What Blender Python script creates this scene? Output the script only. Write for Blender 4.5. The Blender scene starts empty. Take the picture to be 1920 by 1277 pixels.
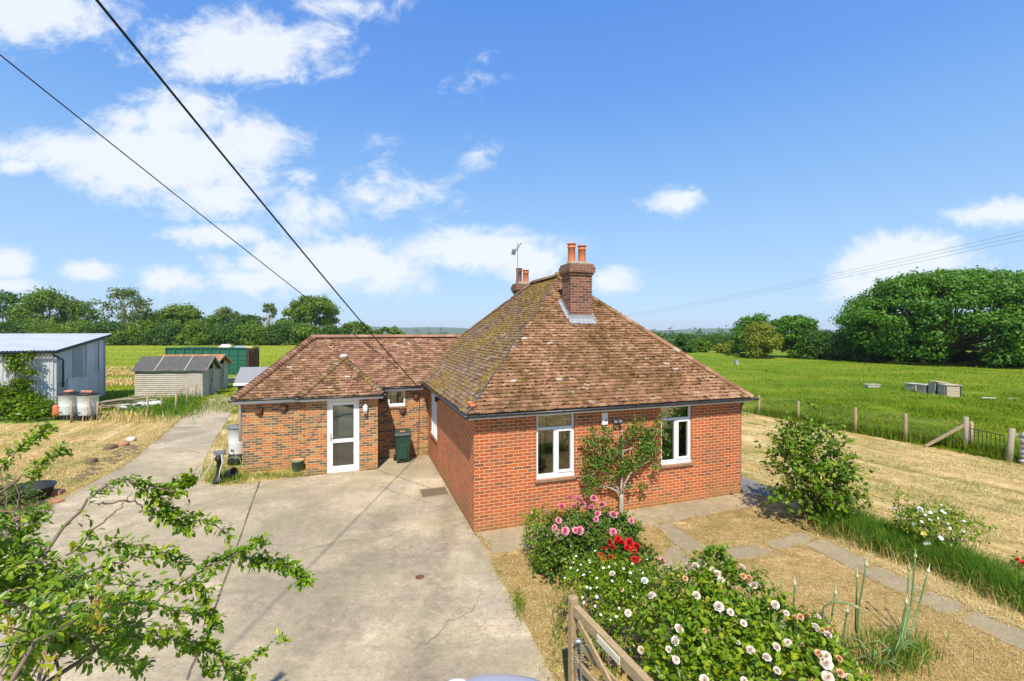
import bpy, bmesh, math, random
import numpy as np
from mathutils import Vector, Matrix
R = math.radians
PI = math.pi
S = bpy.context.scene
COL = S.collection
random.seed(7)
RNG = np.random.default_rng(11)

# ------------------------------------------------------------------ camera
F, HZ, HC = 853.0, 620.0, 4.4          # focal length (px of 1920), horizon row, eye height
cam_d = bpy.data.cameras.new("camera"); cam = bpy.data.objects.new("camera", cam_d); COL.objects.link(cam)
cam.location = (0, 0, HC); cam.rotation_euler = (R(90), 0, 0)
cam_d.sensor_width = 36; cam_d.lens = 36 * F / 1920
cam_d.shift_y = (HZ - 638.5) / 1920
cam_d.clip_start = 0.05; cam_d.clip_end = 20000
S.camera = cam

def G(px, py, z=0.0):                  # ground point seen at a photo pixel
    d = (HC - z) * F / (py - HZ)
    return Vector(((px - 960) / F * d, d, z))
def W(px, py, d):                      # point at depth d
    return Vector(((px - 960) / F * d, d, HC - (py - HZ) / F * d))

# house frame: u along the front wall, v away from the viewer
HA = Vector((-.82, 9.88, 0)); HR = R(19)
HM = Matrix.Translation(HA) @ Matrix.Rotation(HR, 4, 'Z')
def HW(u, v, z=0.0): return HM @ Vector((u, v, z))

# ------------------------------------------------------------------ materials
MATS = {}
class NT:
    def __init__(s, name):
        s.m = bpy.data.materials.new(name); s.m.use_nodes = True
        s.t = s.m.node_tree; s.t.nodes.clear()
        s.out = s.n('ShaderNodeOutputMaterial')
    def n(s, typ, **kw):
        x = s.t.nodes.new(typ)
        for k, v in kw.items(): setattr(x, k, v)
        return x
    def l(s, a, b): s.t.links.new(a, b)
    def val(s, sock, v):
        if isinstance(v, bpy.types.NodeSocket): s.l(v, sock)
        elif isinstance(v, (tuple, list)) and len(v) == 3 and sock.type == 'RGBA': sock.default_value = (*v, 1)
        else: sock.default_value = v
    def coord(s, which='Object'): return s.n('ShaderNodeTexCoord').outputs[which]
    def mapping(s, vec, scale=(1, 1, 1), rot=(0, 0, 0), loc=(0, 0, 0)):
        m = s.n('ShaderNodeMapping'); s.l(vec, m.inputs['Vector'])
        m.inputs['Scale'].default_value = scale; m.inputs['Rotation'].default_value = rot; m.inputs['Location'].default_value = loc
        return m.outputs[0]
    def noise(s, vec, scale, detail=4, rough=.55, dist=0.0):
        x = s.n('ShaderNodeTexNoise'); s.l(vec, x.inputs['Vector'])
        x.inputs['Scale'].default_value = scale; x.inputs['Detail'].default_value = detail
        x.inputs['Roughness'].default_value = rough; x.inputs['Distortion'].default_value = dist
        return x.outputs['Fac']
    def ramp(s, fac, stops, interp='LINEAR'):
        r = s.n('ShaderNodeValToRGB'); s.l(fac, r.inputs[0]); cr = r.color_ramp; cr.interpolation = interp
        while len(cr.elements) > len(stops): cr.elements.remove(cr.elements[-1])
        while len(cr.elements) < len(stops): cr.elements.new(.5)
        for e, (p, c) in zip(cr.elements, stops):
            e.position = p
            e.color = (c, c, c, 1) if isinstance(c, (int, float)) else (*c, 1)
        return r.outputs[0]
    def mix(s, fac, a, b, mode='MIX'):
        x = s.n('ShaderNodeMix', data_type='RGBA', blend_type=mode)
        s.val(x.inputs[0], fac); s.val(x.inputs[6], a); s.val(x.inputs[7], b)
        return x.outputs[2]
    def math(s, op, a, b=0.0, c=0.0, clamp=False):
        x = s.n('ShaderNodeMath', operation=op, use_clamp=clamp)
        s.val(x.inputs[0], a); s.val(x.inputs[1], b); s.val(x.inputs[2], c)
        return x.outputs[0]
    def attr(s, name='rnd'): return s.n('ShaderNodeAttribute', attribute_name=name).outputs['Fac']
    def bump(s, h, strength=.3, dist=.02):
        b = s.n('ShaderNodeBump'); b.inputs['Strength'].default_value = strength; b.inputs['Distance'].default_value = dist
        s.l(h, b.inputs['Height']); return b.outputs[0]
    def principled(s, col, rough=.7, metal=0.0, spec=.4, normal=None, coat=0.0):
        p = s.n('ShaderNodeBsdfPrincipled')
        s.val(p.inputs['Base Color'], col); s.val(p.inputs['Roughness'], rough); s.val(p.inputs['Metallic'], metal)
        p.inputs['Specular IOR Level'].default_value = spec
        if coat: p.inputs['Coat Weight'].default_value = coat; p.inputs['Coat Roughness'].default_value = .06
        if normal: s.l(normal, p.inputs['Normal'])
        return p.outputs[0]
    def done(s, sh): s.l(sh, s.out.inputs['Surface']); return s.m

def m_simple(name, col, rough=.6, metal=0.0, var=.25, scale=6, bump=.1, spec=.4, grain=(1, 1, 1), coat=0.0):
    t = NT(name); o = t.mapping(t.coord(), grain)
    a = t.noise(o, scale, 5, .6); b = t.noise(o, scale * 7, 3)
    lo = tuple(c * (1 - var) for c in col); hi = tuple(min(1, c * (1 + var)) for c in col)
    c = t.ramp(a, [(.25, lo), (.75, hi)])
    c = t.mix(.35, c, t.ramp(b, [(.3, lo), (.7, hi)]))
    MATS[name] = t.done(t.principled(c, rough, metal, spec, t.bump(b, bump, .01) if bump else None, coat)); return MATS[name]

def m_brick(name, stops, mortar, dirt=.25, green=.0):
    t = NT(name); uv = t.coord('UV')
    b = t.n('ShaderNodeTexBrick'); t.l(uv, b.inputs['Vector'])
    b.offset = .5; b.offset_frequency = 2; b.squash = 1
    b.inputs['Color1'].default_value = (0, 0, 0, 1); b.inputs['Color2'].default_value = (1, 1, 1, 1); b.inputs['Mortar'].default_value = (0, 0, 0, 1)
    b.inputs['Scale'].default_value = 1; b.inputs['Mortar Size'].default_value = .0062; b.inputs['Mortar Smooth'].default_value = .15
    b.inputs['Bias'].default_value = 0; b.inputs['Brick Width'].default_value = .225; b.inputs['Row Height'].default_value = .075
    c = t.ramp(b.outputs['Color'], stops, 'LINEAR')
    o = t.coord()
    n1 = t.noise(o, 1.3, 4, .6); n2 = t.noise(o, 45, 4, .65); n3 = t.noise(o, 9, 3)
    c = t.mix(t.ramp(n2, [(.35, 0), (.75, .45)]), c, tuple(x * .55 for x in stops[0][1]))
    c = t.mix(b.outputs['Fac'], c, t.mix(t.ramp(n3, [(.3, 0), (.75, .6)]), mortar, tuple(x * .62 for x in mortar)))
    c = t.mix(t.math('MULTIPLY', t.ramp(n1, [(.42, 0), (.72, 1)]), dirt), c, (.17, .12, .075))
    if green:
        z = t.n('ShaderNodeSeparateXYZ'); t.l(o, z.inputs[0])
        g = t.ramp(t.math('ADD', z.outputs[2], t.math('MULTIPLY', t.noise(o, 2.2, 4), .9)), [(.35, 1), (.95, 0)])
        c = t.mix(t.math('MULTIPLY', g, green), c, (.27, .2, .07))
    h = t.math('SUBTRACT', t.math('MULTIPLY', n2, .35), b.outputs['Fac'])
    MATS[name] = t.done(t.principled(c, .85, 0, .2, t.bump(h, .55, .008))); return MATS[name]

def m_tile(name, stops, moss, moss_lo, moss_hi):
    t = NT(name); o = t.coord()
    c = t.ramp(t.attr(), stops)
    n2 = t.noise(o, 38, 4, .7); n1 = t.noise(o, .9, 5, .62); n4 = t.noise(o, 7, 5, .7)
    c = t.mix(t.ramp(n2, [(.4, 0), (.72, .6)]), c, (.09, .055, .04))
    c = t.mix(t.ramp(t.noise(o, 22, 3, .6), [(.71, 0), (.76, .45)]), c, (.46, .42, .36))
    m = t.math('MULTIPLY', t.ramp(n1, [(moss_lo, 0), (moss_hi, 1)]), t.ramp(n4, [(.35, .1), (.62, 1)]))
    c = t.mix(m, c, t.mix(t.noise(o, 5), moss, tuple(x * .45 for x in moss)))
    MATS[name] = t.done(t.principled(c, .9, 0, .15, t.bump(n2, .5, .012))); return MATS[name]

def m_leaf(name, stops, trans=.3, rough=.5, gloss=.35):
    t = NT(name)
    c = t.ramp(t.attr(), stops)
    p = t.principled(c, rough, 0, gloss)
    tr = t.n('ShaderNodeBsdfTranslucent'); t.l(t.mix(.5, c, (.2, .32, .02), 'MIX'), tr.inputs[0])
    mx = t.n('ShaderNodeMixShader'); mx.inputs[0].default_value = trans
    t.l(p, mx.inputs[1]); t.l(tr.outputs[0], mx.inputs[2])
    MATS[name] = t.done(mx.outputs[0]); return MATS[name]

def m_glass(name, tint=(.82, .88, .86)):
    t = NT(name)
    fr = t.n('ShaderNodeFresnel'); fr.inputs[0].default_value = 1.52
    tr = t.n('ShaderNodeBsdfTransparent'); tr.inputs[0].default_value = (*tint, 1)
    gl = t.n('ShaderNodeBsdfGlossy'); gl.inputs['Roughness'].default_value = .015
    mx = t.n('ShaderNodeMixShader'); t.l(t.math('MULTIPLY_ADD', fr.outputs[0], 1.6, .10), mx.inputs[0]); t.l(tr.outputs[0], mx.inputs[1]); t.l(gl.outputs[0], mx.inputs[2])
    MATS[name] = t.done(mx.outputs[0]); return MATS[name]

m_brick('brick_front', [(0, (.26, .085, .04)), (.16, (.48, .105, .030)), (.55, (.63, .138, .036)), (.85, (.52, .12, .042)), (1, (.32, .13, .06))], (.80, .60, .34), .28, .5)
m_brick('brick_wing', [(0, (.12, .10, .075)), (.34, (.19, .13, .08)), (.44, (.50, .18, .065)), (.7, (.62, .195, .055)), (.82, (.54, .31, .11)), (1, (.30, .155, .08))], (.74, .55, .31), .15, .5)
m_brick('brick_chimney', [(0, (.10, .045, .03)), (.5, (.23, .085, .05)), (1, (.36, .13, .08))], (.42, .36, .28), .45, 0)
m_tile('tile_front', [(0, (.16, .088, .042)), (.22, (.29, .15, .082)), (.75, (.39, .203, .112)), (.985, (.46, .29, .16)), (1, (.56, .48, .40))], (.11, .065, .015), .46, .68)
m_tile('tile_moss', [(0, (.12, .075, .045)), (.4, (.21, .14, .085)), (.9, (.30, .20, .125)), (1, (.36, .28, .2))], (.36, .215, .010), .46, .70)
m_tile('tile_wing', [(0, (.14, .08, .042)), (.25, (.26, .135, .082)), (.7, (.37, .195, .118)), (.975, (.44, .27, .165)), (1, (.58, .50, .42))], (.13, .08, .03), .50, .8)
m_leaf('moss_dark', [(0, (.035, .022, .007)), (.6, (.09, .055, .014)), (1, (.17, .115, .02))], 0, .95, .05)
m_leaf('moss_gold', [(0, (.11, .065, .012)), (.6, (.27, .17, .015)), (1, (.46, .30, .02))], 0, .95, .05)
m_simple('white_paint', (.80, .80, .78), .35, 0, .04, 4, 0, .5)
m_simple('gutter_black', (.035, .037, .042), .35, 0, .35, 3, .05, .6)
m_simple('terracotta', (.55, .17, .065), .75, 0, .2, 5, .1)
m_simple('terracotta_sooty', (.22, .09, .05), .8, 0, .6, 4, .1)
m_simple('clay_pale', (.52, .30, .14), .8, 0, .25, 7, .1)
m_simple('lead', (.29, .30, .31), .55, 0, .25, 8, .2)
m_simple('mortar_cap', (.30, .27, .2), .95, 0, .45, 7, .5)
m_simple('sill_tile', (.30, .17, .10), .8, 0, .25, 9, .2)
m_simple('plaster', (.78, .72, .56), .9, 0, .06, 1.5, 0)
m_simple('floor_wood', (.46, .33, .18), .6, 0, .3, 4, 0)
m_simple('dark_fitting', (.05, .045, .04), .6, 0, .3, 4, 0)
m_glass('glass'); m_glass('glass_frosted', (.6, .62, .58))
m_simple('metal_handle', (.6, .6, .58), .3, .9, .1, 5, 0)
m_simple('bin_green', (.018, .055, .038), .45, 0, .25, 5, .06)
m_simple('bin_lid', (.035, .06, .055), .5, 0, .2, 5, .06)
m_simple('black_plastic', (.02, .02, .022), .5, 0, .4, 5, .08)
m_simple('grey_plastic', (.16, .17, .18), .5, 0, .2, 5, .08)
m_simple('white_plastic', (.72, .74, .73), .5, 0, .12, 5, .1)
m_simple('rust', (.16, .075, .04), .9, 0, .55, 12, .5)
m_simple('pot_glaze', (.07, .16, .12), .35, 0, .35, 6, .08, .6)
m_simple('soil', (.16, .12, .07), .95, 0, .4, 14, .8)
m_simple('timber_grey', (.36, .31, .22), .9, 0, .3, 3, .4, .15, (1, 1, 9))
m_simple('timber_post', (.36, .28, .17), .9, 0, .35, 5, .5, .15, (5, 5, .6))
m_simple('timber_weathered', (.47, .43, .34), .9, 0, .25, 5, .4, .15, (.5, 5, 6))
m_simple('timber_old', (.47, .40, .28), .9, 0, .45, 5, .5, .15, (.6, 5, 7))
m_simple('timber_gate', (.40, .29, .15), .9, 0, .4, 6, .6, .15, (4, 4, 4))
m_simple('felt', (.105, .103, .095), .95, 0, .35, 5, .4, .1)
m_simple('felt_grey', (.27, .27, .27), .9, 0, .12, 4, .2, .1)
m_simple('skip_green', (.02, .115, .07), .55, 0, .3, 3, .15)
m_simple('skip_rail', (.20, .22, .2), .7, 0, .4, 3, .2)
m_simple('stone_pale', (.55, .50, .44), .9, 0, .2, 6, .5)
m_simple('brick_loose', (.42, .20, .12), .9, 0, .35, 7, .5)
m_simple('blue_plastic', (.20, .34, .62), .6, 0, .25, 5, .2)
m_simple('straw_col', (.55, .42, .16), .9, 0, .3, 9, .4)
m_simple('bark', (.17, .135, .10), .95, 0, .4, 8, .7, .1, (3, 3, 1))
m_simple('bark_light', (.40, .36, .29), .9, 0, .3, 9, .5, .1, (3, 3, 1))
m_simple('twig', (.22, .16, .11), .8, 0, .35, 14, .2, .2)
m_simple('stem_green', (.16, .24, .06), .7, 0, .3, 8, 0)
m_simple('cable_black', (.012, .012, .013), .6, 0, .2, 8, 0)
m_simple('cable_grey', (.25, .26, .28), .6, 0, .2, 8, 0)
m_simple('wire', (.22, .23, .22), .6, .4, .2, 8, 0)
m_simple('iron', (.05, .05, .045), .7, .2, .5, 8, .2)
m_simple('chain_steel', (.42, .42, .41), .45, .7, .3, 8, .1)
m_simple('sign_cream', (.66, .62, .44), .6, 0, .12, 9, .05)
m_simple('sign_paint', (.42, .29, .20), .7, 0, .2, 12, 0)
m_simple('car_paint', (.40, .45, .53), .35, .15, .05, 2, 0, .5, (1, 1, 1), .4)
m_simple('car_glass', (.02, .025, .03), .06, 0, .1, 2, 0, .6)
m_simple('tyre', (.02, .02, .02), .85, 0, .2, 6, .2)
m_simple('lamp_glass', (.7, .7, .66), .15, 0, .05, 5, 0, .6)

def m_galv(name, base, rust):
    t = NT(name); o = t.coord(); n = t.noise(o, .8, 5, .6); n2 = t.noise(t.mapping(o, (9, 9, .5)), 1.2, 4)
    c = t.ramp(n, [(.3, tuple(x * .82 for x in base)), (.7, base)])
    c = t.mix(t.ramp(n2, [(.45, 0), (.8, .5)]), c, tuple(x * .7 for x in base))
    c = t.mix(t.ramp(t.noise(o, 2.6, 6, .7), [(.66, 0), (.8, rust)]), c, (.24, .13, .07))
    MATS[name] = t.done(t.principled(c, .55, .15, .4))
m_galv('galv_light', (.60, .62, .62), .25); m_galv('galv_blue', (.54, .555, .565), .15); m_galv('galv_pale', (.66, .67, .68), .15); m_galv('galv_dull', (.36, .40, .42), .15); m_galv('galv_roof', (.62, .65, .70), .1)

def m_shiplap(name):
    t = NT(name); o = t.coord(); z = t.n('ShaderNodeSeparateXYZ'); t.l(o, z.inputs[0])
    n = t.noise(t.mapping(o, (1.2, 1.2, 14)), 2, 5, .65); n2 = t.noise(o, 1.1, 4)
    c = t.ramp(n, [(.25, (.24, .21, .16)), (.45, (.43, .39, .31)), (.75, (.57, .54, .45))])
    c = t.mix(t.ramp(n2, [(.45, 0), (.75, .5)]), c, (.33, .26, .14))
    MATS[name] = t.done(t.principled(c, .9, 0, .15))
m_shiplap('shiplap')

def m_concrete(name, base, dark, stain=1.0, greenish=.0, bands=()):
    t = NT(name); o = t.coord()
    n1 = t.noise(o, .35, 6, .62, .4); n2 = t.noise(o, 2.4, 6, .7, .3); n3 = t.noise(o, 22, 5, .7); n4 = t.noise(o, 95, 3, .6)
    st = t.noise(t.mapping(o, (.25, 2.2, 1), (0, 0, R(25))), 1.0, 6, .65, .8)
    c = t.ramp(n2, [(.28, tuple(x * .66 for x in base)), (.5, base), (.72, tuple(min(1, x * 1.22) for x in base))])
    c = t.mix(t.math('MULTIPLY', t.math('MULTIPLY', t.ramp(n1, [(.44, 0), (.58, 1)]), t.ramp(n2, [(.32, .35), (.6, 1)])), .62 * stain), c, dark)
    c = t.mix(t.math('MULTIPLY', t.ramp(st, [(.5, 0), (.72, 1)]), .45 * stain), c, tuple(x * .95 for x in (.30, .24, .155)))
    c = t.mix(t.math('MULTIPLY', t.ramp(n3, [(.48, 0), (.64, 1)]), .5), c, tuple(x * .8 for x in dark))
    n5 = t.noise(o, .16, 4, .55, .6); n6 = t.noise(o, 48, 3, .7); n7 = t.noise(o, 6.5, 6, .72, .5)
    c = t.mix(t.ramp(n5, [(.38, .45 * stain), (.5, 0)]), c, tuple(x * .66 for x in base))
    c = t.mix(t.ramp(n5, [(.52, 0), (.64, .45)]), c, (.68, .60, .46))
    c = t.mix(t.math('MULTIPLY', t.ramp(n7, [(.5, 0), (.66, .6)]), t.ramp(n1, [(.38, .25), (.6, 1)])), c, tuple(x * .9 for x in dark))
    c = t.mix(t.ramp(n7, [(.30, .4), (.42, 0)]), c, (.70, .64, .52))
    c = t.mix(t.ramp(n6, [(.54, 0), (.66, .5)]), c, (.16, .13, .10))
    c = t.mix(t.ramp(n4, [(.55, 0), (.75, .35)]), c, (.14, .12, .10))
    c = t.mix(t.ramp(n4, [(.28, .35), (.42, 0)]), c, (.72, .67, .57))
    for (ax, ay, bx, by, wd_, am) in bands:
        nx, ny = -(by - ay), (bx - ax); q_ = math.hypot(nx, ny); d_ = t.n('ShaderNodeVectorMath', operation='DOT_PRODUCT'); t.l(o, d_.inputs[0]); d_.inputs[1].default_value = (nx / q_, ny / q_, 0)
        off = t.math('ABSOLUTE', t.math('SUBTRACT', t.math('ADD', d_.outputs['Value'], t.math('MULTIPLY', t.noise(o, .6, 3), .5)), (ax * nx + ay * ny) / q_ + .25))
        c = t.mix(t.math('MULTIPLY', t.ramp(t.math('DIVIDE', off, wd_), [(.25, am), (1, 0)]), t.ramp(n7, [(.35, .3), (.6, 1)])), c, tuple(x * .8 for x in dark))
    if greenish: c = t.mix(t.math('MULTIPLY', t.ramp(t.noise(o, .8, 5, .6), [(.4, 0), (.7, 1)]), greenish), c, (.27, .25, .13))
    MATS[name] = t.done(t.principled(c, .88, 0, .25, t.bump(t.math('ADD', n3, t.math('MULTIPLY', n4, .5)), .35, .01)))
m_concrete('concrete', (.585, .47, .295), (.23, .185, .13), 1.4, .5, ((-1.6, 12.4, -1.1, 5.0, .38, .55), (-3.1, 12.0, -2.8, 5.0, .4, .4), (-4.2, 7.5, -1.2, 9.5, .5, .3)))
m_concrete('path_slab', (.44, .335, .195), (.22, .175, .115), 1, .4)
m_concrete('path_dark', (.20, .19, .18), (.12, .115, .11), .8, .1)
m_simple('joint', (.13, .105, .075), .95, 0, .4, 6, .3)

def m_hay(name, hay, pale, green, gl, gh, ang, sx=(.55, 2.6, 1)):
    t = NT(name); o = t.coord()
    st = t.noise(t.mapping(t.mapping(o, (1, 1, 1), (0, 0, R(ang))), sx), 1.6, 8, .7, .5)
    n1 = t.noise(o, .45, 5, .6); n2 = t.noise(o, 3.2, 6, .7); n3 = t.noise(o, 30, 5, .75)
    c = t.ramp(st, [(.30, tuple(x * .5 for x in hay)), (.48, hay), (.66, pale)])
    c = t.mix(t.ramp(n2, [(.45, 0), (.68, .65)]), c, tuple(x * .5 for x in hay))
    gm = t.math('MULTIPLY', t.ramp(n1, [(gl, 0), (gh, 1)]), t.ramp(n2, [(.3, .35), (.6, 1)]))
    c = t.mix(gm, c, t.mix(n3, green, tuple(x * .5 for x in green)))
    c = t.mix(t.ramp(n3, [(.45, 0), (.7, .55)]), c, tuple(x * .42 for x in hay))
    c = t.mix(t.ramp(n3, [(.3, .4), (.45, 0)]), c, pale)
    MATS[name] = t.done(t.principled(c, .95, 0, .1, t.bump(t.math('ADD', t.math('MULTIPLY', n3, .4), n2), .9, .08)))
m_hay('hay', (.60, .41, .145), (.95, .75, .42), (.27, .28, .04), .46, .64, 66, (.22, 1.9, 1))
m_hay('hay_dry', (.52, .35, .14), (.76, .57, .29), (.24, .20, .05), .45, .64, 20, (1.6, 2.2, 1))

def m_meadow(name, far=False):
    t = NT(name); o = t.coord()
    n1 = t.noise(t.mapping(o, (.35, 1.3, 1)), .09 if far else .16, 5, .62); n2 = t.noise(o, .9, 6, .7); n3 = t.noise(t.mapping(o, (.4, 1, 1)), 5, 5, .75)
    c = t.ramp(n1, [(.3, (.17, .25, .018)), (.5, (.27, .32, .022)), (.7, (.42, .38, .06))] if far else [(.3, (.085, .165, .010)), (.5, (.165, .235, .014)), (.7, (.30, .31, .035))])
    c = t.mix(t.ramp(n2, [(.45, 0), (.75, .6)]), c, (.08, .19, .008))
    c = t.mix(t.ramp(n3, [(.5, 0), (.75, .5)]), c, (.34, .40, .03))
    c = t.mix(t.ramp(n3, [(.28, .5), (.45, 0)]), c, (.035, .09, .01))
    MATS[name] = t.done(t.principled(c, .95, 0, .08, t.bump(n3, 1, .15)))
m_meadow('meadow'); m_meadow('meadow_far', True)

def m_farland(name):
    t = NT(name); o = t.coord()
    v = t.n('ShaderNodeTexVoronoi'); t.l(t.mapping(o, (1, .35, 1), (0, 0, R(20))), v.inputs['Vector']); v.inputs['Scale'].default_value = .006
    sx = t.n('ShaderNodeSeparateColor'); t.l(v.outputs['Color'], sx.inputs[0])
    c = t.ramp(sx.outputs[0], [(0, (.05, .12, .02)), (.3, (.12, .22, .03)), (.55, (.24, .30, .07)), (.8, (.34, .34, .14)), (1, (.10, .18, .03))], 'CONSTANT')
    e = t.n('ShaderNodeTexVoronoi', feature='DISTANCE_TO_EDGE'); t.l(t.mapping(o, (1, .35, 1), (0, 0, R(20))), e.inputs['Vector']); e.inputs['Scale'].default_value = .006
    c = t.mix(t.ramp(e.outputs[0], [(.02, 1), (.05, 0)]), c, (.02, .05, .015))
    c = t.mix(t.ramp(t.noise(o, .01, 5, .6), [(.5, 0), (.6, .8)]), c, (.03, .07, .02))
    MATS[name] = t.done(t.principled(c, .95, 0, .05))
m_farland('farland')
m_leaf('hill_wood', [(0, (.05, .10, .03)), (1, (.05, .10, .03))], 0, .95, .05)

LG = lambda a, b, c: [(0, a), (.55, b), (1, c)]
m_leaf('leaf_oak', LG((.035, .12, .006), (.09, .235, .010), (.21, .38, .02)), .35, .5)
m_leaf('leaf_wood', LG((.06, .145, .006), (.135, .23, .008), (.26, .34, .015)), .35, .55)
m_leaf('leaf_wood_dark', LG((.030, .09, .008), (.06, .145, .012), (.12, .22, .02)), .35, .55)
m_leaf('leaf_sparse', LG((.08, .14, .02), (.15, .21, .04), (.25, .29, .07)), .35, .55)
m_leaf('leaf_willow', LG((.13, .18, .010), (.22, .26, .015), (.34, .34, .03)), .35, .55)
m_leaf('leaf_plum', [(0, (.06, .145, .004)), (.35, (.155, .285, .006)), (.75, (.31, .42, .010)), (.95, (.46, .49, .02)), (1, (.46, .22, .05))], .4, .38, .5)
m_leaf('leaf_rose', LG((.03, .08, .005), (.08, .16, .008), (.20, .27, .015)), .3, .45, .4)
m_leaf('leaf_rose_light', LG((.06, .15, .004), (.19, .31, .006), (.43, .47, .015)), .4, .42, .4)
m_leaf('leaf_shrub', LG((.05, .12, .004), (.125, .23, .006), (.29, .38, .015)), .38, .45, .3)
m_leaf('leaf_pear', [(0, (.03, .095, .008)), (.6, (.085, .20, .015)), (.93, (.20, .28, .03)), (1, (.40, .17, .04))], .25, .45, .4)
m_leaf('grass_green', LG((.05, .14, .008), (.11, .24, .012), (.27, .33, .03)), .3, .6, .2)
m_leaf('grass_meadow', LG((.08, .165, .008), (.19, .275, .012), (.38, .38, .05)), .3, .8, .05)
m_leaf('grass_straw', LG((.36, .23, .065), (.68, .50, .19), (.93, .76, .42)), .15, .8, .1)
m_leaf('petal_pink', LG((.78, .12, .24), (.90, .28, .40), (.94, .52, .60)), .2, .6, .2)
m_leaf('petal_red', LG((.42, .003, .012), (.62, .008, .02), (.78, .03, .05)), .15, .55, .2)
m_leaf('petal_white', LG((.78, .80, .74), (.86, .87, .84), (.92, .92, .90)), .2, .6, .2)
m_leaf('petal_cream', LG((.86, .54, .40), (.91, .75, .63), (.95, .88, .80)), .2, .6, .2)
m_leaf('petal_apricot', LG((.80, .30, .12), (.86, .45, .22), (.9, .6, .4)), .2, .6, .2)
m_leaf('petal_yellow', LG((.80, .58, .05), (.86, .68, .14), (.9, .8, .4)), .2, .6, .2)
m_leaf('onion_head', LG((.30, .36, .12), (.45, .5, .25), (.65, .68, .48)), .1, .6, .2)
m_leaf('onion_stem', LG((.09, .19, .06), (.15, .26, .08), (.24, .32, .12)), .1, .5, .4)

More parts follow.
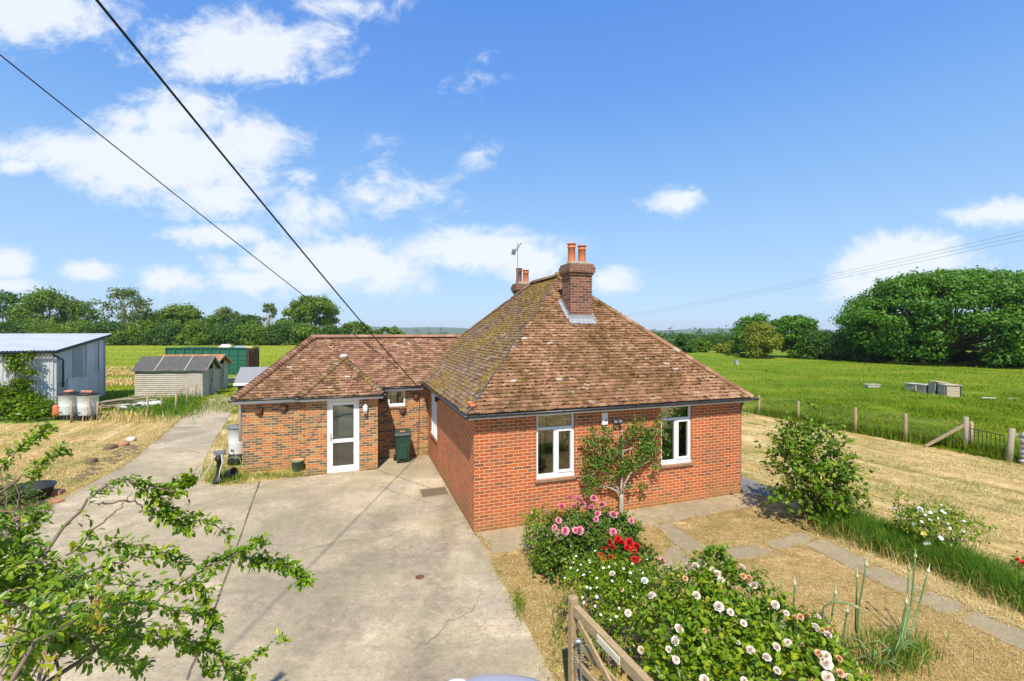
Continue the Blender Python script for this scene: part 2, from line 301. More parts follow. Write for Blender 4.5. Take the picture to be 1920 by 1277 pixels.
# ------------------------------------------------------------------ mesh helpers
class MB:
    def __init__(s): s.v = []; s.f = []; s.m = []; s.sm = []; s.rn = []
    def add(s, verts, faces, mat=0, smooth=False, rnd=None):
        b = len(s.v); s.v.extend([tuple(x) for x in verts])
        r = random.random() if rnd is None else rnd
        for f in faces: s.f.append(tuple(b + i for i in f)); s.m.append(mat); s.sm.append(smooth); s.rn.append(r)
    def box(s, x0, x1, y0, y1, z0, z1, mat=0, fn=None, rnd=None):
        P = [(x, y, z) for z in (z0, z1) for y in (y0, y1) for x in (x0, x1)]
        if fn: P = [fn(*p) for p in P]
        s.add(P, [(0, 2, 3, 1), (4, 5, 7, 6), (0, 1, 5, 4), (2, 6, 7, 3), (0, 4, 6, 2), (1, 3, 7, 5)], mat, False, rnd)
    def bar(s, a, b, w, h, mat=0, up=(0, 0, 1)):
        a = Vector(a); b = Vector(b); d = (b - a).normalized(); u = Vector(up)
        sd = d.cross(u)
        if sd.length < 1e-4: sd = d.cross(Vector((1, 0, 0)))
        sd.normalize(); u = sd.cross(d).normalized()
        P = [p + sd * (i * w / 2) + u * (j * h / 2) for p in (a, b) for j in (-1, 1) for i in (-1, 1)]
        s.add(P, [(0, 1, 3, 2), (4, 6, 7, 5), (0, 4, 5, 1), (2, 3, 7, 6), (0, 2, 6, 4), (1, 5, 7, 3)], mat)
    def tube(s, pts, rad, n=8, mat=0, cap=True, smooth=True):
        pts = [Vector(p) for p in pts]; rad = rad if isinstance(rad, (list, tuple)) else [rad] * len(pts)
        V = []; Fc = []
        prev = None
        for i, p in enumerate(pts):
            d = (pts[min(i + 1, len(pts) - 1)] - pts[max(i - 1, 0)])
            if d.length < 1e-9: d = Vector((0, 0, 1))
            d.normalize()
            a = prev - d * prev.dot(d) if prev is not None else d.orthogonal()
            if a.length < 1e-6: a = d.orthogonal()
            a.normalize(); prev = a; b = d.cross(a)
            for k in range(n):
                t = 2 * PI * k / n
                V.append(p + (a * math.cos(t) + b * math.sin(t)) * rad[i])
        for i in range(len(pts) - 1):
            for k in range(n):
                Fc.append((i * n + k, i * n + (k + 1) % n, (i + 1) * n + (k + 1) % n, (i + 1) * n + k))
        if cap: Fc.append(tuple(range(n))[::-1]); Fc.append(tuple((len(pts) - 1) * n + k for k in range(n)))
        s.add(V, Fc, mat, smooth)
    def lathe(s, prof, n=24, mat=0, c=(0, 0, 0), smooth=True):
        V = []; Fc = []
        for (r, z) in prof:
            for k in range(n):
                t = 2 * PI * k / n; V.append((c[0] + r * math.cos(t), c[1] + r * math.sin(t), c[2] + z))
        for i in range(len(prof) - 1):
            for k in range(n): Fc.append((i * n + k, i * n + (k + 1) % n, (i + 1) * n + (k + 1) % n, (i + 1) * n + k))
        if prof[0][0] > 1e-4: Fc.append(tuple(range(n))[::-1])
        if prof[-1][0] > 1e-4: Fc.append(tuple((len(prof) - 1) * n + k for k in range(n)))
        s.add(V, Fc, mat, smooth)
    def blob(s, c, rx, ry, rz, mat=0, jit=.25, n=6, m=4, seed=None):
        rr = random.Random(seed) if seed is not None else random
        V = [(c[0], c[1], c[2] - rz)]
        for i in range(1, m):
            ph = -PI / 2 + PI * i / m
            for k in range(n):
                t = 2 * PI * k / n; q = 1 + rr.uniform(-jit, jit)
                V.append((c[0] + rx * math.cos(ph) * math.cos(t) * q, c[1] + ry * math.cos(ph) * math.sin(t) * q, c[2] + rz * math.sin(ph) * q))
        V.append((c[0], c[1], c[2] + rz)); Fc = []
        for k in range(n): Fc.append((0, 1 + (k + 1) % n, 1 + k)); Fc.append((len(V) - 1, 1 + (m - 2) * n + k, 1 + (m - 2) * n + (k + 1) % n))
        for i in range(m - 2):
            for k in range(n): a = 1 + i * n; Fc.append((a + k, a + (k + 1) % n, a + n + (k + 1) % n, a + n + k))
        s.add(V, Fc, mat, True)
    def build(s, name, mats, parent=None, bevel=0, uv=True, loc=None, recalc=True):
        me = bpy.data.meshes.new(name); me.from_pydata(s.v, [], s.f)
        for m in ([mats] if isinstance(mats, str) else mats): me.materials.append(MATS[m])
        me.polygons.foreach_set('material_index', s.m); me.polygons.foreach_set('use_smooth', s.sm)
        at = me.attributes.new('rnd', 'FLOAT', 'FACE'); at.data.foreach_set('value', s.rn)
        if recalc:
            bm = bmesh.new(); bm.from_mesh(me); bmesh.ops.recalc_face_normals(bm, faces=bm.faces); bm.to_mesh(me); bm.free()
        if uv:
            ul = me.uv_layers.new(name='uv').data; co = [v.co for v in me.vertices]
            for p in me.polygons:
                n = p.normal
                if abs(n.z) > .7:
                    for li in p.loop_indices: c = co[me.loops[li].vertex_index]; ul[li].uv = (c.x, c.y)
                else:
                    q = math.hypot(n.x, n.y); tx, ty = -n.y / q, n.x / q
                    for li in p.loop_indices: c = co[me.loops[li].vertex_index]; ul[li].uv = (c.x * tx + c.y * ty, c.z)
        o = bpy.data.objects.new(name, me); COL.objects.link(o)
        if parent is not None: o.parent = parent
        if loc is not None: o.location = loc
        if bevel:
            b = o.modifiers.new('bevel', 'BEVEL'); b.width = bevel; b.segments = 2; b.limit_method = 'ANGLE'
        return o

def np_obj(name, V, Fa, mats, parent=None, rnd=None, midx=None, smooth=False):
    """mesh from arrays: Fa (M,k) faces"""
    V = np.asarray(V, dtype=np.float32); Fa = np.asarray(Fa, dtype=np.int32); M, k = Fa.shape
    me = bpy.data.meshes.new(name)
    me.vertices.add(len(V)); me.vertices.foreach_set('co', V.ravel())
    me.loops.add(M * k); me.loops.foreach_set('vertex_index', Fa.ravel())
    me.polygons.add(M); me.polygons.foreach_set('loop_start', np.arange(0, M * k, k, dtype=np.int32))
    for m in ([mats] if isinstance(mats, str) else mats): me.materials.append(MATS[m])
    if midx is not None: me.polygons.foreach_set('material_index', np.asarray(midx, dtype=np.int32))
    if smooth: me.polygons.foreach_set('use_smooth', np.ones(M, dtype=bool))
    me.update(calc_edges=True)
    if rnd is not None:
        at = me.attributes.new('rnd', 'FLOAT', 'FACE'); at.data.foreach_set('value', np.asarray(rnd, dtype=np.float32))
    o = bpy.data.objects.new(name, me); COL.objects.link(o)
    if parent is not None: o.parent = parent
    return o

def tag(o, label=None, cat=None, group=None, kind=None):
    if label: o['label'] = label
    if cat: o['category'] = cat
    if group: o['group'] = group
    if kind: o['kind'] = kind
    return o
def empty(name, loc=(0, 0, 0), rz=0.0, label=None, cat=None, group=None):
    o = bpy.data.objects.new(name, None); COL.objects.link(o); o.location = loc; o.rotation_euler = (0, 0, rz)
    o.empty_display_size = .2
    return tag(o, label, cat, group)

def nrm(a): return a / np.maximum(np.linalg.norm(a, axis=-1, keepdims=True), 1e-9)
def rdir(n, rng=RNG): return nrm(rng.normal(size=(n, 3)))

def leaf_arrays(P, D, N, L, Wd, detail=1, curl=.15):
    """P base, D direction, N normal, L length, Wd width. detail 0: one quad; 1: folded 4 tris; 2: curved 8 tris"""
    P = np.asarray(P); D = nrm(np.asarray(D)); n = len(P)
    Sd = nrm(np.cross(D, N)); Nn = np.cross(Sd, D)
    L = np.broadcast_to(L, (n,))[:, None]; Wd = np.broadcast_to(Wd, (n,))[:, None]
    if detail == 0:
        V = np.stack([P, P + D * L * .5 + Sd * Wd * .5, P + D * L - Nn * L * curl, P + D * L * .5 - Sd * Wd * .5], 1)
        T = np.array([[0, 1, 2, 3]])
    elif detail == 1:
        m = P + D * L * .45 - Nn * Wd * .16
        V = np.stack([P, P + D * L * .42 + Sd * Wd * .5, P + D * L - Nn * L * curl, P + D * L * .42 - Sd * Wd * .5, m], 1)
        T = np.array([[0, 1, 4], [1, 2, 4], [2, 3, 4], [3, 0, 4]])
    else:
        rows = [P]
        for (t, w) in ((.22, .72), (.5, 1.0), (.78, .66)):
            c = P + D * L * t - Nn * L * curl * t * t
            rows += [c + Sd * Wd * .5 * w + Nn * Wd * .12 * w, c - Nn * Wd * .05, c - Sd * Wd * .5 * w + Nn * Wd * .12 * w]
        rows.append(P + D * L - Nn * L * curl)
        V = np.stack(rows, 1)
        T = np.array([[0, 2, 1], [0, 3, 2], [1, 2, 5], [1, 5, 4], [2, 3, 6], [2, 6, 5], [4, 5, 8], [4, 8, 7], [5, 6, 9], [5, 9, 8], [7, 8, 10], [8, 9, 10]])
    k = V.shape[1]
    Fa = (T[None] + (np.arange(n) * k)[:, None, None]).reshape(-1, T.shape[1])
    return V.reshape(-1, 3), Fa, len(T)

def leaves_obj(name, P, D, N, L, Wd, mat, parent=None, detail=1, curl=.15, rnd=None, rng=RNG):
    V, Fa, k = leaf_arrays(P, D, N, L, Wd, detail, curl)
    r = rng.random(len(P)) if rnd is None else rnd
    return np_obj(name, V, Fa, mat, parent, np.repeat(r, k), None, detail == 2)

def blades_obj(name, P, H, Wd, lean, mat, parent=None, kind=None, rng=RNG, rnd=None, lift=1.0):
    """grass blades: bent, 3 tris each"""
    P = np.asarray(P); n = len(P); a = rng.random(n) * 2 * PI
    H = np.broadcast_to(H, (n,)); Wd = np.broadcast_to(Wd, (n,)); lean = np.broadcast_to(lean, (n,))
    s = np.stack([np.cos(a), np.sin(a), np.zeros(n)], 1); b = a + PI / 2 + rng.normal(0, .5, n)
    q = np.stack([np.cos(b), np.sin(b), np.zeros(n)], 1); up = np.array([0, 0, 1.0])
    m = P + q * (H * lean * .35)[:, None] + up * (H * .6 * lift)[:, None]
    t = P + q * (H * lean)[:, None] + up * (H * lift * np.sqrt(np.maximum(.05, 1 - (lean * .8) ** 2)))[:, None]
    w = s * (Wd * .5)[:, None]
    V = np.stack([P - w, P + w, m + w * .8, m - w * .8, t], 1).reshape(-1, 3)
    T = np.array([[0, 1, 2], [0, 2, 3], [3, 2, 4]])
    Fa = (T[None] + (np.arange(n) * 5)[:, None, None]).reshape(-1, 3)
    r = rng.random(n) if rnd is None else rnd
    return np_obj(name, V, Fa, mat, parent, np.repeat(r, 3))

def poly_sheet(name, pts, z, mat, kind='structure', thick=0.0, sub=None):
    mb = MB(); P = [(p[0], p[1], z) for p in pts]; n = len(P)
    if thick:
        Q = [(p[0], p[1], z - thick) for p in pts]
        mb.add(P + Q, [tuple(range(n))] + [(i, (i + 1) % n, n + (i + 1) % n, n + i) for i in range(n)])
    else: mb.add(P, [tuple(range(n))])
    o = mb.build(name, mat, recalc=True, uv=False)
    if o.data.polygons[0].normal.z < 0: o.data.flip_normals()
    if kind: tag(o, kind=kind)
    return o

def in_poly(P, poly):
    x, y = P[:, 0], P[:, 1]; c = np.zeros(len(P), bool); n = len(poly)
    for i in range(n):
        x0, y0 = poly[i][0], poly[i][1]; x1, y1 = poly[(i + 1) % n][0], poly[(i + 1) % n][1]
        if y0 == y1: continue
        k = ((y0 > y) != (y1 > y)) & (x < (x1 - x0) * (y - y0) / (y1 - y0) + x0); c ^= k
    return c
def scatter_px(n, x0, x1, y0, y1, poly=None, rng=RNG, excl=()):
    """points on the ground with even density as seen, inside the ground polygon"""
    px = rng.uniform(x0, x1, n); py = rng.uniform(y0, y1, n); d = HC * F / (py - HZ)
    P = np.stack([(px - 960) / F * d, d, np.zeros(n)], 1)
    k = np.ones(n, bool)
    if poly is not None: k &= in_poly(P, poly)
    for e in excl: k &= ~in_poly(P, e)
    return P[k]

# ------------------------------------------------------------------ world and sun
SUN_EL, SUN_DIR = R(53), Vector((.03, 1, 0)).normalized()
w = bpy.data.worlds.new("World"); S.world = w; w.use_nodes = True
wt = w.node_tree; wt.nodes.clear()
def wn(typ, **kw):
    x = wt.nodes.new(typ)
    for k, v in kw.items(): setattr(x, k, v)
    return x
def wm(op, a, b=0.0, clamp=False):
    x = wn('ShaderNodeMath', operation=op, use_clamp=clamp)
    for s_, v in ((x.inputs[0], a), (x.inputs[1], b)):
        if isinstance(v, bpy.types.NodeSocket): wt.links.new(v, s_)
        else: s_.default_value = v
    return x.outputs[0]
sky = wn('ShaderNodeTexSky', sky_type='NISHITA'); sky.sun_disc = False
sky.sun_elevation = SUN_EL; sky.sun_rotation = R(180 + 2); sky.altitude = 50; sky.air_density = 1.0; sky.dust_density = .6; sky.ozone_density = 2.2
hs = wn('ShaderNodeMix', data_type='RGBA', blend_type='MULTIPLY'); hs.inputs[0].default_value = 1; wt.links.new(sky.outputs[0], hs.inputs[6]); hs.inputs[7].default_value = (.84, 1.05, 1.24, 1)
tc = wn('ShaderNodeTexCoord'); sp = wn('ShaderNodeSeparateXYZ'); wt.links.new(tc.outputs['Generated'], sp.inputs[0])
yy = wm('MAXIMUM', sp.outputs[1], .02)
cu, cv = wm('DIVIDE', sp.outputs[0], yy), wm('DIVIDE', sp.outputs[2], yy)
cmb = wn('ShaderNodeCombineXYZ'); wt.links.new(cu, cmb.inputs[0]); wt.links.new(cv, cmb.inputs[1])
def wnoise(scale, detail, rough, dist=0.0, sc=(1, 1, 1)):
    mp = wn('ShaderNodeMapping'); mp.inputs['Scale'].default_value = sc; wt.links.new(cmb.outputs[0], mp.inputs[0])
    x = wn('ShaderNodeTexNoise'); wt.links.new(mp.outputs[0], x.inputs['Vector']); x.inputs['Scale'].default_value = scale
    x.inputs['Detail'].default_value = detail; x.inputs['Roughness'].default_value = rough; x.inputs['Distortion'].default_value = dist; return x.outputs['Fac']
# clouds by the direction they stand in: centre, half-width, half-height (photo px), weight
CLOUDS = [(455, 90, 190, 75, 1.0), (600, 85, 70, 60, .6), (330, 60, 50, 30, .55), (330, 215, 150, 55, .9), (300, 300, 250, 85, 1.15), (120, 285, 130, 50, .95), (40, 312, 70, 20, .75),
          (470, 270, 110, 70, .85), (380, 370, 120, 55, .75), (60, 20, 170, 75, .85), (170, 45, 60, 50, .5), (395, 442, 110, 28, .95), (565, 400, 110, 62, .62), (690, 370, 85, 55, .5), (565, 330, 35, 25, .5),
          (620, 500, 230, 62, 1.05), (480, 525, 110, 28, .85), (900, 470, 190, 48, 1.05), (1000, 490, 90, 50, .9), (1148, 528, 60, 32, .9), (18, 492, 60, 36, .95), (168, 508, 60, 22, .9), (322, 526, 68, 30, .9),
          (20, 535, 80, 18, .7), (1266, 374, 66, 32, .95), (893, 287, 46, 30, .3), (805, 362, 60, 38, .3), (1868, 400, 95, 32, .9), (1700, 490, 150, 55, 1.1), (1640, 535, 120, 35, .8), (715, 335, 34, 34, .42), (640, 10, 110, 35, .55), (710, 270, 40, 24, .22), (910, 155, 40, 22, .1)]
acc = None
for (px, py, a, b, wt_) in CLOUDS:
    du = wm('MULTIPLY', wm('SUBTRACT', cu, (px - 960) / F), F / (a * 1.12)); dv = wm('MULTIPLY', wm('SUBTRACT', cv, (HZ - py) / F), F / (b * 1.12))
    r2 = wm('ADD', wm('MULTIPLY', du, du), wm('MULTIPLY', dv, dv))
    g = wm('MULTIPLY', wm('SUBTRACT', 1.0, wm('SQRT', r2)), wt_)
    acc = g if acc is None else wm('MAXIMUM', acc, g)
acc = wm('MAXIMUM', acc, -.35)
n_big = wnoise(7.5, 10, .68, .5, (1, 1.5, 1)); n_fine = wnoise(24, 8, .66, .3, (1, 1.4, 1))
den = wm('ADD', wm('MULTIPLY', wm('ADD', acc, .03), 1.45), wm('ADD', wm('MULTIPLY', wm('SUBTRACT', n_big, .5), 2.5), wm('MULTIPLY', wm('SUBTRACT', n_fine, .5), .8)))
rp = wn('ShaderNodeMapRange', interpolation_type='SMOOTHSTEP'); wt.links.new(den, rp.inputs[0]); rp.inputs[1].default_value = .0; rp.inputs[2].default_value = .95
ahead = wn('ShaderNodeMapRange'); wt.links.new(sp.outputs[1], ahead.inputs[0]); ahead.inputs[1].default_value = .05; ahead.inputs[2].default_value = .25
cm = wm('MULTIPLY', wm('MULTIPLY', rp.outputs[0], ahead.outputs[0]), .9)
# thin milky air towards the horizon
ele = wn('ShaderNodeMapRange', interpolation_type='SMOOTHSTEP'); wt.links.new(sp.outputs[2], ele.inputs[0]); ele.inputs[1].default_value = -.02; ele.inputs[2].default_value = .42; ele.inputs[3].default_value = .62; ele.inputs[4].default_value = 0
sr = wn('ShaderNodeValToRGB'); wt.links.new(sp.outputs[2], sr.inputs[0]); cr_ = sr.color_ramp
while len(cr_.elements) < 6: cr_.elements.new(.5)
for e_, (p_, c_) in zip(cr_.elements, ((0, (2.55, 3.45, 4.6)), (.05, (2.45, 3.4, 4.6)), (.19, (1.85, 3.05, 4.7)), (.34, (1.15, 2.4, 4.6)), (.46, (.76, 1.90, 4.5)), (.62, (.52, 1.5, 4.15)))): e_.position = p_; e_.color = (c_[0] / 5, c_[1] / 5, c_[2] / 5, 1)
sv = wn('ShaderNodeVectorMath', operation='SCALE'); wt.links.new(sr.outputs[0], sv.inputs[0]); sv.inputs[3].default_value = 5
mx0 = wn('ShaderNodeMix', data_type='RGBA'); mx0.inputs[0].default_value = .85; wt.links.new(hs.outputs[2], mx0.inputs[6]); wt.links.new(sv.outputs[0], mx0.inputs[7])
mx1 = wn('ShaderNodeMix', data_type='RGBA'); wt.links.new(cm, mx1.inputs[0]); wt.links.new(mx0.outputs[2], mx1.inputs[6]); mx1.inputs[7].default_value = (4.75, 5.0, 5.25, 1)
bg = wn('ShaderNodeBackground'); bg.inputs[1].default_value = .115; wt.links.new(mx1.outputs[2], bg.inputs[0])
wo = wn('ShaderNodeOutputWorld'); wt.links.new(bg.outputs[0], wo.inputs[0])

sd = bpy.data.lights.new("sun", 'SUN'); so = bpy.data.objects.new("sun", sd); COL.objects.link(so)
sd.energy = 3.65; sd.angle = R(.6); sd.color = (1.0, .92, .80)
ldir = Vector((SUN_DIR.x * math.cos(SUN_EL), SUN_DIR.y * math.cos(SUN_EL), -math.sin(SUN_EL)))
so.rotation_euler = ldir.to_track_quat('-Z', 'Y').to_euler(); so.location = (-5, -20, 30)
S.view_settings.view_transform = 'Standard'; S.view_settings.look = 'None'; S.view_settings.exposure = 0.78; S.view_settings.gamma = 1

# ------------------------------------------------------------------ ground sheets
def gz_far(x, y):
    d = math.hypot(x, y); return 0.0 if d < 220 else -.0095 * (d - 220)
mb = MB(); rings = [0, 12, 30, 60, 100, 150, 220, 320, 480, 700, 1000, 1500, 2200, 3200, 4600, 6500]; NS = 72
V = [(0, 0, -.03)]; Fc = []
for r_ in rings[1:]:
    for k in range(NS):
        a = 2 * PI * k / NS; x, y = r_ * math.cos(a), r_ * math.sin(a); V.append((x, y, gz_far(x, y) - .03))
for k in range(NS): Fc.append((0, 1 + k, 1 + (k + 1) % NS))
for i in range(len(rings) - 2):
    for k in range(NS): a = 1 + i * NS; Fc.append((a + k, a + NS + k, a + NS + (k + 1) % NS, a + (k + 1) % NS))
mb.add(V, Fc, 0, True); g = mb.build('ground', 'farland', uv=False); tag(g, kind='structure')
def disc(name, pts, z, mat): return poly_sheet(name, pts, z, mat)
FENCE = [G(1330, 760), G(1423, 778), G(1497, 790), G(1604, 812), G(1698, 829), G(1812, 846), G(1892, 867), G(1960, 890)]
fdir = (FENCE[6] - FENCE[1]).normalized()
f_far, f_near = FENCE[1] - fdir * 22, FENCE[6] + fdir * 14
# meadow beyond the fence, field beyond the sheds
poly_sheet('meadow_field', [f_far, f_near, (70, 5), (120, 30), (130, 80), (95, 130), (40, 150), (2, 120), (0, 60)], -.008, 'meadow')
poly_sheet('hay_field', [(-75, 30), (-33, 22), (-18, 25), (-10, 22), (-4, 21), (-2, 60), (0, 170), (-90, 190), (-210, 170), (-190, 60)], -.008, 'meadow_far')
DRIVE = [G(400, 742), G(340, 785), G(280, 836), G(215, 884), G(150, 918), G(90, 950), G(0, 990), (-9, 6.5), (-9, -8), (3.2, -8), (1.5, 2.2), G(1040, 1277), G(975, 1150), G(925, 1060), G(905, 1014),
         HW(-.01, -.1), HW(-.01, 6.58), HW(-1.79, 6.58), HW(-1.79, 5.36), HW(-3.9, 5.36), G(487, 903), G(418, 912), G(377, 905), G(383, 865), G(400, 830), G(425, 790), G(441, 760), G(456, 741)]
poly_sheet('concrete_drive', DRIVE, .012, 'concrete', thick=.06)
LAWN_L = [G(345, 779), G(280, 836), G(215, 884), G(150, 918), G(90, 950), G(0, 990), (-9, 6.5), (-14, 6), (-34, 8), (-36, 20), (-24.5, 21.2), G(120, 792), G(200, 788)]
poly_sheet('mown_lawn', LAWN_L, .0, 'hay')
LAWN_R = [f_far, FENCE[1], FENCE[3], FENCE[5], FENCE[6], f_near, (30, 2), (20, -6), (1.6, -6), (1.5, 2.2), G(1040, 1277), G(975, 1150), G(925, 1060), G(905, 1014), HW(0, 0), HW(7.4, 0), HW(7.4, 9.6), HW(3, 12)]
poly_sheet('hay_lawn', LAWN_R, .0, 'hay')
VERGE = [G(487, 903), G(418, 912), G(377, 905), G(383, 865), G(400, 830), G(425, 790), G(441, 762), HW(-5.7, 10), HW(-5.7, 6.4), HW(-3.8, 6.4), HW(-3.9, 5.36)]
poly_sheet('grass_verge', VERGE, .004, 'hay')
FRONT = [G(905, 1014), HW(0, 0), HW(7.4, 0), G(1425, 947), (6.6, 8.0), G(1920, 1180), (9, 2), (1.5, 2.2), G(1040, 1277), G(975, 1150), G(925, 1060)]
poly_sheet('dry_lawn', [HW(0, -.3), HW(7.4, -.3), HW(8.3, -.6), G(1560, 990), G(1700, 1060), G(1920, 1165), (9, 3), (1.5, 2.2), G(1040, 1277), G(975, 1150), G(925, 1060), G(905, 1014)], .004, 'hay_dry')
PATHS = []
def path(pts, z=.020, mat='path_slab', name='garden_path'): PATHS.append(pts); return poly_sheet(name, pts, z, mat, thick=.03)
path([G(905, 1012), HW(.0, -.02), HW(3.6, -.02), HW(3.6, -.95), G(1177, 994), G(994, 1030), G(924, 1040)])
path([HW(3.63, -.02), HW(7.4, -.02), HW(7.7, -.25), G(1425, 948), G(1345, 964), HW(3.63, -.95)], .021)
path([G(1226, 985), G(1258, 980), G(1296, 1006), G(1330, 1030), G(1300, 1046), G(1262, 1018)], .019)
path([G(1262, 1022), G(1300, 1050), G(1322, 1036), G(1345, 1052), G(1290, 1085), G(1232, 1092), G(1232, 1052)], .0185)
path([G(1352, 1030), G(1410, 1022), G(1448, 1036), G(1440, 1046), G(1350, 1056), G(1328, 1048)], .022)
path([G(1432, 1018), G(1500, 1000), G(1532, 1010), G(1510, 1020), G(1470, 1030), G(1450, 1032)], .023)
path([G(1512, 1024), G(1540, 1008), G(1640, 1058), G(1606, 1072)], .020)
path([G(1610, 1074), G(1644, 1060), G(1740, 1104), G(1702, 1122)], .021)
path([G(1706, 1124), G(1742, 1106), G(1826, 1142), G(1786, 1160)], .0195)
path([G(1790, 1163), G(1828, 1146), G(1950, 1198), G(1950, 1236)], .0215)
path([HW(7.42, -.2), HW(8.55, -.75), HW(8.6, 5), HW(7.42, 5)], .024, 'path_dark', 'side_path')
# construction joints in the concrete
def joint(a, b, wd=.02):
    mb = MB(); a = Vector((a[0], a[1], 0)); b = Vector((b[0], b[1], 0)); s_ = (b - a).normalized().cross(Vector((0, 0, 1))) * wd / 2
    n = 14; L = []; Rr = []
    for i in range(n + 1):
        p = a.lerp(b, i / n) + s_ * random.uniform(-.5, .5); q = s_ * random.uniform(.6, 1.3); L.append((p + q)[:2] + (.0162,) if False else ((p + q).x, (p + q).y, .0162)); Rr.append(((p - q).x, (p - q).y, .0162))
    mb.add(L + Rr, [(i, i + 1, n + 2 + i, n + 1 + i) for i in range(n)]); o = mb.build('drive_joint', 'joint', uv=False); tag(o, kind='structure')
joint(G(487, 903), G(395, 1165), .03); joint(G(395, 1165), G(350, 1277), .03); joint(G(305, 803), G(428, 800), .05); joint(HW(-1.79, 5.3), HW(-.05, 2.4), .015)

def crack(pts, wd=.008):
    P = [Vector((*G(*p).xy, 0)) for p in pts]; rr = random.Random(int(pts[0][0])); Q = []
    for a, b in zip(P, P[1:]):
        for k in range(6): Q.append(a.lerp(b, k / 6) + Vector((rr.uniform(-.03, .03), rr.uniform(-.03, .03), 0)))
    Q.append(P[-1]); L = []; Rr = []
    for i, p in enumerate(Q):
        d = (Q[min(i + 1, len(Q) - 1)] - Q[max(i - 1, 0)]).normalized().cross(Vector((0, 0, 1))) * wd * rr.uniform(.3, 1); L.append((p.x + d.x, p.y + d.y, .0158)); Rr.append((p.x - d.x, p.y - d.y, .0158))
    n = len(Q); mb = MB(); mb.add(L + Rr, [(i, i + 1, n + i + 1, n + i) for i in range(n - 1)]); o = mb.build('drive_crack', 'joint', uv=False); tag(o, kind='structure')
crack([(690, 905), (745, 925), (790, 940), (835, 955)]); crack([(560, 1035), (640, 1015), (720, 1010), (760, 990)], .006); crack([(905, 1110), (880, 1150), (845, 1165), (800, 1210)], .006); crack([(330, 850), (352, 845), (380, 852)], .02)

# ------------------------------------------------------------------ bungalow
H = empty('brick_bungalow', HA, HR, 'red brick bungalow with hipped brown tile roof, side wing and flat-fronted porch', 'house')
def wall(mb, along, fixed, a0, a1, z0, z1, inward, ops=(), depth=.11, mat=0):
    """vertical wall sheet with openings and reveals; along 'u' or 'v'; inward +1/-1 is where the room lies"""
    def P(a, dp, z): return (a, fixed + inward * dp, z) if along == 'u' else (fixed + inward * dp, a, z)
    A = sorted({a0, a1, *[o[0] for o in ops], *[o[1] for o in ops]}); Z = sorted({z0, z1, *[o[2] for o in ops], *[o[3] for o in ops]})
    for i in range(len(A) - 1):
        for j in range(len(Z) - 1):
            ca, cz = (A[i] + A[i + 1]) / 2, (Z[j] + Z[j + 1]) / 2
            if any(o[0] < ca < o[1] and o[2] < cz < o[3] for o in ops): continue
            mb.box(A[i], A[i + 1], 0, depth * 1.9, Z[j], Z[j + 1], mat, P)
EZ, TP = 2.62, .9                       # main eave height, roof slope
wz = EZ - .04
W1 = (1.458, 2.428, 1.0, 2.50); W2 = (4.845, 5.785, 1.0, 2.50); WL = (4.75, 5.92, .95, 2.36)
WR = (1.7, 3.5, .95, 2.36); WN = (-1.37, -.81, 1.78, 2.33); DR = (-3.264, -2.326, .02, 2.26)
def solid_ok(): pass
mb = MB(); wall(mb, 'u', 0, 0, 7.4, -.3, wz, 1, [W1, W2]); mb.build('front_wall', 'brick_front', H)
mb = MB(); wall(mb, 'v', 0, .21, 9.39, -.3, wz, 1, [WL]); mb.build('flank_wall', 'brick_front', H)
mb = MB(); wall(mb, 'v', 7.4, .21, 9.39, -.3, wz, -1, [WR, (4.9, 8.2, .75, 2.36)]); mb.build('flank_wall', 'brick_front', H)
mb = MB(); wall(mb, 'u', 9.6, 0, 7.4, -.3, wz, -1, [(3.0, 6.6, .75, 2.36)]); mb.build('rear_wall', 'brick_front', H)
mb = MB(); wall(mb, 'u', 6.6, -1.77, -.003, -.3, 2.46, 1, [WN]); wall(mb, 'u', 6.4, -5.75, -3.86, -.3, 2.28, 1); wall(mb, 'v', -5.75, 6.61, 9.9, -.3, 2.28, 1); wall(mb, 'u', 9.95, -5.75, -.003, -.3, 2.4, -1)
mb.build('wing_wall', 'brick_wing', H)
mb = MB(); wall(mb, 'u', 5.42, -3.86, -1.77, -.3, 2.38, 1, [DR], .09); wall(mb, 'v', -1.77, 5.592, 6.797, -.3, 2.38, -1, depth=.09); wall(mb, 'v', -3.86, 5.592, 6.397, -.3, 2.38, 1, depth=.09)
mb.build('porch_wall', 'brick_wing', H)
# interior seen through the panes
mb = MB(); mb.box(.25, 7.15, .25, 9.35, .02, .1, 1); mb.box(.25, 7.15, .25, 9.35, 2.42, 2.5)
mb.box(3.55, 3.67, .25, 4.4, .1, 2.42); mb.box(.25, 1.2, 4.4, 4.52, .1, 2.42); mb.box(5.2, 7.15, 4.4, 4.52, .1, 2.42)
mb.box(2.2, 3.2, 3.9, 4.39, .1, 1.15, 2); mb.box(2.0, 3.4, 3.8, 4.39, 1.15, 1.22, 1); mb.box(6.6, 7.1, .3, 1.6, .1, .85); mb.box(6.58, 7.12, .28, 1.65, .852, .88, 1)
mb.box(-3.6, -2, 6.9, 7.0, .1, 2.3); mb.box(-3.7, -1.95, 5.62, 6.9, -.02, .03, 1); mb.box(-2.95, -2.40, 5.66, 5.68, .05, 2.1); mb.box(-5.6, -.1, 9.3, 9.4, .1, 2.2)  # thin curtain panel behind the door glass, added to catch sun and lighten it
mb.box(.5, 1.6, 2.6, 3.4, .1, .55, 1)
mb.build('interior', ['plaster', 'floor_wood', 'dark_fitting'], H, uv=False)

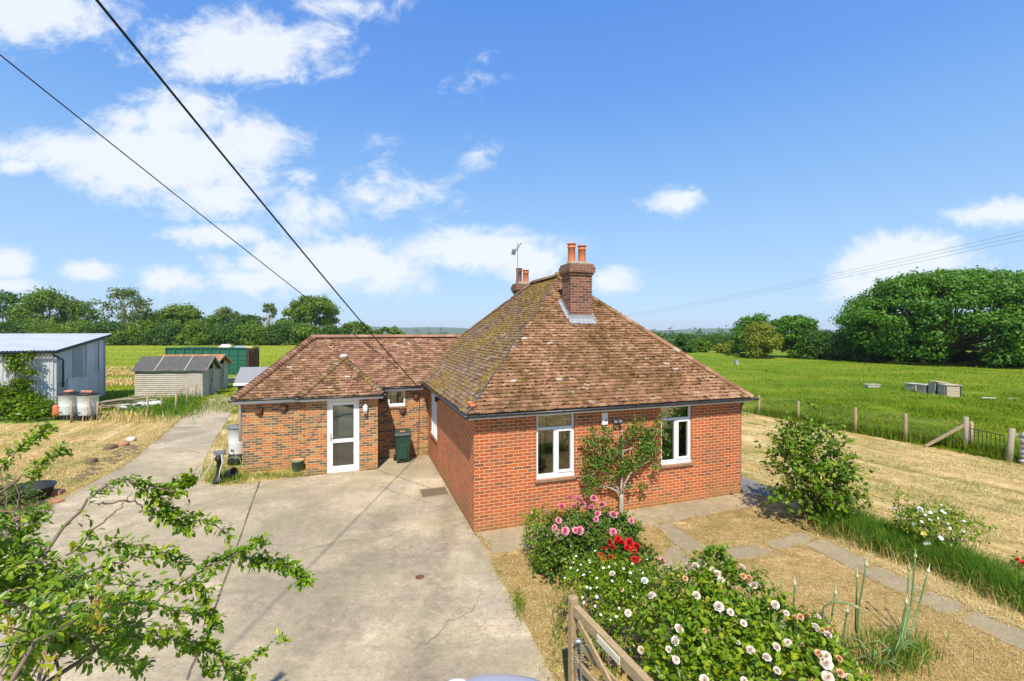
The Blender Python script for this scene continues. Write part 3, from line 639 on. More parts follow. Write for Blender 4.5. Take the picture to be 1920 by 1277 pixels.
def window(along, fixed, inward, op, layout, label=None, rec=.105, fw=.058):
    a0, a1, z0, z1 = op
    def P(a, dp, z): return (a, fixed + inward * dp, z) if along == 'u' else (fixed + inward * dp, a, z)
    mb = MB(); d0, d1 = rec - .055, rec
    mb.box(a0, a0 + fw, d0, d1, z0, z1, 0, P); mb.box(a1 - fw, a1, d0, d1, z0, z1, 0, P)
    mb.box(a0 + fw, a1 - fw, d0, d1, z0, z0 + .10, 0, P); mb.box(a0 + fw, a1 - fw, d0, d1, z1 - fw, z1, 0, P)
    panes = []
    am = (a0 + a1) / 2
    if layout == 'transom':
        zt = z1 - .39
        mb.box(a0 + fw, a1 - fw, d0, d1, zt, zt + .06, 0, P); mb.box(am - .035, am + .035, d0 - .004, d1, z0 + .1, zt, 0, P)
        # opening casement sash stands proud
        c0, c1 = am + .035, a1 - fw
        for q in ((c0, c0 + .05, z0 + .1, zt), (c1 - .035, c1, z0 + .1, zt), (c0 + .05, c1 - .035, z0 + .1, z0 + .15), (c0 + .05, c1 - .035, zt - .05, zt)): mb.box(q[0], q[1], d0 - .018, d1, q[2], q[3], 0, P)
        panes = [(a0 + fw, a1 - fw, zt + .06, z1 - fw), (a0 + fw, am - .035, z0 + .1, zt), (c0 + .05, c1 - .035, z0 + .15, zt - .05)]
    elif layout == 'triple':
        for k in (1, 2):
            a = a0 + (a1 - a0) * k / 3; mb.box(a - .04, a + .04, d0 - .006, d1, z0 + .1, z1 - fw, 0, P)
        for k in range(3): panes.append((a0 + (a1 - a0) * k / 3 + .045, a0 + (a1 - a0) * (k + 1) / 3 - .045, z0 + .1, z1 - fw))
    else: panes = [(a0 + fw, a1 - fw, z0 + .1, z1 - fw)]
    wo_ = mb.build('window', 'white_paint', H, .004)
    if label: wo_['label'] = label
    for (p, q, r_, s_) in panes:
        mb = MB(); mb.box(p, q, rec - .025, rec - .019, r_, s_, 0, P); mb.build('pane', 'glass', wo_, uv=False)
    mb = MB(); mb.box(a0 - .04, a1 + .04, -.05, rec - .058, z0 - .065, z0 - .003, 0, P); mb.build('sill', 'sill_tile', wo_, .006)
    mb = MB(); mb.box(a0 + .0, a1 - .0, rec - .085, rec - .056, z0 + .0, z0 + .035, 0, P); mb.build('drip_rail', 'white_paint', wo_, .004)
    return wo_
window('u', 0, 1, W1, 'transom', 'white casement window between house corner and espalier pear')
window('u', 0, 1, W2, 'transom', 'white casement window beyond the espalier pear')
window('v', 0, 1, WL, 'triple', 'white three light window on the shaded flank wall', .07)
window('v', 7.4, -1, WR, 'triple'); window('v', 7.4, -1, (4.9, 8.2, .75, 2.36), 'triple'); window('u', 9.6, -1, (3.0, 6.6, .75, 2.36), 'triple')  # unseen rear and second side window made wide to let sky light in
window('u', 6.6, 1, WN, 'single', 'small square window over the wheelie bin', .05, .045)
# porch door
def PD(a, dp, z): return (a, 5.42 + dp, z)
mb = MB(); a0, a1, z0, z1 = DR; e0, e1 = .02, .085
mb.box(a0, a0 + .06, e0, e1, z0, z1, 0, PD); mb.box(a1 - .06, a1, e0, e1, z0, z1, 0, PD); mb.box(a0 + .06, a1 - .06, e0, e1, z1 - .06, z1, 0, PD); mb.box(a0 + .06, a1 - .06, e0 - .03, e1, z0, z0 + .05, 0, PD)
b0, b1, y0, y1 = a0 + .065, a1 - .065, z0 + .055, z1 - .065
for q in ((b0, b0 + .10, y0, y1), (b1 - .10, b1, y0, y1), (b0 + .1, b1 - .1, y0, y0 + .14), (b0 + .1, b1 - .1, y1 - .10, y1), (b0 + .1, b1 - .1, y0 + .86, y0 + .97)): mb.box(q[0], q[1], e0 - .008, e1 - .01, q[2], q[3], 0, PD)
door = mb.build('door', 'white_paint', H, .005); door['label'] = 'white half glazed porch door with two panes'
mb = MB(); mb.box(b0 + .1, b1 - .1, .045, .052, y0 + .14, y0 + .86, 0, PD); mb.build('pane', 'glass_frosted', door, uv=False)
mb = MB(); mb.box(b0 + .1, b1 - .1, .045, .052, y0 + .97, y1 - .1, 0, PD); mb.build('pane', 'glass', door, uv=False)
mb = MB(); mb.box(b0 + .03, b0 + .065, 5.42 + .0, 5.42 + .012, 1.0, 1.22); mb.tube([(b0 + .047, 5.43, 1.14), (b0 + .047, 5.385, 1.14), (b0 + .15, 5.38, 1.135)], .011, 8); mb.build('handle', 'metal_handle', door, uv=False)
mb = MB(); mb.box(a0 - .05, a1 + .05, 5.22, 5.419, -.05, .018); mb.build('door_step', 'path_slab', H, .008)

# ---- tiled roofs
def clip_poly(poly, region):
    out = poly; n = len(region)
    for i in range(n):
        a, b = region[i], region[(i + 1) % n]; inp = out; out = []
        if not inp: return []
        def side(p): return (b[0] - a[0]) * (p[1] - a[1]) - (b[1] - a[1]) * (p[0] - a[0])
        for j in range(len(inp)):
            p, q = inp[j], inp[(j + 1) % len(inp)]; sp_, sq = side(p), side(q)
            if sp_ >= 0: out.append(p)
            if (sp_ >= 0) != (sq >= 0): t = sp_ / (sp_ - sq); out.append((p[0] + (q[0] - p[0]) * t, p[1] + (q[1] - p[1]) * t))
    return out
def tile_plane(mb, org, sdir, region, up_h, rnd=random.Random(3), mat=0, moss=None, moss_n=0, rise=TP):
    """region: ccw convex polygon in (s, plan run from the eave); sdir along the eave; up_h horizontal uphill direction"""
    org = Vector(org); sdir = Vector(sdir); up_h = Vector(up_h)
    cs = 1 / math.sqrt(1 + rise * rise); sn = rise * cs
    tdir = up_h * cs + Vector((0, 0, sn)); nn = -up_h * sn + Vector((0, 0, cs))
    reg = [(s_, r_ / cs) for s_, r_ in region]
    smin, smax = min(p[0] for p in reg), max(p[0] for p in reg); tmin, tmax = min(p[1] for p in reg), max(p[1] for p in reg)
    gau, wd = .105, .168; row = 0; t = tmin
    # underlay
    mb.add([org + sdir * s_ + tdir * q - nn * .02 for s_, q in reg], [tuple(range(len(reg)))], mat, False, 0)
    tiles = []
    while t < tmax:
        s0 = smin - (wd / 2 if row % 2 else 0) + rnd.uniform(-.01, .01)
        while s0 < smax:
            rect = [(s0 + .002, t), (s0 + wd - .002, t), (s0 + wd - .002, t + gau + .004), (s0 + .002, t + gau + .004)]
            c = clip_poly(rect, reg)
            if len(c) >= 3:
                low = .024 + rnd.uniform(-.005, .007); skew = rnd.uniform(-.006, .006); k = rnd.random()
                if rnd.random() < .006: low += .02
                top = []; bot = []
                for (a, b) in c:
                    f = (b - t) / gau; h = low * (1 - f) + .006 * f + skew * ((a - s0) / wd - .5)
                    top.append(org + sdir * a + tdir * b + nn * h); bot.append(org + sdir * a + tdir * b - nn * .004)
                m = len(top); mb.add(top + bot, [tuple(range(m))] + [(i, m + i, m + (i + 1) % m, (i + 1) % m) for i in range(m)], mat, False, k)
                tiles.append((s0, t))
            s0 += wd
        t += gau; row += 1
    for i in range(moss_n):
        s0, t0 = rnd.choice(tiles); a = s0 + rnd.uniform(0, wd); b = t0 + rnd.uniform(-.012, .02); q = rnd.uniform(.35, 1.0) ** 1.3
        if moss is not None and not moss(a, b * cs, rnd): continue
        if not clip_poly([(a - .01, b), (a + .01, b), (a, b + .01)], reg): continue
        c = org + sdir * a + tdir * b + nn * .022
        V = []; rx, rt = .066 * q * rnd.uniform(.6, 1.5), .028 * q
        for j in range(6):
            th = j * PI / 3; V.append(c + sdir * (rx * math.cos(th)) + tdir * (rt * math.sin(th)) - nn * .01)
        V.append(c + nn * .034 * q)
        mb.add(V, [(j, (j + 1) % 6, 6) for j in range(6)], 1, True, rnd.random())
def ridge(mb, a, b, r=.12, seg=.32, rnd=random.Random(5), mat=0, flare=.012):
    a = Vector(a); b = Vector(b); L = (b - a).length; d = (b - a) / L; n = max(1, round(L / seg)); sd = d.cross(Vector((0, 0, 1))).normalized(); up = sd.cross(d)
    for i in range(n):
        p = a + d * (L * i / n - .01); q = a + d * (L * (i + 1) / n + .01); V = []; j = rnd.uniform(-.006, .006)
        for (c, rr) in ((p, r + flare), (q, r - .004)):
            for k in range(7):
                t = PI * k / 6; V.append(c + sd * (rr * math.cos(t) + j) + up * (rr * .78 * math.sin(t) - .035))
        for (c, rr) in ((p, r - .01), (q, r - .02)):
            for k in range(7):
                t = PI * k / 6; V.append(c + sd * (rr * math.cos(t)) + up * (rr * .75 * math.sin(t) - .04))
        Fc = [(k, k + 1, 8 + k, 7 + k) for k in range(6)] + [(k, 14 + k, 15 + k, k + 1) for k in range(6)]
        mb.add(V, Fc, mat, False, rnd.random())
OV = .2; X0, X1, Y0, Y1 = -OV, 7.4 + OV, -OV, 9.6 + OV; HWD = (X1 - X0) / 2
MIDU = 3.7; RZ = EZ + HWD * TP
RL = Y1 - Y0
mb = MB()
fm = lambda a, r_, q: q.random() < (.85 if r_ > .5 else .5)
tile_plane(mb, (X0, Y0, EZ), (1, 0, 0), [(0, 0), (X1 - X0, 0), (HWD, HWD)], (0, 1, 0), random.Random(1), 0, fm, 3600)
tile_plane(mb, (X1, Y0, EZ), (0, 1, 0), [(0, 0), (RL, 0), (RL - HWD, HWD), (HWD, HWD)], (-1, 0, 0), random.Random(2), 0)
tile_plane(mb, (X1, Y1, EZ), (-1, 0, 0), [(0, 0), (X1 - X0, 0), (HWD, HWD)], (0, -1, 0), random.Random(3), 0)
mr = mb.build('main_roof', ['tile_front', 'moss_dark'], H, uv=False, recalc=False)
mb = MB()
def gm(a, r_, q):
    v_ = RL - a; return q.random() < .16 + 1.0 * max(0, math.sin(v_ * 1.1 + r_ * 1.6) * math.sin(r_ * 1.7 - v_ * .5 + .6))
tile_plane(mb, (X0, Y1, EZ), (0, -1, 0), [(0, 0), (RL, 0), (RL - HWD, HWD), (HWD, HWD)], (1, 0, 0), random.Random(4), 0, gm, 6500)
mo = mb.build('mossy_slope', ['tile_moss', 'moss_gold'], mr, uv=False, recalc=False)
mb = MB(); ap0, ap1 = (MIDU, Y0 + HWD, RZ + .03), (MIDU, Y1 - HWD, RZ + .03)
ridge(mb, ap0, ap1, .13); ridge(mb, (X1, Y1, EZ + .02), ap1, .10, .2); ridge(mb, (X0, Y1, EZ + .02), ap1, .10, .2)
mb.blob((MIDU, Y0 + HWD, RZ + .07), .13, .13, .09)
mb.build('ridge_tiles', ['tile_moss'], mr, uv=False, recalc=False)
mb = MB(); ridge(mb, (X1, Y0, EZ + .02), ap0, .10, .2, random.Random(8)); mb.build('hip_tiles', ['tile_front'], mr, uv=False, recalc=False)
mb = MB()      # narrow mitred hip: thin lead under the tile edges
a, b = Vector((X0, Y0, EZ + .03)), Vector(ap0); mb.bar(a + Vector((0, 0, .0)), b - Vector((0, 0, .04)), .035, .03); mb.build('hip_lead', 'felt', mr, uv=False)
mb = MB(); rr = random.Random(9)
for i in range(2):
    mb.blob((X0 + .10 + rr.uniform(0, .12), Y0 + .10 + rr.uniform(0, .12), EZ + .16 + .05 * i), .09, .08, .05)
mb.build('hip_end_tile', 'terracotta', mr, uv=False)
# wing
WE, RV = 2.48, 8.27; WB = 2 * RV - 6.4
run = RV - 6.4; run2 = RV - 6.2; WLU = -5.95; WZ2 = WE - .2 * TP; RW = WE + run * TP
mb = MB(); wm_ = lambda a, r_, q: q.random() < .5
tile_plane(mb, (WLU, 6.2, WZ2), (1, 0, 0), [(0, 0), (2.95, 0), (2.95, run2), (run2, run2)], (0, 1, 0), random.Random(11), 0, wm_, 1500)
tile_plane(mb, (-3.0, 6.4, WE), (1, 0, 0), [(0, 0), (5.2, 0), (5.2, run), (0, run)], (0, 1, 0), random.Random(12), 0, wm_, 1200)
tile_plane(mb, (WLU, WB + .2, WZ2), (0, -1, 0), [(0, 0), (2 * run2, 0), (run2, run2)], (1, 0, 0), random.Random(13), 0, wm_, 300)
tile_plane(mb, (2.2, WB + .2, WZ2), (-1, 0, 0), [(0, 0), (8.15, 0), (8.15 - run2, run2), (0, run2)], (0, -1, 0), random.Random(14), 0)
wr = mb.build('wing_roof', ['tile_wing', 'moss_dark'], H, uv=False, recalc=False)
mb = MB(); ridge(mb, (WLU + run2 - .05, RV, RW + .03), (-.2 + (RW - EZ) / TP + .1, RV, RW + .03), .12); ridge(mb, (WLU + .02, 6.22, WZ2 + .04), (WLU + run2, RV, RW + .03), .12, .115, random.Random(6), 0, .05)
mb.build('ridge_tiles', ['tile_wing'], wr, uv=False, recalc=False)
# porch
PE, PU0, PU1, PV = 2.40, -4.02, -1.60, 5.24; prun = (PU1 - PU0) / 2; pm = (PU0 + PU1) / 2; plen = 3.4
mb = MB(); pmf = lambda a, r_, q: q.random() < .75
tile_plane(mb, (PU0, PV, PE), (1, 0, 0), [(0, 0), (PU1 - PU0, 0), (prun, prun)], (0, 1, 0), random.Random(21), 0, pmf, 500)
tile_plane(mb, (PU1, PV, PE), (0, 1, 0), [(0, 0), (plen, 0), (plen, prun), (prun, prun)], (-1, 0, 0), random.Random(22), 0, pmf, 300)
tile_plane(mb, (PU0, PV + plen, PE), (0, -1, 0), [(0, 0), (plen, 0), (plen - prun, prun), (0, prun)], (1, 0, 0), random.Random(23), 0, pmf, 300)
pr = mb.build('porch_roof', ['tile_wing', 'moss_dark'], H, uv=False, recalc=False)
mb = MB(); pz = PE + prun * TP; pa = (pm, PV + prun, pz + .03)
ridge(mb, (PU0, PV, PE + .03), pa, .09, .14, random.Random(31), 0, .03); ridge(mb, (PU1, PV, PE + .03), pa, .09, .14, random.Random(32), 0, .03); ridge(mb, pa, (pm, PV + prun + 1.0, pz + .03), .1)
mb.build('ridge_tiles', ['tile_moss'], pr, uv=False, recalc=False)
mb = MB(); mb.blob((pm, PV + prun, pz + .06), .14, .12, .08); mb.build('apex_cap', 'stone_pale', pr, uv=False)
# gutters, fascias, soffits
def gutter(pts, z, r=.058, wallz=None):
    """half-round channel along local plan points (outer line), brackets and joint collars"""
    mb = MB(); P = [Vector((p[0], p[1], z)) for p in pts]
    for i in range(len(P) - 1):
        a, b = P[i], P[i + 1]; d = (b - a).normalized(); sd = d.cross(Vector((0, 0, 1))); V = []; n = 8
        a = a - d * (r if i else .02); b = b + d * (r if i < len(P) - 2 else .02)
        for c in (a, b):
            for k in range(n + 1):
                t = PI + PI * k / n; V.append(c + sd * (r * math.cos(t)) + Vector((0, 0, r * math.sin(t))))
        for c in (a, b):
            for k in range(n + 1):
                t = PI + PI * k / n; V.append(c + sd * ((r - .006) * math.cos(t)) + Vector((0, 0, (r - .006) * math.sin(t))))
        m = n + 1; Fc = []
        for k in range(n): Fc += [(k, k + 1, m + k + 1, m + k), (2 * m + k, 3 * m + k, 3 * m + k + 1, 2 * m + k + 1)]
        Fc += [(0, m, 3 * m, 2 * m), (n, 2 * m + n, 3 * m + n, m + n), tuple(range(m)), tuple(range(m, 2 * m))]
        mb.add(V, Fc, 0, True)
        L = (b - a).length; k = .4
        while k < L:
            c = a + d * k
            ring = [c + sd * ((r + .006) * math.cos(PI + PI * j / n)) + Vector((0, 0, (r + .006) * math.sin(PI + PI * j / n))) for j in range(n + 1)]
            mb.add(ring + [q + d * .03 for q in ring], [(j, j + 1, n + 2 + j, n + 1 + j) for j in range(n)], 0, True); k += .95
    return mb.build('gutter', 'gutter_black', H, uv=False)
def fascia(a, b, z0, z1, t=.022):
    mb = MB(); A_ = Vector((a[0], a[1], 0)); B_ = Vector((b[0], b[1], 0)); mb.bar(A_ + Vector((0, 0, (z0 + z1) / 2)), B_ + Vector((0, 0, (z0 + z1) / 2)), t, z1 - z0); return mb.build('fascia', 'white_paint', H)
go = OV + .045; fo = OV - .03
gutter([(-go, 6.45), (-go, -go), (7.4 + go, -go), (7.4 + go, 9.6)], EZ - .015, .064)
fascia((-fo, -fo), (7.4 + fo, -fo), EZ - .125, EZ - .01); fascia((7.4 + fo, -fo + .012), (7.4 + fo, 9.6), EZ - .125, EZ - .01)
mb = MB(); mb.box(-fo - .011, -fo + .011, -fo + .012, 6.42, EZ - .125, EZ - .01); fb = mb.build('fascia', 'gutter_black', H); fb['label'] = 'black painted fascia board on the flank eave'
mb = MB(); mb.box(-fo, 7.4 + fo, -fo + .012, -.002, EZ - .11, EZ - .09); mb.box(-fo + .012, -.002, .0, 6.4, EZ - .11, EZ - .09); mb.box(7.402, 7.4 + fo - .012, 0, 9.6, EZ - .11, EZ - .09); mb.build('soffit', 'white_paint', H)
gutter([(-1.66, 6.4 - .045), (-.26, 6.4 - .045)], WE - .01); fascia((-1.77, 6.42), (-.2, 6.42), WE - .15, WE - .015)
gutter([(WLU - .045, 9.9), (WLU - .045, 6.2 - .045), (-4.0, 6.2 - .045)], WZ2 - .005); fascia((WLU + .02, 6.22), (-3.95, 6.22), WZ2 - .15, WZ2 - .012); fascia((WLU + .02, 6.232), (WLU + .02, 9.9), WZ2 - .15, WZ2 - .012)
gutter([(PU0 - .045, 6.1), (PU0 - .045, PV - .045), (PU1 + .045, PV - .045), (PU1 + .045, 6.35)], PE - .005); fascia((PU0 + .02, PV + .02), (PU1 - .02, PV + .02), PE - .13, PE - .012); fascia((PU1 - .02, PV + .032), (PU1 - .02, 6.5), PE - .13, PE - .012)
mb = MB(); mb.box(PU0 + .02, PU1 - .03, PV + .03, 5.418, PE - .11, PE - .09); mb.box(WLU + .03, -3.9, 6.23, 6.398, WZ2 - .12, WZ2 - .10); mb.build('soffit', 'white_paint', H)
def downpipe(u, v, z0, z1, mat, out=(0, 0)):
    mb = MB(); mb.tube([(u + out[0], v + out[1], z1), (u + out[0], v + out[1], z1 - .08), (u, v, z1 - .3), (u, v, z0 + .1), (u + .03, v - .06, z0)], .036, 10)
    for z in (z1 - .4, (z0 + z1) / 2, z0 + .3): mb.tube([(u, v, z), (u, v, z + .05)], .045, 10)
    return mb.build('downpipe', mat, H, uv=False)
downpipe(7.46, .08, .05, EZ - .06, 'grey_plastic', (.0, -.1))
mb = MB(); mb.tube([(-5.80, 6.36, 1.0), (-5.80, 6.36, 2.1), (-5.9, 6.2, 2.25)], .034, 10); mb.build('downpipe', 'white_paint', H, uv=False)
# weatherboard edge beside the wing wall
mb = MB()
for k in range(11): mb.box(-5.86, -5.76, 6.5, 9.8, .95 + k * .115, 1.055 + k * .115, 0)
mb.build('weatherboard', 'timber_grey', H)

# ---- chimneys
def chimney(u0, u1, v0, v1, z0, z1, lab, sooty, pots):
    mb = MB(); mb.box(u0, u1, v0, v1, z0, z1 - .36)
    for (o_, a, b) in ((.035, z1 - .36, z1 - .285), (.075, z1 - .285, z1 - .11), (.045, z1 - .11, z1 - .035)): mb.box(u0 - o_, u1 + o_, v0 - o_, v1 + o_, a, b)
    ch = mb.build('chimney', 'brick_chimney', H); ch['label'] = lab
    mb = MB(); um, vm = (u0 + u1) / 2, (v0 + v1) / 2
    V = [(u0 - .04, v0 - .04, z1 - .034), (u1 + .04, v0 - .04, z1 - .034), (u1 + .04, v1 + .04, z1 - .034), (u0 - .04, v1 + .04, z1 - .034), (u0 + .1, v0 + .1, z1 + .05), (u1 - .1, v0 + .1, z1 + .05), (u1 - .1, v1 - .1, z1 + .05), (u0 + .1, v1 - .1, z1 + .05)]
    mb.add(V, [(3, 2, 1, 0), (4, 5, 6, 7), (0, 1, 5, 4), (1, 2, 6, 5), (2, 3, 7, 6), (3, 0, 4, 7)]); mb.build('mortar_cap', 'mortar_cap', ch)
    for i, (pu, pv, h) in enumerate(pots):
        mb = MB(); r = .112
        mb.lathe([(r + .02, 0), (r + .008, .03), (r, .06), (r - .006, h - .14), (r + .012, h - .125), (r + .012, h - .10), (r - .004, h - .09), (r, h - .03), (r + .024, h - .02), (r + .024, h), (r - .02, h), (r - .03, h - .3), (0, h - .3)], 20, 0, (pu, pv, z1 + .02))
        p = mb.build('chimney_pot', 'terracotta_sooty' if (sooty and i == 0) else 'terracotta', ch, uv=False)
        if sooty and i == 0: p['label'] = 'soot blackened clay chimney pot'
    return ch
c1 = chimney(3.36, 4.04, 2.10, 2.68, 4.2, 6.36, 'tall brick chimney on the front slope with two orange pots', False, [(3.53, 2.39, .56), (3.87, 2.39, .52)])
zf = EZ + (2.10 + OV) * TP
mb = MB(); mb.add([(3.27, 1.95, zf - .15 * TP + .045), (4.13, 1.95, zf - .15 * TP + .045), (4.11, 2.088, zf + .05), (3.29, 2.088, zf + .05), (3.29, 2.09, zf + .16), (4.11, 2.09, zf + .16)], [(0, 1, 2, 3), (3, 2, 5, 4)])
for s_, uu in ((-1, 3.355), (1, 4.045)):
    for k in range(7):
        v_ = 2.10 + k * .085; z_ = zf + (v_ - 2.1) * TP
        mb.box(uu + min(0, s_ * .012), uu + max(0, s_ * .012), v_, v_ + .08, z_ - .02, z_ + .17)
    mb.add([(uu, 2.09, zf + .04), (uu + s_ * .12, 2.09, zf + .05), (uu + s_ * .12, 2.72, zf + .05 + .63 * TP), (uu, 2.72, zf + .04 + .63 * TP)], [(0, 1, 2, 3)])
mb.build('flashing', 'lead', c1, uv=False, recalc=False)
chimney(3.42, 3.98, 6.75, 7.25, 4.4, 6.24, 'low brick chimney behind the ridge with one sooty pot', True, [(3.56, 6.98, .55), (3.84, 6.98, .5)])
print('house ok')
# ------------------------------------------------------------------ things fixed to or standing by the house
def thing(name, label, cat, loc, rz=0.0, group=None): return empty(name, loc, rz, label, cat, group)
t = thing('wall_lantern', 'white half lantern on the brick porch wall beside the glazed door', 'wall light', HW(-2.144, 5.42, 1.94), HR)
mb = MB(); mb.box(-.05, .05, -.03, -.001, -.1, .12); mb.lathe([(0, .17), (.02, .15), (.075, .10), (.08, .085), (.072, .08)], 8, 0, (0, -.08, 0)); mb.lathe([(.045, -.14), (.05, -.12), (.06, -.115)], 8, 0, (0, -.08, 0))
for k in range(8): a = 2 * PI * k / 8; mb.tube([(.068 * math.cos(a), -.08 + .068 * math.sin(a), .085), (.055 * math.cos(a), -.08 + .055 * math.sin(a), -.12)], .006, 5)
mb.build('lantern_frame', 'white_paint', t, uv=False)
mb = MB(); mb.lathe([(.05, -.115), (.064, .08)], 16, 0, (0, -.08, 0)); mb.build('lantern_glass', 'lamp_glass', t, uv=False)

t = thing('alarm_box', 'white alarm box under the gutter between the two front windows', 'alarm box', HW(3.196, 0, 2.29), HR)
mb = MB(); mb.box(-.075, .075, -.07, -.001, -.14, .15); mb.build('casing', 'white_paint', t, .012)
mb = MB(); mb.lathe([(.022, -.01), (.022, .01), (0, .014)], 12); o = mb.build('lens', 'black_plastic', t, uv=False); o.rotation_euler = (R(90), 0, 0); o.location = (.02, -.072, -.03)
t = thing('security_light', 'small grey twin security light on brick wall above the espalier pear', 'security light', HW(3.52, 0, 2.2), HR)
mb = MB(); mb.box(-.05, .05, -.04, -.001, -.05, .05); mb.tube([(0, -.04, 0), (0, -.09, .02)], .015, 6); mb.build('base_plate', 'grey_plastic', t, uv=False)
for sx in (-.06, .07):
    mb = MB(); mb.tube([(sx, -.06, .03), (sx * 1.1, -.14, -.01)], [.03, .055], 10); mb.build('lamp_head', 'grey_plastic', t, uv=False)
t = thing('flood_light', 'black floodlight on the flank wall under its dark eave', 'floodlight', HW(0, 4.3, 2.3), HR)
mb = MB(); mb.box(-.14, -.06, -.08, .08, -.07, .07); mb.build('lamp_body', 'black_plastic', t, .01); mb = MB(); mb.tube([(-.001, 0, 0), (-.06, 0, 0)], .02, 8); mb.build('bracket', 'black_plastic', t, uv=False)

def planter(u, v, z, label):
    t = thing('wall_planter', label, 'wall planter', HW(u, v, z), HR, 'rusty wall planters on the wing')
    mb = MB(); V = []; n = 9
    for i, (r, zz) in enumerate(((.115, .09), (.11, .0), (.085, -.07), (.03, -.11))):
        for k in range(n): a = PI + PI * k / (n - 1); V.append((r * math.cos(a), r * math.sin(a) - .004, zz))
    mb.add(V, [(i * n + k, i * n + k + 1, (i + 1) * n + k + 1, (i + 1) * n + k) for i in range(3) for k in range(n - 1)]); mb.box(-.115, .115, -.006, -.001, -.11, .11)
    mb.build('bowl', 'rust', t, uv=False)
    mb = MB(); mb.tube([(.118 * math.cos(PI + PI * k / 12), .118 * math.sin(PI + PI * k / 12) - .004, .09) for k in range(13)], .011, 6); mb.build('rim', 'rust', t, uv=False)
    mb = MB()
    for k in range(14): mb.blob((random.uniform(-.08, .08), random.uniform(-.09, -.02), .08 + random.uniform(0, .04)), .03, .03, .025)
    mb.build('dry_plant', 'soil', t, uv=False)
planter(-5.28, 6.4, 1.86, 'rusty wall planter nearest the white water butt'); planter(-4.59, 6.4, 1.92, 'rusty wall planter beside the porch roof eave')
planter(-.426, 6.6, 2.08, 'rusty wall planter between small window and flank wall'); planter(-.884, 6.6, 1.6, 'rusty wall planter under the small window'); planter(-1.545, 6.6, 2.06, 'rusty wall planter in the shaded corner by the porch')

t = thing('wheelie_bin', 'dark green wheelie bin standing in the paved corner by the porch', 'wheelie bin', HW(-.95, 6.02, .012), HR)
mb = MB(); V = []
for (z, wx, y0, y1) in ((.04, .20, -.20, .18), (.30, .215, -.225, .21), (.60, .235, -.255, .24), (.92, .255, -.285, .27)): V += [(-wx, y0, z), (wx, y0, z), (wx, y1, z), (-wx, y1, z)]
mb.add(V, [(3, 2, 1, 0)] + [(i * 4 + k, i * 4 + (k + 1) % 4, i * 4 + 4 + (k + 1) % 4, i * 4 + 4 + k) for i in range(3) for k in range(4)] + [(12, 13, 14, 15)])
mb.box(-.14, .14, -.262, -.21, .15, .62); mb.box(-.275, .275, -.305, .29, .90, .935); mb.build('body', 'bin_green', t, .025)
mb = MB(); V = [(-.28, -.32, .937), (.28, -.32, .937), (.28, .30, .975), (-.28, .30, .975), (-.25, -.27, 1.0), (.25, -.27, 1.0), (.25, .24, 1.06), (-.25, .24, 1.06)]
mb.add(V, [(3, 2, 1, 0), (4, 5, 6, 7), (0, 1, 5, 4), (1, 2, 6, 5), (2, 3, 7, 6), (3, 0, 4, 7)]); mb.tube([(-.24, .33, .99), (.24, .33, .99)], .018, 8); mb.build('lid', 'bin_lid', t, .02)
for sx in (-1, 1):
    mb = MB(); mb.tube([(sx * .20, .22, .1), (sx * .27, .22, .1)], .1, 16); mb.build('wheel', 'black_plastic', t, uv=False)
mb = MB(); mb.box(-.09, .08, -.10, .05, 1.035, 1.045); o = mb.build('lid_sticker', 'brick_loose', t, uv=False); o.rotation_euler = (R(5), 0, 0)

t = thing('glazed_pot', 'green glazed plant pot of dry soil against the wing wall', 'plant pot', G(558, 883), 0)
mb = MB(); mb.lathe([(.13, 0), (.15, .02), (.19, .30), (.205, .305), (.21, .345), (.19, .35), (.175, .28), (0, .28)], 28); mb.build('pot_body', 'pot_glaze', t, uv=False)
mb = MB(); mb.lathe([(.187, .345), (.19, .354), (.184, .352), (.172, .285), (.0, .284)], 28); mb.build('pot_lining', 'clay_pale', t, uv=False)

def water_butt(loc, label, r, h, stand, name='water_butt', grp=None, stones=True):
    t = thing(name, label, 'water butt', loc, 0, grp)
    mb = MB(); mb.lathe([(r * .84, stand), (r * .86, stand + .02), (r * .93, stand + h * .4), (r * .95, stand + h * .42), (r * .95, stand + h * .46), (r, stand + h * .93), (r * 1.04, stand + h * .94), (r * 1.04, stand + h), (0, stand + h)], 28); mb.build('barrel', 'white_plastic', t, uv=False)
    mb = MB(); mb.lathe([(r * 1.07, stand + h - .03), (r * 1.08, stand + h + .03), (r * .95, stand + h + .06), (r * .4, stand + h + .07), (0, stand + h + .07)], 28); mb.build('lid', 'grey_plastic' if not stones else 'black_plastic', t, uv=False)
    mb = MB()
    if stand > .25:
        mb.lathe([(r * 1.08, 0), (r * .9, stand - .01), (0, stand - .01)], 28)
    else:
        for k in range(3): mb.box(-r * 1.1, r * 1.1, -r + k * r * .75, -r + k * r * .75 + .2, 0, .06)
        for k in range(6): mb.box(-r * 1.1 + k * r * .42, -r * 1.1 + k * r * .42 + r * .3, -r, r, .06, stand - .005)
    mb.build('stand', 'black_plastic', t, uv=False)
    mb = MB(); mb.tube([(0, -r * .9, stand + .14), (0, -r - .07, stand + .14)], .02, 8); mb.box(-.012, .012, -r - .06, -r - .03, stand + .14, stand + .21); mb.build('tap', 'black_plastic', t, uv=False)
    return t
water_butt(G(447, 868), 'white water butt on a black stand at the wing corner', .31, .86, .34, stones=False)
t = thing('broken_tile', 'broken clay tiles lying on the lid of the wing water butt', 'roof tile', G(447, 868) + Vector((.05, .02, 1.275)), .4)
mb = MB(); mb.box(-.13, .12, -.1, .1, 0, .02); mb.bar((-.1, -.05, .03), (.2, .08, .09), .16, .016); mb.build('tile_pieces', 'brick_loose', t, uv=False)
BT1, BT2 = G(130, 784), G(165, 785)
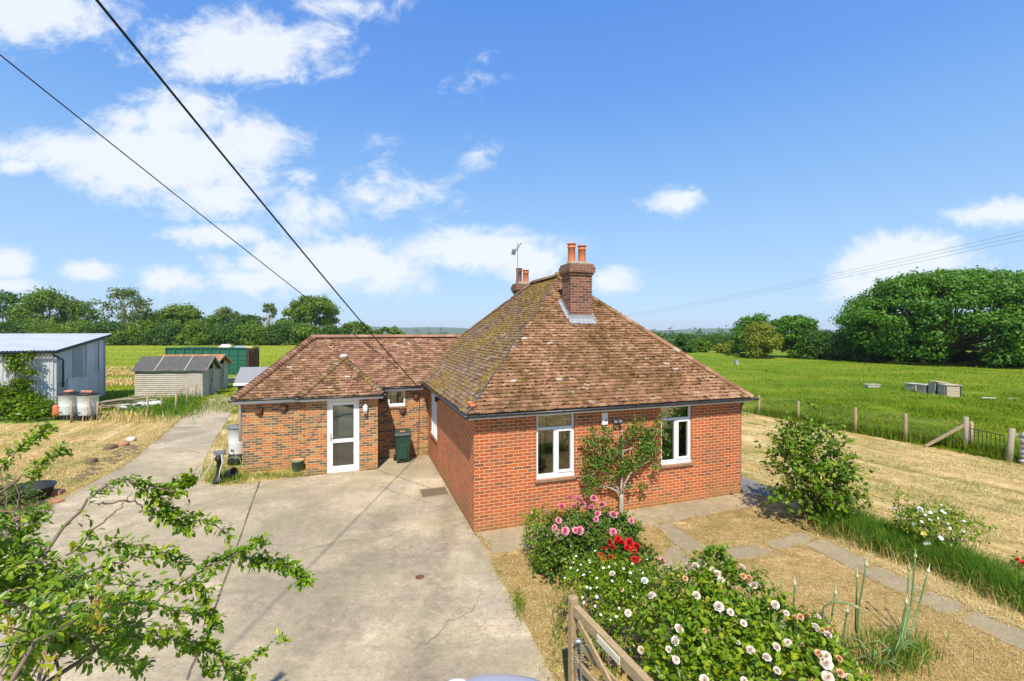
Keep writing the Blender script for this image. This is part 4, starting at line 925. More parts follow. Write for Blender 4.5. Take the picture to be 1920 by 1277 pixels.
water_butt(BT1, 'white barrel with stone on its lid, nearer the drainpipe', .42, 1.02, .2, grp='white barrels by the metal shed'); water_butt(BT2, 'white barrel with rubble on its lid, farther from the drainpipe', .42, 1.02, .2, grp='white barrels by the metal shed')
for (b, lab, n) in ((BT1, 'flat pale stone lying on the barrel by the drainpipe', 1), (BT2, 'rubble pieces heaped on the second white barrel', 4)):
    t = thing('lid_stone', lab, 'stone', b + Vector((0, 0, 1.285)))
    mb = MB()
    for k in range(n): mb.blob((.0 if n == 1 else -.22 + .15 * k, random.uniform(-.1, .05), .06), .28 if n == 1 else .10, .2 if n == 1 else .1, .085, 0, .2)
    mb.build('stone_mass', 'brick_loose', t, uv=False)

t = thing('garden_pump', 'black standpipe pump with pale hoses standing in the verge', 'water pump', G(410, 905), .2)
mb = MB(); mb.lathe([(.17, 0), (.16, .08), (.10, .16), (.07, .22), (.06, .3), (.055, .62), (.09, .64), (.1, .72), (.06, .78), (0, .79)], 16); mb.build('pump_column', 'black_plastic', t, uv=False)
mb = MB(); mb.box(-.13, .17, -.06, .06, .80, .93); mb.tube([(0, 0, .78), (0, 0, .84)], .05, 10); mb.tube([(.1, 0, .9), (.22, -.02, .84)], .035, 8); mb.build('pump_head', 'grey_plastic', t, .02)
mb = MB(); mb.tube([(-.1, -.05, .86), (-.16, -.08, .6), (-.3, -.12, .3), (-.36, -.1, .12)], .013, 6); mb.tube([(.1, -.06, .82), (.13, -.08, .6), (.07, -.1, .35), (.05, -.12, .1)], .02, 6); mb.tube([(.1, .05, .8), (.02, .09, .45), (-.06, .05, .2)], .018, 6); mb.build('hose', 'stone_pale', t, uv=False)
t = thing('garden_hose', 'pale green hose looping over the verge to the wing corner', 'hose', G(440, 880))
mb = MB(); mb.tube([(-.6, -.35, .05), (-.45, -.1, .22), (-.15, .1, .36), (.1, .1, .33), (.24, 0, .12), (.15, -.3, .03), (-.3, -.55, .03)], .014, 7); mb.build('hose_pipe', 'stem_green', t, uv=False)
t = thing('black_pail', 'black bucket lying beside the standpipe pump', 'bucket', G(425, 900), .7)
mb = MB(); mb.lathe([(.11, 0), (.15, .24), (.165, .245), (.165, .26), (.14, .26), (.10, .02), (0, .02)], 18); o = mb.build('pail_body', 'black_plastic', t, uv=False); o.rotation_euler = (R(75), 0, R(40)); o.location = (0, 0, .16)

t = thing('access_cover', 'small round rusty access cover set in the drive', 'drain cover', G(787, 1082, .013))
mb = MB(); mb.lathe([(.078, 0), (.078, .006), (.064, .007), (.062, .004), (0, .005)], 24); mb.box(-.03, .03, -.008, .008, .005, .009); mb.build('cover_plate', 'rust', t, uv=False)
t = thing('gully_frame', 'square open drain gully in the concrete by the flank wall', 'drain', HW(-.42, 2.75, .0), HR)
mb = MB(); mb.box(-.34, .34, -.3, .3, .0125, .0175); mb.build('gully_soil', 'soil', t, uv=False)
mb = MB()
for q in ((-.38, .38, -.34, -.3), (-.38, .38, .3, .34), (-.38, -.34, -.3, .3), (.34, .38, -.3, .3)): mb.box(*q, .0, .03)
mb.build('gully_rim', 'path_slab', t, uv=False)

t = thing('tv_aerial', 'thin television aerial on a mast strapped to the rear chimney', 'aerial', HW(3.40, 6.70, 5.2), HR)
mb = MB(); mb.tube([(0, 0, 0), (0, 0, 2.55)], .016, 6); mb.build('mast', 'wire', t, uv=False)
mb = MB(); mb.tube([(-.06, .25, 2.2), (.06, -.25, 2.5)], .011, 5)
for k in range(9):
    f = k / 8; c = Vector((-.06 + .12 * f, .25 - .5 * f, 2.2 + .3 * f)); l_ = .24 - .1 * f; mb.tube([c + Vector((l_ * .5, 0, l_ * .25)), c - Vector((l_ * .5, 0, l_ * .25))], .006, 4)
mb.bar((-.08, .27, 2.12), (-.06, .25, 2.34), .02, .16); mb.build('antenna_head', 'wire', t, uv=False)
mb = MB(); mb.tube([(-.03, -.03, .25), (.62, -.06, .25)], .012, 5); mb.tube([(-.03, -.03, .55), (.62, -.06, .55)], .012, 5); mb.build('strap', 'wire', t, uv=False)

def cable(pts, rad, mat, name, label, cat='cable', n=7, group=None):
    P = []
    for i in range(len(pts) - 1):
        for k in range(8): P.append(Vector(pts[i]).lerp(Vector(pts[i + 1]), k / 8))
    P.append(Vector(pts[-1])); mb = MB(); mb.tube(P, rad, n); o = mb.build(name, mat, None, uv=False); return tag(o, label, cat, group)
def sag(a, b, s, n=24): return [Vector(a).lerp(Vector(b), i / n) - Vector((0, 0, 4 * s * (i / n) * (1 - i / n))) for i in range(n + 1)]
e1 = HW(-.40, 6.35, WE - .02)
p0 = W(215, 0, 4.4); ext = (p0 - e1).normalized()
cable(sag(p0 + ext * 9, e1, .22), .014, 'cable_black', 'service_cable', 'thick black service cable running down to the nook gutter')
e2 = HW(-1.0, 7.0, 3.05); p1 = W(0, 82, 6.5)
cable(sag(p1 + (p1 - e2).normalized() * 12, e2, .16), .010, 'cable_black', 'service_cable', 'thinner cable crossing the big cloud to the wing roof')
for i, (yr, yl) in enumerate(((413, 590), (421, 592), (429, 594))):
    a, b = W(1170, yl, 230), W(1925, yr, 62)
    cable(sag(a, b + (b - a).normalized() * 60, 1.8), .022, 'cable_grey', 'overhead_line', ['highest of the three thin distant wires', 'middle of the three thin distant wires', 'lowest of the three thin distant wires'][i] + ' right of the chimney', 'power line', 5, 'distant overhead wires')

# ------------------------------------------------------------------ metal shed
SC = Vector((-24.4, 24.2, 0)); gd = Vector((-2.6, 5.8, 0)).normalized(); fdv = Vector((-gd.y, gd.x, 0)) * 1.0   # along the gable, along the front (towards -x)
if fdv.x > 0: fdv = -fdv
shed = thing('metal_shed', 'corrugated metal shed with a single sloping roof and climber', 'shed', SC)
GLN, FLN, Z0, Z1 = 6.5, 13.0, 3.3, 4.02
def corr(mb, o_, d, L, nrm_, zlo, zhi, pitch=.15, amp=.02, mat=0):
    n = int(L / pitch * 6); top = []; bot = []
    for i in range(n + 1):
        s_ = L * i / n; off = amp * math.sin(2 * PI * s_ / pitch)
        p = o_ + d * s_ + nrm_ * off; bot.append((p.x, p.y, zlo)); zz = zhi(s_) if callable(zhi) else zhi; top.append((p.x, p.y, zz))
    mb.add(bot + top, [(i, i + 1, n + 2 + i, n + 1 + i) for i in range(n)], mat, True)
fn_ = Vector((-gd.x, -gd.y, 0)); gn = -fdv
mb = MB(); corr(mb, Vector((0, 0, 0)), fdv, FLN, fn_, .05, Z0); mb.build('front_wall', 'galv_light', shed, uv=False); mb = MB(); corr(mb, fdv * FLN + gd * GLN, -fdv, FLN, -fn_, .05, Z1); mb.build('rear_wall', 'galv_light', shed, uv=False)
mb = MB(); corr(mb, gd * .0, gd, GLN, gn, .05, lambda s_: Z0 - .12 + (Z1 - Z0) * s_ / GLN - .05, .22, .02)
for (a, b, z) in ((.2, 1.6, 1.55), (1.5, 3.0, 1.7), (2.9, 4.4, 1.6), (4.3, 5.9, 1.75)): corr(mb, gd * a + gn * .03, gd, b - a, gn, .06, z, .18, .018, 1 + int(a * 7) % 2)
corr(mb, gd * 5.7 + gn * .035, gd, .8, gn, .05, Z1 - .25, .3, .02, 1); corr(mb, gd * 2.2 + gn * .02, gd, 1.2, gn, 1.5, Z1 - .62, .22, .02, 2); corr(mb, gd * 3.9 + gn * .022, gd, 1.1, gn, 1.5, Z1 - .42, .22, .02, 1); mb.build('gable_wall', ['galv_blue', 'galv_pale', 'galv_dull'], shed, uv=False); mb = MB(); corr(mb, fdv * FLN, gd, GLN, -gn, .05, lambda s_: Z0 + (Z1 - Z0) * s_ / GLN); mb.build('gable_wall', 'galv_blue', shed, uv=False)
mb = MB(); n = int((FLN + .5) / .15 * 6); A = []; B = []
for i in range(n + 1):
    s_ = -.25 + (FLN + .5) * i / n; z = .018 * math.sin(2 * PI * s_ / .15)
    for (arr, k) in ((A, -.25), (B, GLN + .9)):
        p = fdv * s_ + gd * k; arr.append((p.x, p.y, Z0 + .09 + (Z1 - Z0) * k / GLN + z))
mb.add(A + B, [(i, i + 1, n + 2 + i, n + 1 + i) for i in range(n)], 0, True); mb.build('roof', 'galv_roof', shed, uv=False)
mb = MB()
for s_ in (-.2, 3, 6.5, 10, FLN): mb.bar(fdv * s_ - gd * .15 + Vector((0, 0, Z0 - .02)), fdv * s_ + gd * (GLN + .7) + Vector((0, 0, Z1 + .06)), .08, .12)
for k in range(6): q = .3 + k * 1.15; mb.bar(fdv * -.2 + gd * q + Vector((0, 0, Z0 + .02 + (Z1 - Z0) * q / GLN)), fdv * FLN + gd * q + Vector((0, 0, Z0 + .02 + (Z1 - Z0) * q / GLN)), .06, .07)
mb.build('rafters', 'dark_fitting', shed, uv=False)
mb = MB(); p0 = fn_ * .3 + Vector((0, 0, Z0 - .02)); mb.tube([p0 + fdv * (FLN + .2), p0 - fdv * .2], .065, 8); mb.tube([p0 - fdv * .1, p0 - fdv * .12 + Vector((0, 0, -.15)), gd * .7 - fdv * .14 + Vector((0, 0, Z0 - .5)), gd * .75 - fdv * .12 + Vector((0, 0, Z0 - .7)), gd * .75 - fdv * .12 + Vector((0, 0, 1.3))], .045, 8); mb.build('gutter', 'gutter_black', shed, uv=False)
mb = MB(); mb.bar(gn * .05 + gd * .06 + Vector((0, 0, .05)), gn * .05 + gd * .06 + Vector((0, 0, Z0 - .1)), .12, .04, 0, (gd.x, gd.y, 0)); mb.build('corner_trim', 'galv_blue', shed, uv=False); mb = MB(); mb.bar(gn * .06 + gd * 6.42 + Vector((0, 0, .05)), gn * .06 + gd * 6.42 + Vector((0, 0, Z1 - .2)), .14, .04, 0, (gd.x, gd.y, 0)); mb.build('corner_trim', 'galv_blue', shed, uv=False)

t = thing('gas_bottle', 'orange gas bottle between shed corner and white barrels', 'gas bottle', G(106, 786))
mb = MB(); mb.lathe([(.15, 0), (.16, .05), (.16, .6), (.12, .7), (.05, .74), (.05, .8), (0, .81)], 18); mb.build('bottle_body', 'terracotta', t, uv=False)
mb = MB(); mb.lathe([(.09, .74), (.09, .86), (.08, .86), (.08, .74)], 14); mb.build('valve_guard', 'grey_plastic', t, uv=False)

# ------------------------------------------------------------------ timber sheds, skip, lean-to
def timber_shed(loc, rz, L, Wd, ze, zr, label, roofmat, wallmat, over=.15):
    t = thing('timber_shed', label, 'shed', loc, rz)
    mb = MB(); n = int(ze / .13)
    for k in range(n):
        z0 = k * ze / n; mb.add([(0, -.035, z0 + .018), (L, -.035, z0 + .018), (L, 0, z0 + ze / n), (0, 0, z0 + ze / n)], [(0, 1, 2, 3)]); mb.add([(0, 0, z0), (L, 0, z0), (L, -.035, z0 + .018), (0, -.035, z0 + .018)], [(0, 1, 2, 3)], 1)
        mb.add([(0, Wd, z0), (L, Wd, z0), (L, Wd, z0 + ze / n), (0, Wd, z0 + ze / n)], [(3, 2, 1, 0)])
    mb.build('side_boards', [wallmat, 'soil'], t, uv=False, recalc=False)  # soil colour on lap undersides stands in for the shade below each board
    n = 14
    for (xa, xb) in ((L - .03, L), (0, .03)):
        mb = MB()
        for k in range(n):
            y0 = Wd * k / n; y1 = Wd * (k + 1) / n - .012; zz = lambda y: ze + (zr - ze) * (1 - abs(y - Wd / 2) / (Wd / 2))
            if xa > 1 and .42 * Wd < (y0 + y1) / 2 < .72 * Wd: continue
            P = [(xa, y0, 0), (xb, y0, 0), (xb, y1, 0), (xa, y1, 0), (xa, y0, zz(y0) - .03), (xb, y0, zz(y0) - .03), (xb, y1, zz(y1) - .03), (xa, y1, zz(y1) - .03)]
            mb.add(P, [(3, 2, 1, 0), (4, 5, 6, 7), (0, 1, 5, 4), (1, 2, 6, 5), (2, 3, 7, 6), (3, 0, 4, 7)])
        mb.build('gable_boards', 'timber_weathered', t, uv=False)
    mb = MB(); mb.box(L - .025, L + .01, .43 * Wd, .71 * Wd, .03, ze - .05); mb.bar((L + .015, .45 * Wd, .2), (L + .015, .69 * Wd, ze - .3), .03, .08, 0, (1, 0, 0)); d = mb.build('door', 'timber_grey', t, uv=False)
    mb = MB(); mb.box(L + .011, L + .04, .66 * Wd, .68 * Wd, .9, 1.05); mb.build('handle', 'iron', d, uv=False)
    mb = MB(); th = .05
    for s_ in (0, 1):
        y0, y1 = (-over, Wd / 2) if s_ == 0 else (Wd + over, Wd / 2); zl = ze - (zr - ze) * over / (Wd / 2)
        NX = 10
        for i in range(NX):
            xa, xb = -over + (L + 2 * over + .15) * i / NX, -over + (L + 2 * over + .15) * (i + 1) / NX; j0 = .02 * math.sin(i * 1.7); j1 = .02 * math.sin((i + 1) * 1.7)
            P = [(xa, y0, zl + j0), (xb, y0, zl + j1), (xb, y1, zr), (xa, y1, zr), (xa, y0, zl + th + j0), (xb, y0, zl + th + j1), (xb, y1, zr + th), (xa, y1, zr + th)]
            mb.add(P, [(3, 2, 1, 0), (4, 5, 6, 7), (0, 1, 5, 4), (1, 2, 6, 5), (2, 3, 7, 6), (3, 0, 4, 7)], 0)
        for f in (.30, .74): x = L * f; mb.bar((x, y0, zl + th + .012), (x, y1, zr + th + .012), .05, .012, 1)
    mb.bar((L + over + .16, -over, ze - (zr - ze) * over / (Wd / 2) + .02), (L + over + .16, Wd / 2, zr + .02), .02, .12, 1); mb.bar((L + over + .16, Wd + over, ze - (zr - ze) * over / (Wd / 2) + .02), (L + over + .16, Wd / 2, zr + .02), .02, .12, 1)
    mb.build('roof', [roofmat, 'timber_weathered'], t, uv=False); return t
m_simple('felt_patched', (.38, .17, .09), .95, 0, .55, 1.2, .4, .1)
timber_shed(G(253, 746), math.atan2(.45, 3.9), 4.15, 1.75, 1.85, 2.62, 'long low timber shed with dark felt roof beside the drive', 'felt', 'shiplap')
timber_shed(Vector((-25.6, 32.6, 0)), math.atan2(.45, 3.9), 3.9, 2.2, 1.95, 2.58, 'timber shed with patchy orange roof behind the felt roofed shed', 'felt_patched', 'timber_weathered')

t = thing('skip_container', 'long green open topped skip with rusty barred end door', 'skip', Vector((-34.4, 45.2, 0)), R(2))
SL, SW, SH = 7.9, 2.3, 2.72
mb = MB()
for (y0, y1) in ((0, .05), (SW - .05, SW)): mb.box(0, SL, y0, y1, .15, SH - .1)
mb.box(0, .05, .05, SW - .05, .15, SH - .1); mb.box(.05, SL, .05, SW - .05, .15, .25)
for k in range(9):
    for z in (.55, 1.0, 1.45, 1.9): mb.box(k * SL / 9 + .12, (k + 1) * SL / 9 - .04, -.035, 0, z, z + .22)
mb.build('side_panels', 'skip_green', t, .01)
mb = MB()
for k in range(10): x = k * (SL - .1) / 9; mb.box(x, x + .1, -.09, -.001, .1, SH - .1)
mb.box(-.03, SL + .03, -.10, .07, SH - .1, SH); mb.box(-.03, SL + .03, SW - .07, SW + .1, SH - .1, SH); mb.box(0, SL, -.07, -.002, .0, .1); mb.build('top_rail', 'skip_green', t, .01)
mb = MB(); mb.box(SL - .02, SL + .03, .02, SW - .02, .2, SH - .15); 
for k in range(5): mb.box(SL + .03, SL + .1, .1 + k * .5, .2 + k * .5, .15, SH)
for z in (.4, 1.2, 2.2): mb.box(SL + .03, SL + .08, .05, SW - .05, z, z + .1)
mb.build('end_door', 'rust', t, .01)
for (nm, lab, mat, bl) in (('board_sheet', 'long white board sloping out of the green skip', 'white_plastic', [(3.0, 1.2, 2.55, 1.6, .7, .10)]), ('rubble_sack', 'pale grey sack on top of the skip load', 'stone_pale', [(5.2, 1.1, 2.7, .7, .6, .32)]), ('blue_sack', 'blue plastic sack on the skip load', 'blue_plastic', [(6.7, .9, 2.62, .6, .5, .22)]), ('straw_bale', 'flattened straw bale at the barred end of the skip', 'straw_col', [(7.3, 1.2, 2.6, .8, .7, .2)]), ('earth_heap', 'brown earth heap filling the green skip', 'soil', [(2, 1.15, 2.4, 2.0, 1.0, .3), (4.5, 1.1, 2.42, 2.0, 1.0, .3)])):
    q = thing(nm, lab, {'board_sheet': 'board', 'rubble_sack': 'sack', 'blue_sack': 'sack', 'straw_bale': 'bale', 'earth_heap': 'heap'}[nm], Vector((-34.4, 45.2, 0)), R(2)); mb = MB()
    for b in bl: mb.blob(b[:3], b[3], b[4], b[5], 0, .2, 12, 6)
    mb.build({'board_sheet': 'sheet', 'earth_heap': 'soil_mass', 'straw_bale': 'straw_mass'}.get(nm, 'sack_body'), mat, q, uv=False)

lt = thing('lean_to', 'low lean-to with a flat grey sheet roof behind the wing', 'lean-to', W(438, 721, 26.5) * 1.0)
lo = lt.location.copy(); base = Vector((lo.x, lo.y, 0)); lt.location = base; hz = lo.z
ltop = W(451, 690, 28.8) - base; rw = Vector((2.6, .5, 0))
mb = MB(); A = Vector((0, 0, hz)); P = [A, A + rw, ltop + rw, ltop]; q = Vector((0, 0, .05)); mb.add([p for p in P] + [p + q for p in P], [(3, 2, 1, 0), (4, 5, 6, 7), (0, 1, 5, 4), (1, 2, 6, 5), (2, 3, 7, 6), (3, 0, 4, 7)]); mb.build('roof', 'felt_grey', lt, uv=False)
mb = MB(); mb.bar(A + Vector((0, -.03, 0)), A + rw + Vector((0, -.03, 0)), .03, .14); mb.build('edge_board', 'white_paint', lt, uv=False)
mb = MB(); e_ = Vector((.15, .15, 0)); mb.add([e_, e_ + rw, e_ + rw + Vector((0, 0, hz - .03)), e_ + Vector((0, 0, hz - .03))], [(0, 1, 2, 3)]); l2 = Vector((ltop.x, ltop.y, 0)); mb.add([e_, l2, ltop - Vector((0, 0, .03)), e_ + Vector((0, 0, hz - .03))], [(0, 1, 2, 3)]); mb.build('walls', 'dark_fitting', lt, uv=False)
t = thing('wheelbarrow', 'upturned white wheelbarrow on the grass before the green skip', 'wheelbarrow', W(434, 722, 36) * 1.0); t.location.z = 0
mb = MB(); V = [(-.45, -.3, .62), (.45, -.35, .7), (.45, .35, .7), (-.45, .3, .62), (-.25, -.2, .3), (.3, -.2, .35), (.3, .2, .35), (-.25, .2, .3)]
mb.add(V, [(4, 5, 6, 7), (0, 1, 5, 4), (1, 2, 6, 5), (2, 3, 7, 6), (3, 0, 4, 7)]); mb.build('tray', 'white_plastic', t, uv=False)
mb = MB(); mb.tube([(-.5, 0, .2), (.2, -.25, .3), (1.0, -.28, .6)], .02, 6); mb.tube([(-.5, 0, .2), (.2, .25, .3), (1.0, .28, .6)], .02, 6); mb.tube([(.35, -.25, .35), (.4, -.25, 0)], .02, 6); mb.tube([(.35, .25, .35), (.4, .25, 0)], .02, 6); mb.build('frame', 'iron', t, uv=False)
mb = MB(); mb.tube([(-.55, -.04, .2), (-.55, .04, .2)], .19, 16); mb.build('wheel', 'tyre', t, uv=False)

t = thing('plastic_sack', 'white plastic sacks dumped in the weeds by the low shed', 'sack', G(258, 768)); mb = MB()
for q in ((-.5, 0, .18, .6, .4, .2), (.25, .1, .22, .55, .35, .22), (.8, .25, .28, .4, .3, .16)): mb.blob(q[:3], q[3], q[4], q[5], 0, .3, 12, 7)
mb.build('sack_body', 'white_plastic', t, uv=False)
t = thing('timber_pile', 'stack of old grey planks leaning behind the stake fence', 'planks', G(215, 772)); mb = MB()
for k in range(9): mb.bar((-1.2 + random.uniform(-.3, .3), random.uniform(-.2, .5), .1 + .05 * k), (1.3 + random.uniform(-.3, .3), random.uniform(.3, 1.2), .25 + .07 * k), .15, .04)
mb.build('planks', 'timber_grey', t, uv=False)
# stake fence
sf = thing('stake_fence', 'low fence of rough stakes and wire in front of the sheds', 'fence', G(134, 792))
tops = []
for (px, py, pt, lean) in ((134, 793, 752, 0), (174, 787, 744, -.25), (183, 788, 753, 0), (220, 783, 757, .1), (278, 781, 735, -.06), (330, 776, 738, .02), (351, 764, 722, 0), (366, 752, 718, .05), (303, 772, 746, 0), (338, 750, 730, 0), (374, 747, 730, 0)):
    g_ = G(px, py); h = (py - pt) / F * g_.y; p = g_ - sf.location; mb = MB(); tp = p + Vector((lean, 0, h)); mb.tube([p, p.lerp(tp, .5) + Vector((random.uniform(-.02, .02), 0, 0)), tp], [.055, .05, .045], 7); mb.build('stake', 'timber_post', sf, uv=False); tops.append((px, p, tp))
tops.sort(); mb = MB()
for (f) in (.9, .5):
    for i in range(len(tops) - 1):
        a, b = tops[i], tops[i + 1]; mb.tube([a[1].lerp(a[2], f), (a[1].lerp(a[2], f) + b[1].lerp(b[2], f)) / 2 - Vector((0, 0, .04)), b[1].lerp(b[2], f)], .006, 4)
mb.build('fence_wire', 'wire', sf, uv=False)
t = thing('rubber_tub', 'wide black rubber tub standing by the loose bricks', 'tub', G(48, 938)); mb = MB(); mb.lathe([(.42, 0), (.48, .05), (.55, .3), (.58, .31), (.58, .34), (.53, .34), (.45, .06), (0, .06)], 28); mb.build('tub_wall', 'black_plastic', t, uv=False)
for i, (px, py, lab, rz, sz) in enumerate(((98, 930, 'loose brick at the kerb with a yellowed top face', .4, (.2, .11, .14)), (106, 942, 'broken orange brick lying lowest by the kerb', -.3, (.16, .09, .07)), (78, 932, 'dark mossy block between tub and bricks', .2, (.16, .14, .16)), (84, 944, 'flat brown brick half sunk beside the tub', .9, (.14, .09, .05)))):
    t = thing('loose_brick', lab, 'brick', G(px, py), rz, 'loose bricks by the tub'); mb = MB(); mb.box(-sz[0], sz[0], -sz[1], sz[1], 0, sz[2]); mb.build('brick_body', 'brick_loose' if i != 2 else 'soil', t, .02)
for i, (px, py, lab) in enumerate(((246, 827, 'grey stone at the top of the drive edge rubble'), (206, 842, 'brown stone in the middle of the drive edge rubble'), (172, 868, 'dark clod of earth low on the drive edge'), (232, 836, 'pale flat stone half buried at the drive edge'))):
    t = thing('edge_stone', lab, 'stone', G(px, py), i, 'stones along the drive edge'); mb = MB(); mb.blob((0, 0, .06), .22, .16, .12, 0, .3, 8, 5); mb.build('stone_mass', ['stone_pale', 'soil', 'soil', 'brick_loose'][i], t, uv=False)
mb = MB()
for k in range(110):
    f = random.random(); g_ = G(270 + (150 - 270) * f + random.uniform(-26, 8), 838 + (905 - 838) * f + random.uniform(-8, 2)); s_ = random.uniform(.02, .07); mb.blob((g_.x, g_.y, .01), s_ * 1.5, s_, s_ * .6, 0, .4, 6, 4)
o = mb.build('edge_rubble', 'soil', None, uv=False); tag(o, 'dark earth and rubble scattered along the drive edge', 'rubble', kind='stuff')

# ------------------------------------------------------------------ wire fence, posts and gate on the meadow side
wf = thing('wire_fence', 'wire netting fence on round wooden posts along the meadow', 'fence', FENCE[1])
def post(parent, p, h, r=.065, lean=(0, 0), name='post', mat='timber_post', sq=False):
    mb = MB(); tp = p + Vector((lean[0], lean[1], h))
    mb.tube([p - Vector((0, 0, .1)), p.lerp(tp, .5), tp - Vector((0, 0, .02)), tp], [r, r * .97, r * .93, r * .8], 10); return mb.build(name, mat, parent, uv=False)
b0 = FENCE[1]
hts = {1: (1423, 742), 2: (1497, 752), 3: (1604, 764), 4: (1698, 776)}
pl = [(FENCE[i] - b0, (FENCE[i].y) * ((HZ + HC * F / FENCE[i].y) - hts[i][1]) / F) for i in (1, 2, 3, 4)]
for k in range(1, 6): pl.insert(0, (-fdir * (3.2 * k), 1.15))
for p, h in pl: post(wf, p, h)
GP1, GP2 = FENCE[5], FENCE[6]
mb = MB(); line = [p for p, h in pl] + [GP1 - b0]
for a, b in zip(line, line[1:]):
    d = b - a
    for z in (.05, .2, .35, .5, .66, .82, .95, 1.03): mb.bar(a + Vector((0, 0, z)), b + Vector((0, 0, z)), .0045, .0045)
    n = max(2, int(d.length / .15))
    for k in range(1, n): q = a + d * k / n; mb.bar(q + Vector((0, 0, .03)), q + Vector((0, 0, 1.03)), .004, .004)
o = mb.build('netting', 'wire', wf, uv=False)
mb = MB(); a = G(1735, 838) - b0; mb.bar(a + Vector((0, 0, .03)), GP1 - b0 + Vector((0, 0, 1.0)), .10, .09); mb.build('brace', 'timber_post', wf, uv=False)
gp = thing('gate_post', 'short grey gate post where the netting fence ends', 'gate post', GP1); post(gp, Vector((0, 0, 0)), 1.25, .09, (0, .02), 'post_shaft', 'timber_grey'); mb = MB(); mb.tube([(.12, -.06, 0), (.13, -.06, 1.1)], .05, 8); mb.build('side_stake', 'timber_post', gp, uv=False)
gp = thing('gate_post', 'leaning pale gate post with a brace on its far side', 'gate post', GP2); post(gp, Vector((0, 0, 0)), 1.12, .09, (.16, .05), 'post_shaft', 'timber_grey'); mb = MB(); mb.bar((.12, .05, 1.0), (.95, -.5, .55), .09, .09); mb.build('brace', 'timber_grey', gp, uv=False)
mt = thing('field_gate', 'low black iron field gate between two wooden posts', 'gate', GP1); dv = GP2 - GP1; mb = MB(); dl = dv.normalized()
for z in (.12, .86): mb.bar(dl * .14 + Vector((0, 0, z)), dv - dl * .14 + Vector((0, 0, z)), .025, .025)
mb.build('gate_rail', 'iron', mt, uv=False); mb = MB(); n = 8
for k in range(n + 1): q = dl * .14 + (dv - dl * .28) * k / n; mb.bar(q + Vector((0, 0, .08)), q + Vector((0, 0, .88 if k else 1.0)), .013, .013)
mb.build('gate_bars', 'iron', mt, uv=False)
t = thing('stone_stump', 'rough stone stump at the edge past the leaning gate post', 'stump', G(1925, 872)); mb = MB()
for k in range(6): mb.blob((random.uniform(-.03, .03), 0, .1 + k * .17), .17, .17, .11, 0, .2, 10, 5)
mb.build('stone_stack', 'stone_pale', t, uv=False)

# crates in the meadow
for i, (px, py, wpx, hpx, lab) in enumerate(((1713, 733, 19, 13, 'smallest weathered crate at the house end of the meadow row'), (1736, 737, 20, 15, 'weathered crate second from the house end, with a bleached lid'), (1758, 740, 20, 22, 'tall weathered crate with a lid tipped across its top'), (1780, 743, 26, 21, 'widest pale crate at the far end of the meadow row'))):
    g_ = G(px, py); w_ = wpx / F * g_.y; h = hpx / F * g_.y; t = thing('wooden_crate', lab, 'crate', g_, R([8, 4, -6, -14][i]), 'old wooden crates in the meadow')
    mb = MB(); hw_ = w_ / 2; n = 4
    for k in range(n):
        a, b = k * h / n + .012, (k + 1) * h / n
        mb.box(-hw_, hw_, -hw_ * .8, -hw_ * .8 + .025, a, b); mb.box(-hw_, hw_, hw_ * .8 - .025, hw_ * .8, a, b); mb.box(-hw_, -hw_ + .025, -hw_ * .8 + .025, hw_ * .8 - .025, a, b); mb.box(hw_ - .025, hw_, -hw_ * .8 + .025, hw_ * .8 - .025, a, b)
    mb.build('slats', 'timber_old', t, uv=False)
    for sx in (-1, 1):
        for sy in (-1, 1): mb = MB(); x, y = sx * (hw_ - .06), sy * (hw_ * .8 + .022); mb.box(x - .03, x + .03, y - .02, y + .02, 0, h + .01); mb.build('batten', 'dark_fitting', t, uv=False)
    mb = MB(); mb.box(-hw_ - .03, hw_ + .03, -hw_ * .8 - .06, hw_ * .8 + .06, h + .012, h + .05); o = mb.build('lid', 'timber_weathered' if i != 3 else 'timber_old', t, uv=False)
    if i == 2: o.rotation_euler = (R(3), R(7), 0); o.location.z = .05
t = thing('livestock_trough', 'pale low trough with a bent pipe alone in the meadow', 'trough', G(1635, 727)); t.scale = (1, 1, .7); mb = MB(); V = [(-.5, -.22, .38), (.5, -.22, .38), (.5, .22, .38), (-.5, .22, .38), (-.42, -.17, .05), (.42, -.17, .05), (.42, .17, .05), (-.42, .17, .05)]
mb.add(V, [(4, 5, 6, 7), (0, 1, 5, 4), (1, 2, 6, 5), (2, 3, 7, 6), (3, 0, 4, 7)]); mb.box(-.52, .52, -.25, -.2, .36, .41); mb.box(-.52, .52, .2, .25, .36, .41); mb.box(-.52, -.47, -.2, .2, .36, .41); mb.box(.47, .52, -.2, .2, .36, .41); mb.build('basin', 'stone_pale', t, uv=False)
mb = MB(); mb.tube([(-.05, .1, .2), (-.05, .1, .75), (0, .1, .85)], .02, 6); mb.build('pipe', 'iron', t, uv=False)
t = thing('water_tank', 'small grey tank in front of the bramble mound', 'tank', G(1381, 684)); mb = MB(); mb.box(-.2, .2, -.2, .2, 0, .55); mb.box(-.23, .23, -.23, .23, .552, .6); mb.build('tank_body', 'galv_dull', t, .03)
t = thing('meadow_plank', 'pale plank lying in the grass beyond the crates', 'plank', G(1853, 751), R(-8)); mb = MB(); mb.box(-.4, .4, -.08, .08, .14, .2); mb.build('plank_board', 'timber_weathered', t, .01)
t = thing('meadow_plank', 'dull grey plank sunk in grass near the frame edge', 'plank', G(1897, 751), R(6)); mb = MB(); mb.box(-.3, .3, -.07, .07, .1, .15); mb.build('plank_board', 'timber_grey', t, .01)

